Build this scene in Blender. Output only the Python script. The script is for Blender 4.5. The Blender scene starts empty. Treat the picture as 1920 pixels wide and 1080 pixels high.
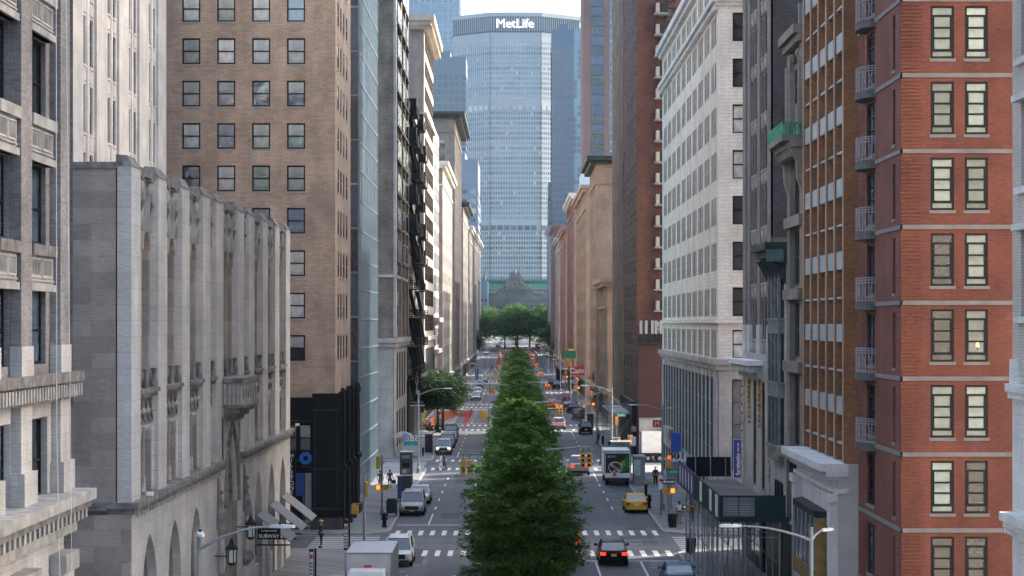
import bpy, bmesh, math, random
from math import radians, pi, sin, cos, tan, sqrt
from mathutils import Vector, Matrix
random.seed(7)
SC = bpy.context.scene
COL = SC.collection
# ---------------- camera, world, sun, exposure ----------------
F = 3900.0; HC = 15.4; VX = 963.0; VY = 606.0
cam_d = bpy.data.cameras.new('camera'); cam = bpy.data.objects.new('camera', cam_d); COL.objects.link(cam)
cam.location = (0, 0, HC); cam.rotation_euler = (pi/2, 0, 0)
cam_d.sensor_width = 36; cam_d.lens = F/1920*36
cam_d.shift_x = -3/1920; cam_d.shift_y = 66/1920
cam_d.clip_start = 1; cam_d.clip_end = 12000
SC.camera = cam
SUN_EL = 33.0; SUN_AZ = 58.0     # azimuth to the right of the viewing direction (+Y)
w = bpy.data.worlds.new('World'); SC.world = w; w.use_nodes = True
nt = w.node_tree
bg = nt.nodes['Background']; sky = nt.nodes.new('ShaderNodeTexSky')
sky.sky_type = 'NISHITA'; sky.sun_disc = False
sky.sun_elevation = radians(SUN_EL); sky.sun_rotation = radians(SUN_AZ)
sky.air_density = 1.0; sky.dust_density = 4.0; sky.ozone_density = .6
nt.links.new(sky.outputs[0], bg.inputs[0]); bg.inputs[1].default_value = 0.15
sd = bpy.data.lights.new('sun', 'SUN'); so = bpy.data.objects.new('sun', sd); COL.objects.link(so)
sd.energy = 2.6; sd.angle = radians(0.5); sd.color = (1, .93, .82)
dv = Vector((sin(radians(SUN_AZ))*cos(radians(SUN_EL)), cos(radians(SUN_AZ))*cos(radians(SUN_EL)), sin(radians(SUN_EL))))
so.rotation_euler = dv.to_track_quat('Z', 'Y').to_euler(); so.location = (60, 100, 120)
vs = SC.view_settings; vs.view_transform = 'Standard'; vs.look = 'None'; vs.gamma = 1; vs.exposure = 2.05
# ---------------- helpers ----------------
def gz(y):
    T = [(-500, 0), (724, 0), (790, 4.0), (870, 6.0), (951, 7.4), (1031, 8.5), (1150, 9.2), (5000, 9.5)]
    for (a, za), (b, zb) in zip(T, T[1:]):
        if y <= b: return za+(zb-za)*max(0, (y-a))/(b-a)
    return 9.5
def PX(px, d): return (px-VX)*d/F
def PZ(py, d): return HC+(VY-py)*d/F
def GD(py): return HC*F/(py-VY)
def tag(o, label=None, cat=None, group=None, kind=None):
    if label: o['label'] = label
    if cat: o['category'] = cat
    if group: o['group'] = group
    if kind: o['kind'] = kind
    return o
def empty(name, loc, rz=0, label=None, cat=None, group=None):
    o = bpy.data.objects.new(name, None); COL.objects.link(o)
    o.location = loc; o.rotation_euler = (0, 0, rz); o.empty_display_size = .5
    return tag(o, label, cat, group)
class MB:
    def __init__(s): s.v = []; s.f = []; s.m = []; s.mats = []
    def mi(s, mat):
        if mat not in s.mats: s.mats.append(mat)
        return s.mats.index(mat)
    def poly(s, pts, mat):
        n = len(s.v); s.v += [tuple(p) for p in pts]; s.f.append(tuple(range(n, n+len(pts)))); s.m.append(s.mi(mat))
    def faces(s, pts, fs, mat):
        n = len(s.v); k = s.mi(mat); s.v += [tuple(p) for p in pts]
        for f in fs: s.f.append(tuple(i+n for i in f)); s.m.append(k)
    def box(s, x0, x1, y0, y1, z0, z1, mat, cap=True):
        if x0 > x1: x0, x1 = x1, x0
        if y0 > y1: y0, y1 = y1, y0
        P = [(x0,y0,z0),(x1,y0,z0),(x1,y1,z0),(x0,y1,z0),(x0,y0,z1),(x1,y0,z1),(x1,y1,z1),(x0,y1,z1)]
        s.faces(P, [(3,2,1,0),(4,5,6,7),(0,1,5,4),(1,2,6,5),(2,3,7,6),(3,0,4,7)], mat)
    def hexa(s, P, mat):
        s.faces(P, [(3,2,1,0),(4,5,6,7),(0,1,5,4),(1,2,6,5),(2,3,7,6),(3,0,4,7)], mat)
    def bar(s, a, b, t, mat, t2=None):      # square bar between two points
        a = Vector(a); b = Vector(b); d = (b-a)
        if d.length < 1e-6: return
        d.normalize(); up = Vector((0,0,1)) if abs(d.z) < .9 else Vector((0,1,0))
        r = d.cross(up).normalized(); u = r.cross(d); t2 = t2 or t
        P = [p+r*sx*t/2+u*sy*t2/2 for p in (a, b) for sx, sy in ((-1,-1),(1,-1),(1,1),(-1,1))]
        s.faces(P, [(0,3,2,1),(4,5,6,7),(0,1,5,4),(1,2,6,5),(2,3,7,6),(3,0,4,7)], mat)
    def tube(s, pts, rad, mat, n=8, cap=True):
        pts = [Vector(p) for p in pts]; R = rad if isinstance(rad, (list, tuple)) else [rad]*len(pts)
        k = len(s.v); m = s.mi(mat)
        for i, p in enumerate(pts):
            d = (pts[min(i+1, len(pts)-1)]-pts[max(i-1, 0)]).normalized()
            up = Vector((0,0,1)) if abs(d.z) < .95 else Vector((0,1,0))
            r = d.cross(up).normalized(); u = r.cross(d)
            for j in range(n):
                a = 2*pi*j/n; s.v.append(tuple(p+(r*cos(a)+u*sin(a))*R[i]))
        for i in range(len(pts)-1):
            for j in range(n):
                s.f.append((k+i*n+j, k+i*n+(j+1)%n, k+(i+1)*n+(j+1)%n, k+(i+1)*n+j)); s.m.append(m)
        if cap:
            s.f.append(tuple(k+j for j in range(n))[::-1]); s.m.append(m)
            e = k+(len(pts)-1)*n; s.f.append(tuple(e+j for j in range(n))); s.m.append(m)
    def prism(s, poly, axis, a0, a1, mat):   # poly of 2-D pts, extruded along axis
        def P(q, a):
            return (a, q[0], q[1]) if axis == 'x' else ((q[0], a, q[1]) if axis == 'y' else (q[0], q[1], a))
        n = len(poly); pts = [P(q, a0) for q in poly]+[P(q, a1) for q in poly]
        fs = [tuple(range(n))[::-1], tuple(range(n, 2*n))]+[(i, (i+1)%n, n+(i+1)%n, n+i) for i in range(n)]
        s.faces(pts, fs, mat)
    def loft(s, secs, mat, close=True):
        n = len(secs[0]); pts = [p for q in secs for p in q]; fs = []
        for i in range(len(secs)-1):
            for j in range(n): fs.append((i*n+j, i*n+(j+1)%n, (i+1)*n+(j+1)%n, (i+1)*n+j))
        if close: fs.append(tuple(range(n))[::-1]); fs.append(tuple((len(secs)-1)*n+j for j in range(n)))
        s.faces(pts, fs, mat)
    def ball(s, c, r, mat, n=10, m=7, sc=(1,1,1)):
        secs = []
        for i in range(m+1):
            t = pi*i/m; secs.append([(c[0]+r*sc[0]*max(sin(t), .02)*cos(2*pi*j/n), c[1]+r*sc[1]*max(sin(t), .02)*sin(2*pi*j/n), c[2]-r*sc[2]*cos(t)) for j in range(n)])
        s.loft(secs, mat)
    def build(s, name, parent=None, local=False, smooth=False, bevel=0, norm=False):
        if not s.f: return None
        me = bpy.data.meshes.new(name)
        off = Vector((0,0,0))
        if parent and not local:
            q = parent
            while q: off += q.location; q = q.parent
        me.from_pydata([(a-off.x, b-off.y, c-off.z) for a, b, c in s.v], [], s.f)
        for m in s.mats: me.materials.append(m)
        me.polygons.foreach_set('material_index', s.m)
        if smooth: me.polygons.foreach_set('use_smooth', [True]*len(s.f))
        if norm:
            bm = bmesh.new(); bm.from_mesh(me); bmesh.ops.recalc_face_normals(bm, faces=bm.faces); bm.to_mesh(me); bm.free()
        me.update()
        o = bpy.data.objects.new(name, me); COL.objects.link(o)
        if parent: o.parent = parent
        if bevel:
            b = o.modifiers.new('bevel', 'BEVEL'); b.width = bevel; b.segments = 2; b.limit_method = 'ANGLE'
        return o
def copy_tree(o, parent=None):
    c = o.copy(); COL.objects.link(c)
    if parent: c.parent = parent
    for ch in list(o.children): copy_tree(ch, c)
    return c
def struct(mb, name): return tag(mb.build(name, norm=False), kind='structure')
# ---------------- materials ----------------
def newmat(name):
    m = bpy.data.materials.new(name); m.use_nodes = True
    return m, m.node_tree, m.node_tree.nodes['Principled BSDF']
def N(t, k): return t.nodes.new('ShaderNode'+k)
def coords(t, wall=False, scale=1):
    tc = N(t, 'TexCoord')
    if not wall: return tc.outputs['Object']
    sp = N(t, 'SeparateXYZ'); t.links.new(tc.outputs['Object'], sp.inputs[0])
    ad = N(t, 'Math'); t.links.new(sp.outputs[0], ad.inputs[0]); t.links.new(sp.outputs[1], ad.inputs[1])
    cb = N(t, 'CombineXYZ'); t.links.new(ad.outputs[0], cb.inputs[0]); t.links.new(sp.outputs[2], cb.inputs[1])
    return cb.outputs[0]
def mixc(t, fac, a, b, blend='MIX'):
    m = N(t, 'Mix'); m.data_type = 'RGBA'; m.blend_type = blend
    for i, v in ((0, fac), (6, a), (7, b)):
        if hasattr(v, 'node'): t.links.new(v, m.inputs[i])
        else: m.inputs[i].default_value = v if i == 0 else (*v, 1)[:4]
    return m.outputs[2]
def ramp(t, src, lo, hi, a=0, b=1):
    m = N(t, 'MapRange'); t.links.new(src, m.inputs[0]); m.inputs[1].default_value = lo; m.inputs[2].default_value = hi
    m.inputs[3].default_value = a; m.inputs[4].default_value = b; return m.outputs[0]
def noise(t, vec, scale, detail=4, stretch=None):
    n = N(t, 'TexNoise'); n.inputs['Scale'].default_value = scale; n.inputs['Detail'].default_value = detail
    if stretch:
        mp = N(t, 'Mapping'); mp.inputs['Scale'].default_value = stretch; t.links.new(vec, mp.inputs[0]); vec = mp.outputs[0]
    t.links.new(vec, n.inputs['Vector']); return n.outputs[0]
_c = {}
def plain(name, c, rough=.6, metal=0, var=.25, scale=2.0, emit=None, es=1.0, ior=None):
    if name in _c: return _c[name]
    m, t, b = newmat(name); _c[name] = m
    b.inputs['Roughness'].default_value = rough; b.inputs['Metallic'].default_value = metal
    if ior: b.inputs['IOR'].default_value = ior
    if max(c) < .05 and not emit: b.inputs['Specular IOR Level'].default_value = .18
    if var:
        v = coords(t); n = noise(t, v, scale, 5)
        lo = tuple(x*(1-var) for x in c); hi = tuple(min(1, x*(1+var)) for x in c)
        t.links.new(mixc(t, ramp(t, n, .3, .7), lo, hi), b.inputs['Base Color'])
    else: b.inputs['Base Color'].default_value = (*c, 1)
    if emit:
        b.inputs['Emission Color'].default_value = (*emit, 1); b.inputs['Emission Strength'].default_value = es
    return m
def blocks(name, c1, c2, mortar, bw, bh, ms=.01, dirt=.3, rough=.85, streak=(.6, .12), bump=.3, dscale=.35):
    if name in _c: return _c[name]
    m, t, b = newmat(name); _c[name] = m
    v = coords(t, True)
    br = N(t, 'TexBrick'); t.links.new(v, br.inputs['Vector'])
    br.inputs['Scale'].default_value = 1; br.inputs['Brick Width'].default_value = bw; br.inputs['Row Height'].default_value = bh
    br.inputs['Mortar Size'].default_value = ms; br.inputs['Bias'].default_value = 0
    br.inputs['Color1'].default_value = (*c1, 1); br.inputs['Color2'].default_value = (*c2, 1); br.inputs['Mortar'].default_value = (*mortar, 1)
    n = noise(t, v, dscale, 8); n2 = noise(t, v, 1.0, 5, (streak[0]*2, streak[1]*2, 1)); n3 = noise(t, v, 3.0, 3, (1, 9, 1))
    f1 = ramp(t, n, .32, .68, 1-dirt*1.1, 1.15); f2 = ramp(t, n2, .3, .7, 1-dirt*.7, 1.08); f3 = ramp(t, n3, .3, .7, .8, 1.16)
    mu = N(t, 'Math'); mu.operation = 'MULTIPLY'; t.links.new(f1, mu.inputs[0]); t.links.new(f2, mu.inputs[1])
    mu2 = N(t, 'Math'); mu2.operation = 'MULTIPLY'; t.links.new(mu.outputs[0], mu2.inputs[0]); t.links.new(f3, mu2.inputs[1])
    sc = N(t, 'VectorMath'); sc.operation = 'SCALE'; t.links.new(br.outputs['Color'], sc.inputs[0]); t.links.new(mu2.outputs[0], sc.inputs['Scale'])
    t.links.new(sc.outputs[0], b.inputs['Base Color']); b.inputs['Roughness'].default_value = rough
    if bump:
        bp = N(t, 'Bump'); bp.inputs['Strength'].default_value = bump; bp.inputs['Distance'].default_value = .01
        t.links.new(br.outputs['Fac'], bp.inputs['Height']); bp.invert = True
        t.links.new(bp.outputs[0], b.inputs['Normal'])
    return m
def glass(name, c, rough=.06, ior=2.0, metal=0, wav=.06, wscale=.9, blind=None):
    if name in _c: return _c[name]
    m, t, b = newmat(name); _c[name] = m
    v = coords(t)
    b.inputs['Roughness'].default_value = rough; b.inputs['IOR'].default_value = ior; b.inputs['Metallic'].default_value = metal
    oi = N(t, 'ObjectInfo')
    f = ramp(t, oi.outputs['Random'], 0, 1, .55, 1.5)
    n = noise(t, v, 1.3, 2); f2 = ramp(t, n, .3, .7, .7, 1.3)
    mu = N(t, 'Math'); mu.operation = 'MULTIPLY'; t.links.new(f, mu.inputs[0]); t.links.new(f2, mu.inputs[1])
    sc = N(t, 'VectorMath'); sc.operation = 'SCALE'; sc.inputs[0].default_value = c; t.links.new(mu.outputs[0], sc.inputs['Scale'])
    t.links.new(sc.outputs[0], b.inputs['Base Color'])
    ad = N(t, 'VectorMath'); t.links.new(v, ad.inputs[0])
    cb = N(t, 'CombineXYZ'); mm = N(t, 'Math'); mm.operation = 'MULTIPLY'; mm.inputs[1].default_value = 40; t.links.new(oi.outputs['Random'], mm.inputs[0]); t.links.new(mm.outputs[0], cb.inputs[0]); t.links.new(cb.outputs[0], ad.inputs[1])
    bn = noise(t, ad.outputs[0], wscale, 1)
    bp = N(t, 'Bump'); bp.inputs['Strength'].default_value = wav; bp.inputs['Distance'].default_value = 1.0
    t.links.new(bn, bp.inputs['Height']); t.links.new(bp.outputs[0], b.inputs['Normal'])
    return m
def leafmat(name, c1, c2, scale=.6):
    m, t, b = newmat(name)
    v = coords(t); n = noise(t, v, scale, 3); n2 = noise(t, v, 6, 2)
    oi = N(t, 'ObjectInfo')
    c = mixc(t, ramp(t, n, .35, .65), c1, c2)
    c = mixc(t, ramp(t, n2, .3, .7, 0, .6), c, tuple(x*1.7 for x in c2))
    hs = N(t, 'HueSaturation'); t.links.new(c, hs.inputs['Color']); t.links.new(ramp(t, oi.outputs['Random'], 0, 1, .85, 1.2), hs.inputs['Value'])
    t.links.new(hs.outputs[0], b.inputs['Base Color']); b.inputs['Roughness'].default_value = .65
    b.inputs['Specular IOR Level'].default_value = .25
    tr = N(t, 'BsdfTranslucent'); t.links.new(hs.outputs[0], tr.inputs[0]); mx = N(t, 'MixShader'); mx.inputs[0].default_value = .3
    t.links.new(b.outputs[0], mx.inputs[1]); t.links.new(tr.outputs[0], mx.inputs[2])
    t.links.new(mx.outputs[0], t.nodes['Material Output'].inputs[0]); return m
def asphalt(name, c, c2):
    m, t, b = newmat(name); v = coords(t)
    n = noise(t, v, .12, 6); n2 = noise(t, v, 8, 4); n3 = noise(t, v, .5, 5, (1.8, .05, 1)); n4 = noise(t, v, .35, 3)
    c = mixc(t, ramp(t, n, .35, .65), c, c2)
    c = mixc(t, ramp(t, n3, .45, .7, 0, .55), c, tuple(x*.62 for x in c2))
    c = mixc(t, ramp(t, n4, .58, .64, 0, .4), c, tuple(x*1.35 for x in c2))
    c = mixc(t, ramp(t, n2, .2, .8, 0, .35), c, (.03, .03, .032))
    vo = N(t, 'TexVoronoi'); vo.feature = 'DISTANCE_TO_EDGE'; vo.inputs['Scale'].default_value = .22
    ds = N(t, 'VectorMath'); t.links.new(v, ds.inputs[0]); nn = N(t, 'TexNoise'); nn.inputs['Scale'].default_value = .7; t.links.new(v, nn.inputs['Vector']); t.links.new(nn.outputs['Color'], ds.inputs[1]); t.links.new(ds.outputs[0], vo.inputs['Vector'])
    c = mixc(t, ramp(t, vo.outputs['Distance'], 0, .012, .7, 0), c, (.02, .02, .02))
    t.links.new(c, b.inputs['Base Color']); b.inputs['Roughness'].default_value = .75; return m
M = dict(
 asphalt=asphalt('asphalt', (.105, .115, .135), (.072, .08, .095)),
 paint=plain('road_paint', (.62, .63, .62), .7, var=.25, scale=3),
 kerb=plain('kerb_stone', (.32, .32, .31), .8, var=.25),
 side=blocks('sidewalk_concrete', (.25, .26, .27), (.20, .21, .22), (.11, .11, .11), 1.5, 1.5, .025, .3),
 black=plain('black_paint', (.008, .009, .012), .45, var=.2), dark=plain('dark_metal', (.03, .032, .035), .5),
 iron=plain('iron', (.02, .023, .026), .5), steel=plain('galvanised_steel', (.30, .32, .34), .45, .6, .15),
 lampgrey=plain('lamp_grey', (.26, .29, .31), .5, .3, .1), white=plain('white_paint', (.78, .78, .77), .5, var=.08),
 yellow=plain('signal_yellow', (.62, .33, .04), .5, var=.15), orange=plain('orange_plastic', (.75, .12, .03), .55, var=.15),
 red=plain('sign_red', (.55, .03, .03), .5, var=.1), rubber=plain('tyre_rubber', (.015, .015, .016), .8, var=0),
 green_sign=plain('green_sign', (.02, .28, .16), .5, var=.1), blue=plain('sign_blue', (.02, .07, .28), .45, var=.1),
 redlamp=plain('red_signal_light', (.8, .1, .05), .4, var=0, emit=(1, .08, .03), es=.55),
 tail=plain('tail_light_on', (.6, .02, .01), .3, var=0, emit=(1, .05, .02), es=.4),
 tailoff=plain('tail_light', (.25, .01, .01), .3, var=0), hand=plain('walk_signal_light', (.9, .3, .05), .4, var=0, emit=(1, .25, .03), es=.5),
 headl=plain('head_light', (.8, .8, .78), .15, var=0), greenlamp=plain('green_signal_light', (.1, .8, .5), .4, var=0, emit=(.1, 1, .6), es=.4),
 plate=plain('number_plate', (.75, .48, .08), .5, var=.05), platew=plain('number_plate_white', (.7, .7, .7), .5, var=.05),
 chrome=plain('bright_metal', (.6, .6, .6), .2, .9, 0), carglass=glass('car_glass', (.03, .04, .05), .04, 2.0, wav=0),
 trunk=plain('bark', (.06, .045, .035), .9, var=.35, scale=6), soil=plain('median_soil', (.05, .04, .028), .95, var=.3),
 g_dark=glass('window_glass_dark', (.018, .024, .03), .05, 1.8), g_blue=glass('window_glass_blue', (.10, .14, .19), .07, 2.4),
 g_pale=glass('window_glass_blinds', (.50, .50, .46), .15, 1.6, wav=.03), g_taupe=glass('window_glass_taupe', (.20, .185, .165), .12, 1.7, wav=.03), g_green=glass('window_glass_green', (.27, .34, .30), .08, 1.8), g_mint=glass('window_blind_mint', (.33, .38, .33), .12, 1.6, wav=.03),
 g_lit=plain('warm_lamp', (1, .6, .2), .5, var=0, emit=(1, .55, .15), es=.8),
 f_black=plain('window_frame_black', (.012, .014, .016), .4, var=0), f_grey=plain('window_frame_grey', (.10, .11, .115), .5, var=0),
 f_white=plain('window_frame_white', (.55, .55, .53), .5, var=0), f_bronze=plain('window_frame_bronze', (.05, .035, .025), .45, var=0),
 conc=plain('concrete', (.30, .29, .275), .85, var=.2, scale=1.2), roof=plain('roof_felt', (.16, .16, .165), .9, var=.3, scale=.3),
 copper=plain('green_copper', (.08, .13, .11), .7, var=.4, scale=1.5), dkcopper=plain('dark_copper', (.032, .041, .037), .6, var=.5, scale=1.5),
)
# ---------------- windows ----------------
_wm = {}
def win_meshes(style, w, h, fr, pane, dep, sillm):
    key = (style, round(w, 2), round(h, 2), fr.name, pane.name, round(dep, 2), sillm.name if sillm else None)
    if key in _wm: return _wm[key]
    a = MB(); p = MB(); s = MB(); t = .11 if 1.15 < w < 2.2 else (.085 if w < 2.2 else .09)
    x0, x1 = -w/2, w/2
    if style in ('curtain', 'spandrel'): t = .03
    a.box(x0, x0+t, 0, .09, 0, h, fr); a.box(x1-t, x1, 0, .09, 0, h, fr)
    a.box(x0+t, x1-t, 0, .09, 0, t, fr); a.box(x0+t, x1-t, 0, .09, h-t, h, fr)
    if style in ('sash', 'sashb'):
        tp = M['g_pale'] if style == 'sashb' else pane
        a.box(x0+t, x1-t, .01, .1, h*.5-.045, h*.5+.045, fr)
        p.poly([(x0+t, .07, t), (x1-t, .07, t), (x1-t, .07, h*.5), (x0+t, .07, h*.5)], pane)
        p.poly([(x0+t, .045, h*.5), (x1-t, .045, h*.5), (x1-t, .045, h-t), (x0+t, .045, h-t)], tp)
    elif style == 'pair':
        a.box(-.06, .06, -.02, .1, t, h-t, fr); a.box(x0+t, x1-t, .01, .095, h*.45-.03, h*.45+.03, fr)
        for q in ((x0+t, -.06), (.06, x1-t)): p.poly([(q[0], .06, t), (q[1], .06, t), (q[1], .06, h-t), (q[0], .06, h-t)], pane)
    elif style == 'loft':       # wide opening in three lights with a transom
        for q in (-w/6, w/6): a.box(q-.05, q+.05, -.02, .1, t, h-t, fr)
        a.box(x0+t, x1-t, .01, .095, h*.5-.04, h*.5+.04, fr)
        p.poly([(x0+t, .06, t), (x1-t, .06, t), (x1-t, .06, h-t), (x0+t, .06, h-t)], pane)
    elif style in ('five', 'fiveb'):       # tall unit: pale transom, black box with three lights, pale foot
        gp = pane
        a.box(x0+t, x1-t, -.005, .1, h*.79, h*.83, fr); a.box(x0+t, x1-t, -.01, .1, h*.13, h*.18, fr)
        a.box(x0+t, x0+t+.07, -.005, .1, h*.18, h*.79, fr); a.box(x1-t-.07, x1-t, -.005, .1, h*.18, h*.79, fr)
        for q in (.385, .585): a.box(x0+t+.07, x1-t-.07, .0, .095, h*q-.036, h*q+.036, fr)
        hb_ = h*.72 if style == 'fiveb' else t+.01
        p.poly([(x0+t, .05, hb_), (x1-t, .05, hb_), (x1-t, .05, h-t), (x0+t, .05, h-t)], gp)
        p.poly([(x0+t, .052, t), (x1-t, .052, t), (x1-t, .052, hb_), (x0+t, .052, hb_)], M['g_dark'] if style == 'fiveb' else gp)
    elif style == 'grid':
        for k in range(1, 4): a.box(x0+t, x1-t, .01, .09, h*k/4-.025, h*k/4+.025, fr)
        a.box(-.03, .03, .012, .088, t, h-t, fr)
        p.poly([(x0+t, .06, t), (x1-t, .06, t), (x1-t, .06, h-t), (x0+t, .06, h-t)], pane)
    else:
        p.poly([(x0+t, .06, t), (x1-t, .06, t), (x1-t, .06, h-t), (x0+t, .06, h-t)], pane)
    if sillm: s.box(x0-.06, x1+.06, -dep-.04, 0, -.13, -.004, sillm)
    def mk(mb, nm):
        if not mb.f: return None
        me = bpy.data.meshes.new(nm); me.from_pydata(mb.v, [], mb.f)
        for m in mb.mats: me.materials.append(m)
        me.polygons.foreach_set('material_index', mb.m); me.update(); return me
    allm = MB()
    for q in (a, p, s):
        off = len(allm.v); allm.v += q.v
        for f, mi in zip(q.f, q.m): allm.f.append(tuple(i+off for i in f)); allm.m.append(allm.mi(q.mats[mi]))
    _wm[key] = (mk(a, 'window'), mk(p, 'pane'), mk(s, 'sill'), mk(allm, 'window'), allm)
    return _wm[key]
def split_build(mb, name, root):
    # one object for each cluster of touching shapes
    n = len(mb.v); par = list(range(n))
    def find(i):
        while par[i] != i: par[i] = par[par[i]]; i = par[i]
        return i
    for f in mb.f:
        r = find(f[0])
        for i in f[1:]:
            q = find(i)
            if q != r: par[q] = r
    comp = {}
    for i in range(n): comp.setdefault(find(i), []).append(i)
    keys = list(comp); bb = []
    for k in keys:
        P = [mb.v[i] for i in comp[k]]; bb.append([min(p[0] for p in P), max(p[0] for p in P), min(p[1] for p in P), max(p[1] for p in P), min(p[2] for p in P), max(p[2] for p in P)])
    m = len(keys); cp = list(range(m))
    def fc(i):
        while cp[i] != i: cp[i] = cp[cp[i]]; i = cp[i]
        return i
    order = sorted(range(m), key=lambda i: bb[i][2]); e = .02; act = []
    for i in order:
        A = bb[i]; act = [j for j in act if bb[j][3] >= A[2]-e]
        for j in act:
            B = bb[j]
            if A[4] <= B[5]+e and B[4] <= A[5]+e and A[0] <= B[1]+e and B[0] <= A[1]+e:
                x, y = fc(i), fc(j)
                if x != y: cp[x] = y
        act.append(i)
    g = {}
    idx = {k: fc(i) for i, k in enumerate(keys)}
    for fi, f in enumerate(mb.f): g.setdefault(idx[find(f[0])], []).append(fi)
    gs = sorted(g.values(), key=len, reverse=True)
    def sub(fis):
        q = MB(); q.mats = mb.mats; mp = {}
        for fi in fis:
            f = []
            for i in mb.f[fi]:
                if i not in mp: mp[i] = len(q.v); q.v.append(mb.v[i])
                f.append(mp[i])
            q.f.append(tuple(f)); q.m.append(mb.m[fi])
        return q
    if len(gs) == 1: mb.build(name, root); return
    for fis in gs[:100]: sub(fis).build(name, root)
    if len(gs) > 100:
        rest = [fi for fis in gs[100:] for fi in fis]; tag(sub(rest).build(name, root), kind='stuff')
class Bld:
    def __init__(s, name, label, x, y, cat='building', group=None, z=None):
        s.root = empty(name, (x, y, gz(y) if z is None else z), 0, label, cat, group); s.parts = {}; s.wins = []; s.bev = {}
    def mb(s, part):
        if part not in s.parts: s.parts[part] = MB()
        return s.parts[part]
    def face(s, O, U, NN, W, z0, z1, mat, cols=(), rows=(), dep=.22, part='wall', style='sash', fr=None, panes=None, sill=None, win=True, rmat=None):
        mb = s.mb(part); O = Vector((O[0], O[1], 0)); U = Vector((U[0], U[1], 0)); NN = Vector((NN[0], NN[1], 0))
        def P(u, z, d=0): p = O+U*u-NN*d; return (p.x, p.y, z)
        rmat = rmat or mat
        zs = z0; rows = sorted(rows); cols = sorted(cols)
        if not cols: rows = []
        for r0, r1 in rows:
            if r0 > zs+1e-4: mb.poly([P(0, zs), P(W, zs), P(W, r0), P(0, r0)], mat)
            us = 0
            for c0, c1 in cols:
                if c0 > us+1e-4: mb.poly([P(us, r0), P(c0, r0), P(c0, r1), P(us, r1)], mat)
                mb.poly([P(c0, r0), P(c0, r0, dep), P(c0, r1, dep), P(c0, r1)], rmat)
                mb.poly([P(c1, r0, dep), P(c1, r0), P(c1, r1), P(c1, r1, dep)], rmat)
                mb.poly([P(c0, r0), P(c1, r0), P(c1, r0, dep), P(c0, r0, dep)], rmat)
                mb.poly([P(c0, r1, dep), P(c1, r1, dep), P(c1, r1), P(c0, r1)], rmat)
                if win:
                    c = O+U*((c0+c1)/2)-NN*(dep-.1)
                    s.wins.append((Vector((c.x, c.y, r0)), math.atan2(U.y, U.x), c1-c0, r1-r0, (style+'b' if (style == 'sash' and random.random() < .35) or (style == 'five' and random.random() < .14) else style), fr or M['f_black'], random.choice(panes or [M['g_dark']]), dep-.1, sill, NN.copy()))
                us = c1
            if us < W-1e-4: mb.poly([P(us, r0), P(W, r0), P(W, r1), P(us, r1)], mat)
            zs = r1
        if zs < z1-1e-4: mb.poly([P(0, zs), P(W, zs), P(W, z1), P(0, z1)], mat)
    def S(s, Y, x0, x1, z0, z1, mat, cols=(), rows=(), **k): s.face((x0, Y), (1, 0), (0, -1), x1-x0, z0, z1, mat, [(a-x0, b-x0) for a, b in cols], rows, **k)
    def E(s, X, y0, y1, z0, z1, mat, cols=(), rows=(), **k):
        if y0 > 150: k['dep'] = min(k.get('dep', .2), .1 if y0 < 300 else .05)
        s.face((X, y0), (0, 1), (1, 0), y1-y0, z0, z1, mat, [(a-y0, b-y0) for a, b in cols], rows, **k)
    def W(s, X, y0, y1, z0, z1, mat, cols=(), rows=(), **k):
        if y0 > 90: k['dep'] = min(k.get('dep', .2), .1 if y0 < 300 else .05)
        s.face((X, y1), (0, -1), (-1, 0), y1-y0, z0, z1, mat, [(y1-b, y1-a) for a, b in cols], rows, **k)
    def shell(s, x0, x1, y0, y1, z0, z1, mat, skip='', roofmat=None):   # plain sides + roof
        mb = s.mb('wall')
        if 'S' not in skip: mb.poly([(x0,y0,z0),(x1,y0,z0),(x1,y0,z1),(x0,y0,z1)], mat)
        if 'N' not in skip: mb.poly([(x1,y1,z0),(x0,y1,z0),(x0,y1,z1),(x1,y1,z1)], mat)
        if 'W' not in skip: mb.poly([(x0,y1,z0),(x0,y0,z0),(x0,y0,z1),(x0,y1,z1)], mat)
        if 'E' not in skip: mb.poly([(x1,y0,z0),(x1,y1,z0),(x1,y1,z1),(x1,y0,z1)], mat)
        s.mb('roof').box(x0+.02, x1-.02, y0+.02, y1-.02, z1-.12, z1-.04, roofmat or M['roof'])
    def ledgeE(s, X, y0, y1, z0, z1, out, mat, part='cornice', south=None, back=.3):
        s.mb(part).box(X-back, X+out, y0-(out if south is not None else 0), y1, z0, z1, mat)
        if south is not None: s.mb(part).box(south, X-back, y0-out, y0+.1, z0, z1, mat)
    def ledgeW(s, X, y0, y1, z0, z1, out, mat, part='cornice', south=None, back=.3):
        s.mb(part).box(X-out, X+back, y0-(out if south is not None else 0), y1, z0, z1, mat)
        if south is not None: s.mb(part).box(X+back, south, y0-out, y0+.1, z0, z1, mat)
    def finish(s, near=True, limit=100):
        for k, mb in s.parts.items():
            if k in ('wall', 'roof', 'south_wall', 'base_wall', 'panel', 'entablature', 'attic', 'shopfront', 'washing_line'): mb.build(k, s.root)
            else: split_build(mb, k, s.root)
        def score(wi):
            c = wi[0]; d = max(c.y, 1); px = VX+c.x*F/d; py = VY-(c.z+wi[3]/2-HC)*F/d
            v = (Vector((0, 0, HC))-c).normalized(); cs = max(0, v.dot(wi[9]))
            inn = (-15 < px < 1935) and (-30 < py < 1100)
            return (inn, wi[2]*wi[3]*cs/d/d)
        ws = sorted(s.wins, key=score, reverse=True)
        rl = s.root.location
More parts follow.
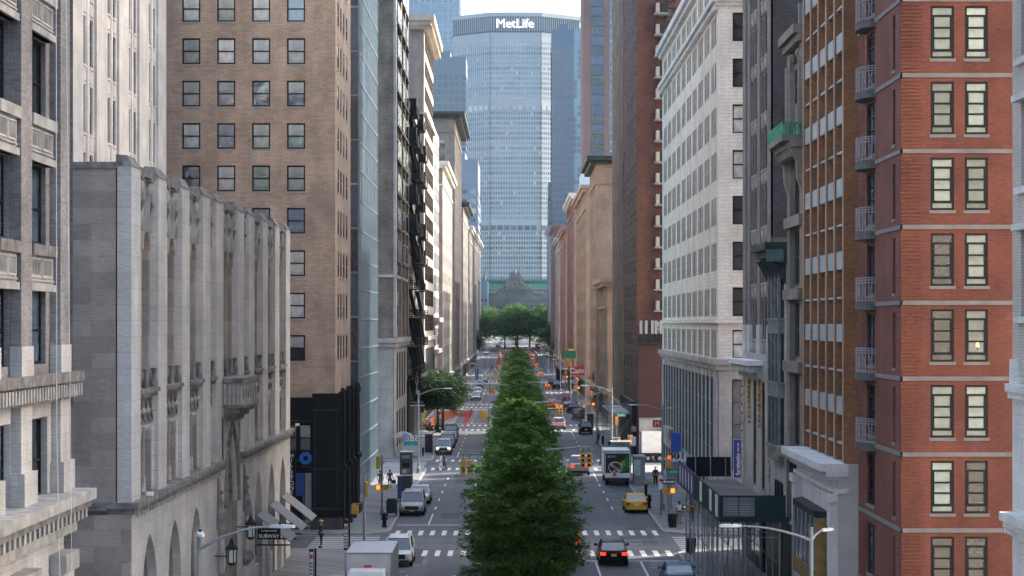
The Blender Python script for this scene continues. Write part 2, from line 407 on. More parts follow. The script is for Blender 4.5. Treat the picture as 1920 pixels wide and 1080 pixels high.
        for wi in ws[:limit]:
            fm, pm, sm, am, _ = win_meshes(*wi[4:5], wi[2], wi[3], wi[5], wi[6], wi[7], wi[8])
            o = bpy.data.objects.new('window', fm if near else am); COL.objects.link(o)
            o.location = wi[0]-rl; o.rotation_euler = (0, 0, wi[1]); o.parent = s.root
            if near:
                q = bpy.data.objects.new('pane', pm); COL.objects.link(q); q.parent = o
                if sm: q = bpy.data.objects.new('sill', sm); COL.objects.link(q); q.parent = o
        if len(ws) > limit:
            mb = MB()
            for wi in ws[limit:]:
                al = win_meshes(*wi[4:5], wi[2], wi[3], wi[5], wi[6], wi[7], wi[8])[4]
                ca, sa = cos(wi[1]), sin(wi[1]); off = len(mb.v); L = wi[0]
                mb.v += [(L.x+x*ca-y*sa, L.y+x*sa+y*ca, L.z+z) for x, y, z in al.v]
                for f, mi in zip(al.f, al.m): mb.f.append(tuple(i+off for i in f)); mb.m.append(mb.mi(al.mats[mi]))
            tag(mb.build('window', s.root), kind='stuff')
        return s.root
def rng(a, b, n, w):     # n openings of width w spread over a..b
    st = (b-a)/n; return [(a+st*(i+.5)-w/2, a+st*(i+.5)+w/2) for i in range(n)]
def flo(z, n, pitch, h): return [(z+i*pitch, z+i*pitch+h) for i in range(n)]
def text(body, size, loc, rot, mat, parent=None, name='lettering', ext=.02, bold=0, local=True, align='CENTER', sx=1.0):
    cu = bpy.data.curves.new('t', 'FONT'); cu.body = body; cu.size = size; cu.extrude = ext; cu.offset = bold
    cu.align_x = align; cu.align_y = 'CENTER'; cu.space_line = .8; cu.resolution_u = 3
    to = bpy.data.objects.new('t', cu); COL.objects.link(to)
    bpy.context.view_layer.update()
    me = bpy.data.meshes.new_from_object(to.evaluated_get(bpy.context.evaluated_depsgraph_get())); me.name = name
    bpy.data.objects.remove(to); me.materials.clear(); me.materials.append(mat)
    o = bpy.data.objects.new(name, me); COL.objects.link(o); o.rotation_euler = rot; o.scale = (sx, 1, 1)
    if parent:
        o.parent = parent; o.location = Vector(loc) if local else Vector(loc)-parent.location
    else: o.location = loc
    return o
HAZE = 0.00005
# ---------------- ground, pavements, road markings ----------------
CK = [146+80.4*k for k in range(-1, 12)]           # centre lines of the cross streets
YS = [-60, 60]+[60+20*k for k in range(1, 60)]+[1400, 1800, 2500, 4000, 7000]
g = MB()
for a, b in zip(YS, YS[1:]):
    g.poly([(-2500, a, gz(a)), (2500, a, gz(a)), (2500, b, gz(b)), (-2500, b, gz(b))], M['asphalt'])
struct(g, 'road')
XL, XR = -9.1, 10.9
sw = MB(); kb = MB()
def strip(mb, x0, x1, y0, y1, dz, mat):
    ys = [y0]+[y for y in [724, 790, 870, 951, 1031, 1150] if y0 < y < y1]+[y1]
    for a, b in zip(ys, ys[1:]): mb.poly([(x0, a, gz(a)+dz), (x1, a, gz(a)+dz), (x1, b, gz(b)+dz), (x0, b, gz(b)+dz)], mat)
def pave(x0, x1, y0, y1, side):
    # raised block with rounded street corners; side = +1 when the avenue is on its +x side
    r = 3.0; xe = x1 if side > 0 else x0; pts = []
    for k in range(7):
        a = -pi/2+pi/2*k/6; pts.append((xe-side*(r-r*cos(a)), y0+r+r*sin(a)))
    for k in range(7):
        a = pi/2*k/6; pts.append((xe-side*(r-r*cos(a)), y1-r+r*sin(a)))
    xf = x0 if side > 0 else x1
    allp = [(xf, y0)]+pts+[(xf, y1)]
    zz = .14
    poly = [(x, y, gz(y)+zz) for x, y in allp]
    if side < 0: poly = poly[::-1]
    if gz(y0) == gz(y1): sw.poly(poly, M['side'])
    else:
        strip(sw, x0+.5 if side < 0 else x0, x1 if side < 0 else x1-.5, y0, y1, zz, M['side'])
    for (ax, ay), (bx, by) in zip(allp, allp[1:]):     # kerb: 18 cm top strip and face
        dx, dy = bx-ax, by-ay; L = math.hypot(dx, dy); nx, ny = -dy/L*.18*side, dx/L*.18*side
        kb.poly([(ax, ay, gz(ay)-.05), (bx, by, gz(by)-.05), (bx, by, gz(by)+zz+.004), (ax, ay, gz(ay)+zz+.004)], M['kerb'])
        kb.poly([(ax, ay, gz(ay)+zz+.004), (bx, by, gz(by)+zz+.004), (bx+nx, by+ny, gz(by)+zz+.004), (ax+nx, ay+ny, gz(ay)+zz+.004)], M['kerb'])
for a, b in zip(CK, CK[1:]):
    pave(-130, XL, a+5, b-5, 1); pave(XR, 130, a+5, b-5, -1)
pave(-130, XL, CK[-1]+5, 1380, 1); pave(XR, 130, CK[-1]+5, 1380, -1)
struct(sw, 'pavement'); struct(kb, 'kerb')
md = MB()
for a, b in zip(CK, CK[1:]):
    y0, y1 = a+12.5, b-12.5
    if gz(y0) == gz(y1):
        md.box(-.75, 2.55, y0, y1, 0, .16, M['kerb']); md.box(-.55, 2.35, y0+.3, y1-.3, .16, .2, M['soil'])
    else:
        for q in range(8):
            ya = y0+(y1-y0)*q/8; yb = ya+(y1-y0)/8
            md.hexa([(-.75,ya,gz(ya)-.1),(2.55,ya,gz(ya)-.1),(2.55,yb,gz(yb)-.1),(-.75,yb,gz(yb)-.1),(-.75,ya,gz(ya)+.16),(2.55,ya,gz(ya)+.16),(2.55,yb,gz(yb)+.16),(-.75,yb,gz(yb)+.16)], M['soil'])
struct(md, 'median')
mk = MB(); P_ = M['paint']; Z1 = .006
def line(x0, y0, x1, y1, wd):
    d = Vector((x1-x0, y1-y0)); n = Vector((-d.y, d.x)).normalized()*wd/2
    mk.poly([(x0-n.x, y0-n.y, gz(y0)+Z1), (x0+n.x, y0+n.y, gz(y0)+Z1), (x1+n.x, y1+n.y, gz(y1)+Z1), (x1-n.x, y1-n.y, gz(y1)+Z1)][::-1], P_)
for i, c in enumerate(CK):
    for yy in (c-8.5, c+5.0):
        x = XL+.4
        while x < XR-.3:
            if random.random() > .04: line(x+.17, yy, x+.17, yy+3.4, .34)
            x += .86 if i < 5 else 1.0
    line(XL+.2, c+12.6, -1, c+12.6, .35); line(2.8, c-11.3, XR-.2, c-11.3, .3)
    for k in range(7):
        if i < 7:
            yy = c-4.3+1.3*k
            line(-14.2, yy, -9.6, yy, .42); line(11.4, yy, 16.2, yy, .42)
    line(-20, c-4.9, -14.2, c-4.9, .12); line(-20, c+4.6, -9.7, c+4.6, .12)
for a, b in zip(CK, CK[1:]):
    y = a+13.5
    line(-6.5, a+13, -6.5, a+22, .13); line(-3.6, a+13, -3.6, a+24, .13); line(8.2, b-24, 8.2, b-11.6, .13); line(5.3, b-22, 5.3, b-11.6, .13)
    y = a+26
    while y < b-14:
        for x in (-6.5, -3.6, 5.3, 8.2):
            if (x > 0 and y > b-26): continue
            line(x, y, x, y+2.6, .13)
        y += 8.2
    for k in range(9):
        yy = a+20+6.2*k
        line(-6.75, yy, -7.6, yy, .1); line(8.5, yy+2, 9.2, yy+2, .1)
for k in range(12):                                   # hatched bus bulb further up on the left
    yy = 648+4.2*k; line(-8.6+k*.03, yy, -5.6-k*.06, yy, .35)
line(-8.8, 640, -8.4, 700, .3); line(-4.6, 640, -6.3, 700, .3)
line(6.2, 196.6, 9.7, 196.6, .12); line(6.2, 198.4, 9.7, 198.4, .12); line(8.1, 196.6, 8.1, 198.4, .1)
line(6.4, 145.2, 9.0, 145.2, .12); line(6.4, 147, 9.0, 147, .12)
struct(mk, 'road_markings')
pt = MB(); rp_ = random.Random(4); dkp = plain('asphalt_patch_dark', (.045,.05,.06), .8, var=.2); ltp = plain('asphalt_patch_light', (.135,.145,.165), .85, var=.2)
for k in range(70):
    y_ = 108+rp_.random()**1.6*420; x_ = rp_.choice([rp_.uniform(-8.6, -1.8), rp_.uniform(3, 10)]); w_ = rp_.uniform(.5, 1.6); l_ = rp_.uniform(1.2, 9)
    pt.poly([(x_, y_, .003+k*.00002), (x_+w_, y_+rp_.uniform(-.1, .1), .003+k*.00002), (x_+w_, y_+l_, .003+k*.00002), (x_, y_+l_, .003+k*.00002)], rp_.choice([dkp, dkp, ltp]))
for c in CK[1:5]:
    for q in (-3.9, -2.1, 1.4): pt.poly([(-9, c+q, .0048), (10.8, c+q+.3, .0048), (10.8, c+q+.75, .0048), (-9, c+q+.5, .0048)], rp_.choice([dkp, ltp]))
struct(pt, 'road_patches')
mh = MB()
for x, y in ((-5, 166), (-2.6, 205), (6.9, 172), (4.2, 188), (-7, 196), (9, 149), (-4.6, 146), (6.2, 236), (-5.2, 262), (7.2, 128), (-6, 133)):
    mh.prism([(x+.38*cos(2*pi*k/16), y+.38*sin(2*pi*k/16)) for k in range(16)], 'z', -.02, .009, M['dark'])
struct(mh, 'manhole_covers')
# ---------------- LEFT SIDE ----------------
tan_brick = blocks('tan_brick', (.60,.44,.33), (.48,.345,.25), (.42,.32,.24), .62, .155, .02, .2)
grey_brick = blocks('grey_brick', (.36,.335,.33), (.24,.22,.22), (.30,.285,.28), .3, .1, .012, .3)
umber_brick = blocks('umber_brick', (.27,.225,.18), (.19,.155,.125), (.24,.21,.18), .5, .2, .02, .35)
lime = blocks('limestone', (.56,.54,.52), (.50,.48,.46), (.43,.415,.40), 1.7, .62, .014, .15, streak=(.9, .1))
lime_d = blocks('weathered_limestone', (.40,.35,.315), (.29,.245,.215), (.29,.26,.24), 2.1, .62, .014, .2, streak=(.7, .15))
lime_w = blocks('white_limestone', (.72,.70,.67), (.67,.65,.62), (.57,.55,.53), 1.6, .7, .01, .14)
pale_stone = blocks('pale_stone', (.47,.44,.41), (.42,.39,.36), (.36,.34,.32), 1.4, .5, .012, .25)
trimst = plain('trim_stone', (.38, .37, .35), .85, var=.35, scale=1.3)
dirty = plain('dirty_trim_stone', (.19, .18, .17), .9, var=.5, scale=2.2)
GL = [M['g_dark'], M['g_dark'], M['g_blue'], M['g_pale']]
# L1 grey brick loft, nearest on the left
b = Bld('loft_building', 'grey brick loft building with carved stone spandrels filling the left edge of the photo', -18, 55)
X = -14.7; b.shell(-30, X, 36, 69.4, 0, 46, grey_brick, 'E')
bays = [(39.2, 41.8), (43.2, 45.8), (47.3, 49.9), (51.4, 54.0), (55.4, 58.0), (59.5, 62.0), (63.6, 66.9)]
wrows = [(9.9, 12.4), (14.1, 16.5), (17.9, 20.4), (21.9, 24.4), (25.9, 28.4), (29.9, 32.4)]
b.E(X-.35, 36, 69.4, 13.4, 46, grey_brick, bays, wrows[1:], dep=.25, style='pair', fr=M['f_black'], panes=[M['g_dark'], M['g_blue']])
b.E(X-.3, 36, 69.4, 0, 13.4, lime, bays, [wrows[0], (1.0, 7.0)], dep=.3, style='pair', fr=M['f_black'], panes=[M['g_dark'], M['g_blue']])
pm = b.mb('pier')
edges = [37.5]+[(p[1]+q[0])/2 for p, q in zip(bays, bays[1:])]+[68.2]
for e in edges:
    pm.box(X-.34, X, e-.7, e+.7, 14.7, 46, grey_brick); pm.box(X-.33, X+.04, e-.78, e+.78, 13.8, 14.7, lime)
    pm.box(X-.29, X, e-.7, e+.7, 9.9, 12.95, lime); pm.box(X-.29, X+.14, e-.85, e+.85, 9.9, 10.9, lime)
    pm.box(X-.28, X+.12, e-.85, e+.85, 0, 7.3, lime); pm.box(X-.28, X+.26, e-1.0, e+1.0, 7.3, 7.9, trimst)
sp = b.mb('spandrel')
for (a, c) in bays:
    for r0, r1 in wrows[1:]:
        zt = r0-.05; z0 = r0-1.5
        if r0 < 15: continue
        sp.box(X-.34, X-.12, a, c, z0, zt-.35, trimst); sp.box(X-.34, X+.04, a-.05, c+.05, zt-.35, zt, dirty if r0 < 20 else trimst)
        sp.box(X-.34, X-.02, a, c, z0, z0+.22, trimst); sp.box(X-.12, X-.06, a+.1, c-.1, z0+.3, z0+.36, trimst)
        n = 2 if r0 < 26 else 3
        for k in range(n):
            u0 = a+.12+(c-a-.24)*k/n+.06; u1 = a+.12+(c-a-.24)*(k+1)/n-.06
            for (p, q, s_, t_) in ((u0, u1, z0+.42, z0+.47), (u0, u1, zt-.48, zt-.43), (u0, u0+.06, z0+.47, zt-.48), (u1-.06, u1, z0+.47, zt-.48)):
                sp.box(X-.12, X-.07, p, q, s_, t_, lime)
            nn = 6
            for j in range(nn):
                uu = u0+.1+(u1-u0-.2)*(j+.5)/nn; sp.box(X-.12, X-.08, uu-.03, uu+.03, z0+.52, zt-.53, trimst)
b.ledgeE(X, 36, 69.4, 13.5, 13.8, .38, dirty, back=.2); b.ledgeE(X, 36, 69.4, 12.95, 13.5, .2, dirty, back=.2)
cm = b.mb('cornice')
y = 36.2
while y < 69.3: cm.box(X+.2, X+.3, y, y+.2, 13.02, 13.42, trimst); y += .38
b.ledgeE(X, 36, 69.6, 9.55, 9.9, .75, trimst); b.ledgeE(X, 36, 69.5, 9.3, 9.55, .6, dirty); b.ledgeE(X, 36, 69.4, 8.5, 8.8, .14, trimst)
y = 36.2
while y < 69.2: cm.box(X-.05, X+.5, y, y+.26, 8.95, 9.3, trimst); y += .62
rp = b.mb('washing_line')
rp.tube([(X+.55, 64.2, 45), (X+.6, 64.2, 12), (X+.8, 64.3, 2)], .012, M['white'], 5); rp.tube([(X+.5, 65.1, 45), (X+.9, 65.2, 3)], .01, M['white'], 5)
b.finish()
# L2 gothic limestone building
b = Bld('limestone_gothic_building', 'grey limestone building with pointed arches and a carved balcony beside the subway sign', -18, 108)
X = -14.7; piers = [(80,82),(86.1,88.2),(92.3,94.4),(98.5,100.9),(102.9,105.4),(111.1,113.5),(115.6,118),(122,124.4),(128.3,130.6),(134.3,136.8)]
H = 21.6; b.shell(-24, X-.95, 80.15, 136.7, 0, H-.5, lime_d, 'E')
b.mb('wall').poly([(X-.95,80,0),(X-.95,136.7,0),(X-.95,136.7,H-.4),(X-.95,80,H-.4)], lime_d)
# blank south wall
b.mb('south_wall').box(-24, X-.55, 80, 80.14, 8.5, H-.25, lime_d); b.mb('south_wall').box(-24, X-.55, 79.9, 80.13, H-.25, H, dirty)
b.mb('south_wall').box(-24, X-.004, 79.86, 80.12, 0, 8.04, lime_d)
pm = b.mb('pier')
for a, c in piers:
    pm.box(X-.6, X, a, c, 8.5, H-.15, lime); pm.hexa([(X-.6,a,H-.15),(X+.04,a-.03,H-.15),(X+.04,c+.03,H-.15),(X-.6,c,H-.15),(X-.6,a,H+.3),(X-.2,a+.2,H+.28),(X-.2,c-.2,H+.28),(X-.6,c,H+.3)], dirty)
bays = [(p[1], q[0]) for p, q in zip(piers, piers[1:])]; lights = [2,2,2,1,3,1,2,2,2]
pl = b.mb('panel'); orn = b.mb('carving'); par = b.mb('parapet'); lg = b.mb('string_course')
def arch_pts(c, hw, spring, top, n=8):
    pts = []                      # pointed arch, left foot to right foot
    R = (hw*hw+(top-spring)**2)/(2*hw)
    for k in range(n+1):
        t = k/n; u = -hw+hw*t; v = spring+sqrt(max(0, R*R-(u+hw-R)**2)) if R > 0 else top
        pts.append((c+u, v))
    return pts+[(2*c-u, v) for u, v in pts[-2::-1]]
def arch_band(mb, fx, c, hw, spring, top, ztop, u0, u1, mat, d0, d1, n=8):
    # wall piece between u0..u1 up to ztop, with an arch cut out; fx(u, d, z) -> point; front at d0, back at d1
    P = arch_pts(c, hw, spring, top, n)
    if u0 < c-hw-1e-3: mb.poly([fx(u0, d0, spring), fx(c-hw, d0, spring), fx(c-hw, d0, ztop), fx(u0, d0, ztop)], mat)
    if u1 > c+hw+1e-3: mb.poly([fx(c+hw, d0, spring), fx(u1, d0, spring), fx(u1, d0, ztop), fx(c+hw, d0, ztop)], mat)
    for (a, va), (e, ve) in zip(P, P[1:]):
        mb.poly([fx(a, d0, va), fx(e, d0, ve), fx(e, d0, ztop), fx(a, d0, ztop)], mat)
        mb.poly([fx(a, d0, va), fx(a, d1, va), fx(e, d1, ve), fx(e, d0, ve)], mat)
def fxE(X): return lambda u, d, z: (X+d, u, z)
for (a, c), n in zip(bays, lights):
    pl.box(X-.94, X-.66, a, c, 12.9, H-.35, lime_d); par.box(X-.94, X-.12, a, c, H-.3, H+.02, dirty)
    wl = (c-a)/n
    par.box(X-.9, X-.3, a, c, 20.3, H-.3, lime_d)
    for k in range(n):
        u0 = a+wl*k; u1 = u0+wl; m = (u0+u1)/2
        arch_band(pl, fxE(X), m, wl*.36, 18.4, 19.25, 20.3, u0, u1, lime_d, -.3, -.66, 6)
        pl.box(X-.62, X-.36, u0, u0+wl*.14, 12.9, 18.4, lime_d); pl.box(X-.62, X-.36, u1-wl*.14, u1, 12.9, 18.4, lime_d)
        orn.box(X-.3, X-.02, m-.3, m+.3, 20.15, 20.3, dirty); orn.box(X-.3, X-.1, m-.2, m+.2, 19.9, 20.15, dirty); orn.box(X-.3, X-.16, m-.1, m+.1, 19.55, 19.9, trimst)
        orn.box(X-.3, X-.12, m-.42, m-.34, 19.1, 20.9, trimst); orn.box(X-.3, X-.12, m+.34, m+.42, 19.1, 20.9, trimst)
        orn.ball((X-.22, m, 20.85), .22, trimst, 8, 6, (.8, .9, 1.5)); orn.box(X-.3, X-.06, m-.3, m+.3, 21.15, 21.28, dirty)
        orn.tube([(X-.2, m, 19.3), (X-.16, m, 20.0)], [.05, .1], trimst, 6)
        # lower lights
        pl.box(X-.7, X-.3, u0, u0+.13, 8.5, 11.1, lime_d); pl.box(X-.7, X-.3, u1-.13, u1, 8.5, 11.1, lime_d)
        orn.tube([(X-.3, u0, 8.6), (X-.3, u0, 9.2)], .14, trimst, 8); orn.tube([(X-.28, u0, 9.2), (X-.28, u0, 11.2)], .08, lime, 8); orn.tube([(X-.28, u1, 8.6), (X-.28, u1, 11.2)], .08, lime, 8)
        arch_band(pl, fxE(X), m, wl/2-.14, 10.6, 11.0, 11.25, u0, u1, lime, -.3, -.6, 5)
        for q in range(2):
            uu = u0+wl*(q+.5)/2
            orn.box(X-.3, X-.2, uu-wl*.2, uu+wl*.2, 11.35, 11.42, dirty); orn.box(X-.3, X-.2, uu-wl*.2, uu+wl*.2, 12.35, 12.42, dirty)
            orn.bar((X-.24, uu-wl*.16, 11.45), (X-.24, uu+wl*.16, 12.3), .07, dirty); orn.bar((X-.22, uu+wl*.16, 11.45), (X-.22, uu-wl*.16, 12.3), .07, dirty)
            orn.ball((X-.2, uu, 11.87), .13, trimst, 6, 5)
    pl.box(X-.94, X-.3, a, c, 11.25, 12.6, lime_d)
    if n != 3: lg.box(X-.9, X+.08, a-.05, c+.05, 12.6, 12.78, dirty); lg.box(X-.9, X-.02, a, c, 12.45, 12.6, dirty)
    for k in range(n+1):
        uu = min(max(a+wl*k, a+.18), c-.18); orn.tube([(X-.15, uu, 12.75), (X-.15, uu, 13.0), (X-.15, uu, 13.3), (X-.15, uu, 13.55)], [.15, .15, .08, .13], dirty, 7)
lg.box(X-.9, X+.3, 79.7, 104.9, 8.28, 8.5, dirty); lg.box(X-.9, X+.16, 79.85, 104.9, 8.05, 8.28, dirty)
lg.box(X-.9, X+.3, 111.6, 137.0, 8.28, 8.5, dirty); lg.box(X-.9, X+.16, 111.6, 136.9, 8.05, 8.28, dirty)
lg.box(-24, X-.9, 79.7, 80.12, 8.2, 8.48, dirty)
for (a, c) in bays[:4]+bays[5:]:
    for k in range(int((c-a)/.55)+3): orn.box(X+.02, X+.13, a-1+.62*k, a-.78+.62*k, 7.86, 8.05, trimst)
# arcaded base
bw_ = b.mb('base_wall'); fb = fxE(X)
segs = [(80.13, 87.15, 84.05), (87.15, 93.35, 90.25), (93.35, 99.7, 96.4), (116.8, 123.2, 120.0), (123.2, 129.4, 126.35), (129.4, 136.8, 132.45)]
for u0, u1, c in segs:
    hw = 1.72; bw_.poly([fb(u0, 0, 0), fb(c-hw, 0, 0), fb(c-hw, 0, 4.3), fb(u0, 0, 4.3)], lime); bw_.poly([fb(c+hw, 0, 0), fb(u1, 0, 0), fb(u1, 0, 4.3), fb(c+hw, 0, 4.3)], lime)
    arch_band(bw_, fb, c, hw, 4.3, 6.9, 8.06, u0, u1, lime, 0, -.45, 10)
    bw_.poly([fb(c-hw, 0, 0), fb(c-hw, -.45, 0), fb(c-hw, -.45, 4.3), fb(c-hw, 0, 4.3)], lime); bw_.poly([fb(c+hw, -.45, 0), fb(c+hw, 0, 0), fb(c+hw, 0, 4.3), fb(c+hw, -.45, 4.3)], lime)
    aw = b.mb('arch_window')
    for j, rr in enumerate((1.72, 1.45, 1.2)):
        P = arch_pts(c, rr, 4.3, 4.3+2.6*rr/1.72, 10); dd = -.42-.13*j
        for (p, vp), (q, vq) in zip(P, P[1:]): aw.bar((X+dd, p, vp), (X+dd, q, vq), .14, lime_d)
        aw.box(X+dd-.07, X+dd+.07, c-rr-.07, c-rr+.07, 0, 4.3, lime_d); aw.box(X+dd-.07, X+dd+.07, c+rr-.07, c+rr+.07, 0, 4.3, lime_d)
    aw.box(X-.93, X-.85, c-1.4, c+1.4, 0, 3.6, M['g_dark'])
    for q in (-.5, .5): aw.box(X-.84, X-.7, c+q-.06, c+q+.06, 0, 6, lime_d)
    for yy in (u0+.0, ): bw_.box(X, X+.25, yy, yy+1.5, 0, 1.8, lime); bw_.box(X, X+.12, yy, yy+1.4, 1.8, 2.2, trimst)
u0, u1, c, hw = 99.7, 116.8, 108.25, 2.3
bw_.poly([fb(u0,0,0), fb(c-hw,0,0), fb(c-hw,0,6.0), fb(u0,0,6.0)], lime); bw_.poly([fb(c+hw,0,0), fb(u1,0,0), fb(u1,0,6.0), fb(c+hw,0,6.0)], lime)
arch_band(bw_, fb, c, hw, 6.0, 9.75, 10.6, 104.9, 111.6, lime, 0, -.5, 10)
bw_.poly([fb(u0,0,6), fb(104.9,0,6), fb(104.9,0,8.06), fb(u0,0,8.06)], lime); bw_.poly([fb(111.6,0,6), fb(u1,0,6), fb(u1,0,8.06), fb(111.6,0,8.06)], lime)
bw_.box(X-.6, X-.02, 104.9, 105.3, 8.0, 10.6, lime); bw_.box(X-.6, X-.02, 111.2, 111.6, 8.0, 10.6, lime)
por = b.mb('portal')
for j, rr in enumerate((2.55, 2.3, 2.0, 1.75, 1.5)):
    P = arch_pts(c, rr, 6.0, 6.0+3.75*rr/2.3, 12); dd = .05-.17*j
    for (p, vp), (q, vq) in zip(P, P[1:]): por.bar((X+dd, p, vp), (X+dd, q, vq), .16 if j else .22, dirty if j in (0, 2) else lime)
    for sgn in (-1, 1):
        if j: por.box(X+dd-.09, X+dd+.09, c+sgn*rr-.09, c+sgn*rr+.09, 0, 6.0, lime_d)
por.box(X-.94, X-.8, c-1.5, c+1.5, 4.0, 9, lime_d); por.box(X-.9, X-.78, c-1.4, c+1.4, 0, 4.0, M['black'])
for sgn in (-1, 1):     # carved niches beside the portal
    u = c+sgn*5.0
    por.tube([(X+.1, u, 2.2), (X+.15, u, 2.6), (X+.12, u, 3.0)], [.1, .42, .38], dirty, 8)
    por.tube([(X+.15, u, 3.0), (X+.15, u, 3.6), (X+.15, u, 4.3), (X+.15, u, 4.6)], [.22, .28, .2, .12], trimst, 8)
    por.tube([(X+.1, u, 4.9), (X+.1, u, 5.4), (X+.1, u, 6.2), (X+.05, u, 7.7)], [.42, .36, .18, .05], dirty, 8)
    por.box(X-.02, X+.1, u-.55, u-.43, 2.9, 5.2, trimst); por.box(X-.02, X+.1, u+.43, u+.55, 2.9, 5.2, trimst)
    for q in range(4): por.ball((X+.2, u, 5.5+.5*q), .2-.03*q, dirty, 6, 5)
bal = b.mb('balcony')
for k, (o_, z0_, z1_) in enumerate(((.35, 10.35, 10.6), (.6, 10.6, 10.85), (.85, 10.85, 11.1), (1.05, 11.1, 11.25))):
    bal.box(X-.3, X+o_, c-3.3-.0+(.8-.2*k), c+3.3-(.8-.2*k), z0_, z1_, dirty)
bal.box(X-.3, X+.9, 105.1, 111.4, 11.25, 12.4, lime_d); bal.box(X-.3, X+1.05, 104.95, 111.55, 12.4, 12.62, dirty)
for k in range(7):
    yy = 105.4+.95*k; bal.box(X+.9, X+.98, yy-.08, yy+.08, 11.25, 12.4, trimst)
    if k < 6: bal.ball((X+.92, yy+.47, 11.85), .26, dirty, 8, 6, (.4, 1, 1.3))
for k in range(5):
    xx = X-.1+.22*k; bal.box(xx-.04, xx+.04, 105.02, 105.1, 11.3, 12.35, trimst)
b.finish()
# awnings on the arcade
def awning(name, label, y0, y1, x0, dx, z0, dz, mat, sub='grey awnings over the arcade'):
    m = MB(); t = .05
    m.hexa([(x0,y0,z0-t),(x0+dx,y0,z0-dz-t),(x0+dx,y1,z0-dz-t),(x0,y1,z0-t),(x0,y0,z0),(x0+dx,y0,z0-dz),(x0+dx,y1,z0-dz),(x0,y1,z0)], mat)
    r = empty(name, (x0, (y0+y1)/2, z0-dz), 0, label, 'awning', sub); m.build('canvas', r)
    f = MB(); f.box(x0, x0+dx, y0, y0+.06, z0-dz-.25, z0-dz-.17, M['iron']); f.box(x0, x0+dx, y1-.06, y1, z0-dz-.25, z0-dz-.17, M['iron'])
    f.bar((x0+dx*.5, y0+.03, z0-dz-.2), (x0+dx*.5, y0+.03, z0-dz*.5-.06), .05, M['iron']); f.build('bracket', r)
awm = plain('awning_grey', (.17, .18, .19), .75, var=.1)
for (yc, w_) in ((120.0, 'nearest the subway sign'), (126.3, 'between the other two'), (132.5, 'nearest the black corner building')):
    awning('awning', 'sloping grey canvas awning, the one '+w_, yc-1.75, yc+1.75, -14.6, 1.9, 4.5, 1.5, awm)
def lantern(label, x, y, z):
    r = empty('wall_lantern', (x, y, z), 0, label, 'lantern', 'lanterns beside the portal')
    m = MB(); m.bar((x-.85, y, z+.35), (x, y, z+.35), .05, M['iron']); m.tube([(x, y, z+.75), (x, y, z+.95), (x, y, z+1.25)], [.3, .13, .02], M['iron'], 6); m.tube([(x, y, z+.68), (x, y, z+.75)], .31, M['iron'], 6)
    m.tube([(x, y, z-.1), (x, y, z+.05)], [.12, .26], M['iron'], 6); m.build('bracket', r)
    for k in range(6): a = pi*k/3; m2 = m
    gm = MB(); gm.tube([(x, y, z+.05), (x, y, z+.68)], .2, plain('lantern_glass', (.6, .62, .62), .3, var=.05), 6)
    f = MB()
    for k in range(6): a = pi*k/3; f.bar((x+.23*cos(a), y+.23*sin(a), z+.05), (x+.25*cos(a), y+.25*sin(a), z+.68), .04, M['iron'])
    gm.build('glass', r); f.build('cage', r)
lantern('black iron lantern below the carved niche, left of the subway sign', -13.85, 102.2, 3.6); lantern('black iron lantern right beside the subway sign', -13.85, 109.6, 4.1)
r = empty('subway_sign', (-13.2, 110.2, 3.9), 0, 'black hanging sign reading SUBWAY on the limestone building', 'sign')
m = MB(); m.box(-13.55, -12.35, 110.15, 110.25, 3.95, 4.55, M['black']); m.box(-14.65, -12.35, 110.17, 110.23, 4.58, 4.64, M['iron']); m.build('board', r)
text('SUBWAY', .27, (.25, -.08, .22), (pi/2, 0, 0), M['white'], r); text('23 STREET STATION', .09, (.25, -.08, .5), (pi/2, 0, 0), M['white'], r)
# L3 white tower set back
b = Bld('white_limestone_tower', 'white limestone tower with narrow window strips rising behind the gothic building', -32, 133)
X = -25; b.shell(-45, X, 116, 149.5, 0, 62, lime_w, 'E')
cols = [(121.1,122.1),(123.2,124.2),(128.3,129.4),(130.3,131.3),(135.4,136.3),(137.4,138.4),(142.9,143.7),(144.9,145.8)]
b.E(X-.12, 116, 149.5, 10, 62, lime_w, cols, flo(14.6, 12, 4.0, 2.8), dep=.2, style='sash', fr=M['f_grey'], panes=[M['g_blue'], M['g_dark'], M['g_dark']])
pm = b.mb('pier')
for a, c in ((116,120.7),(122.3,123.0),(124.6,127.9),(129.6,130.1),(131.7,135.0),(136.5,137.2),(138.8,142.4),(143.9,144.7),(146.2,149.5)):
    d_ = .06 if c-a < 1.2 else .16
    pm.box(X-.11, X-.12+d_, a, c, 10, 61.8, lime_w)
sp = b.mb('spandrel')
for k in range(13):
    for a, c in cols: sp.box(X-.11, X-.07, a, c, 13.6+4*k, 14.3+4*k, lime_w); sp.box(X-.11, X-.04, a-.05, c+.05, 14.42+4*k, 14.56+4*k, lime_w)
b.finish()
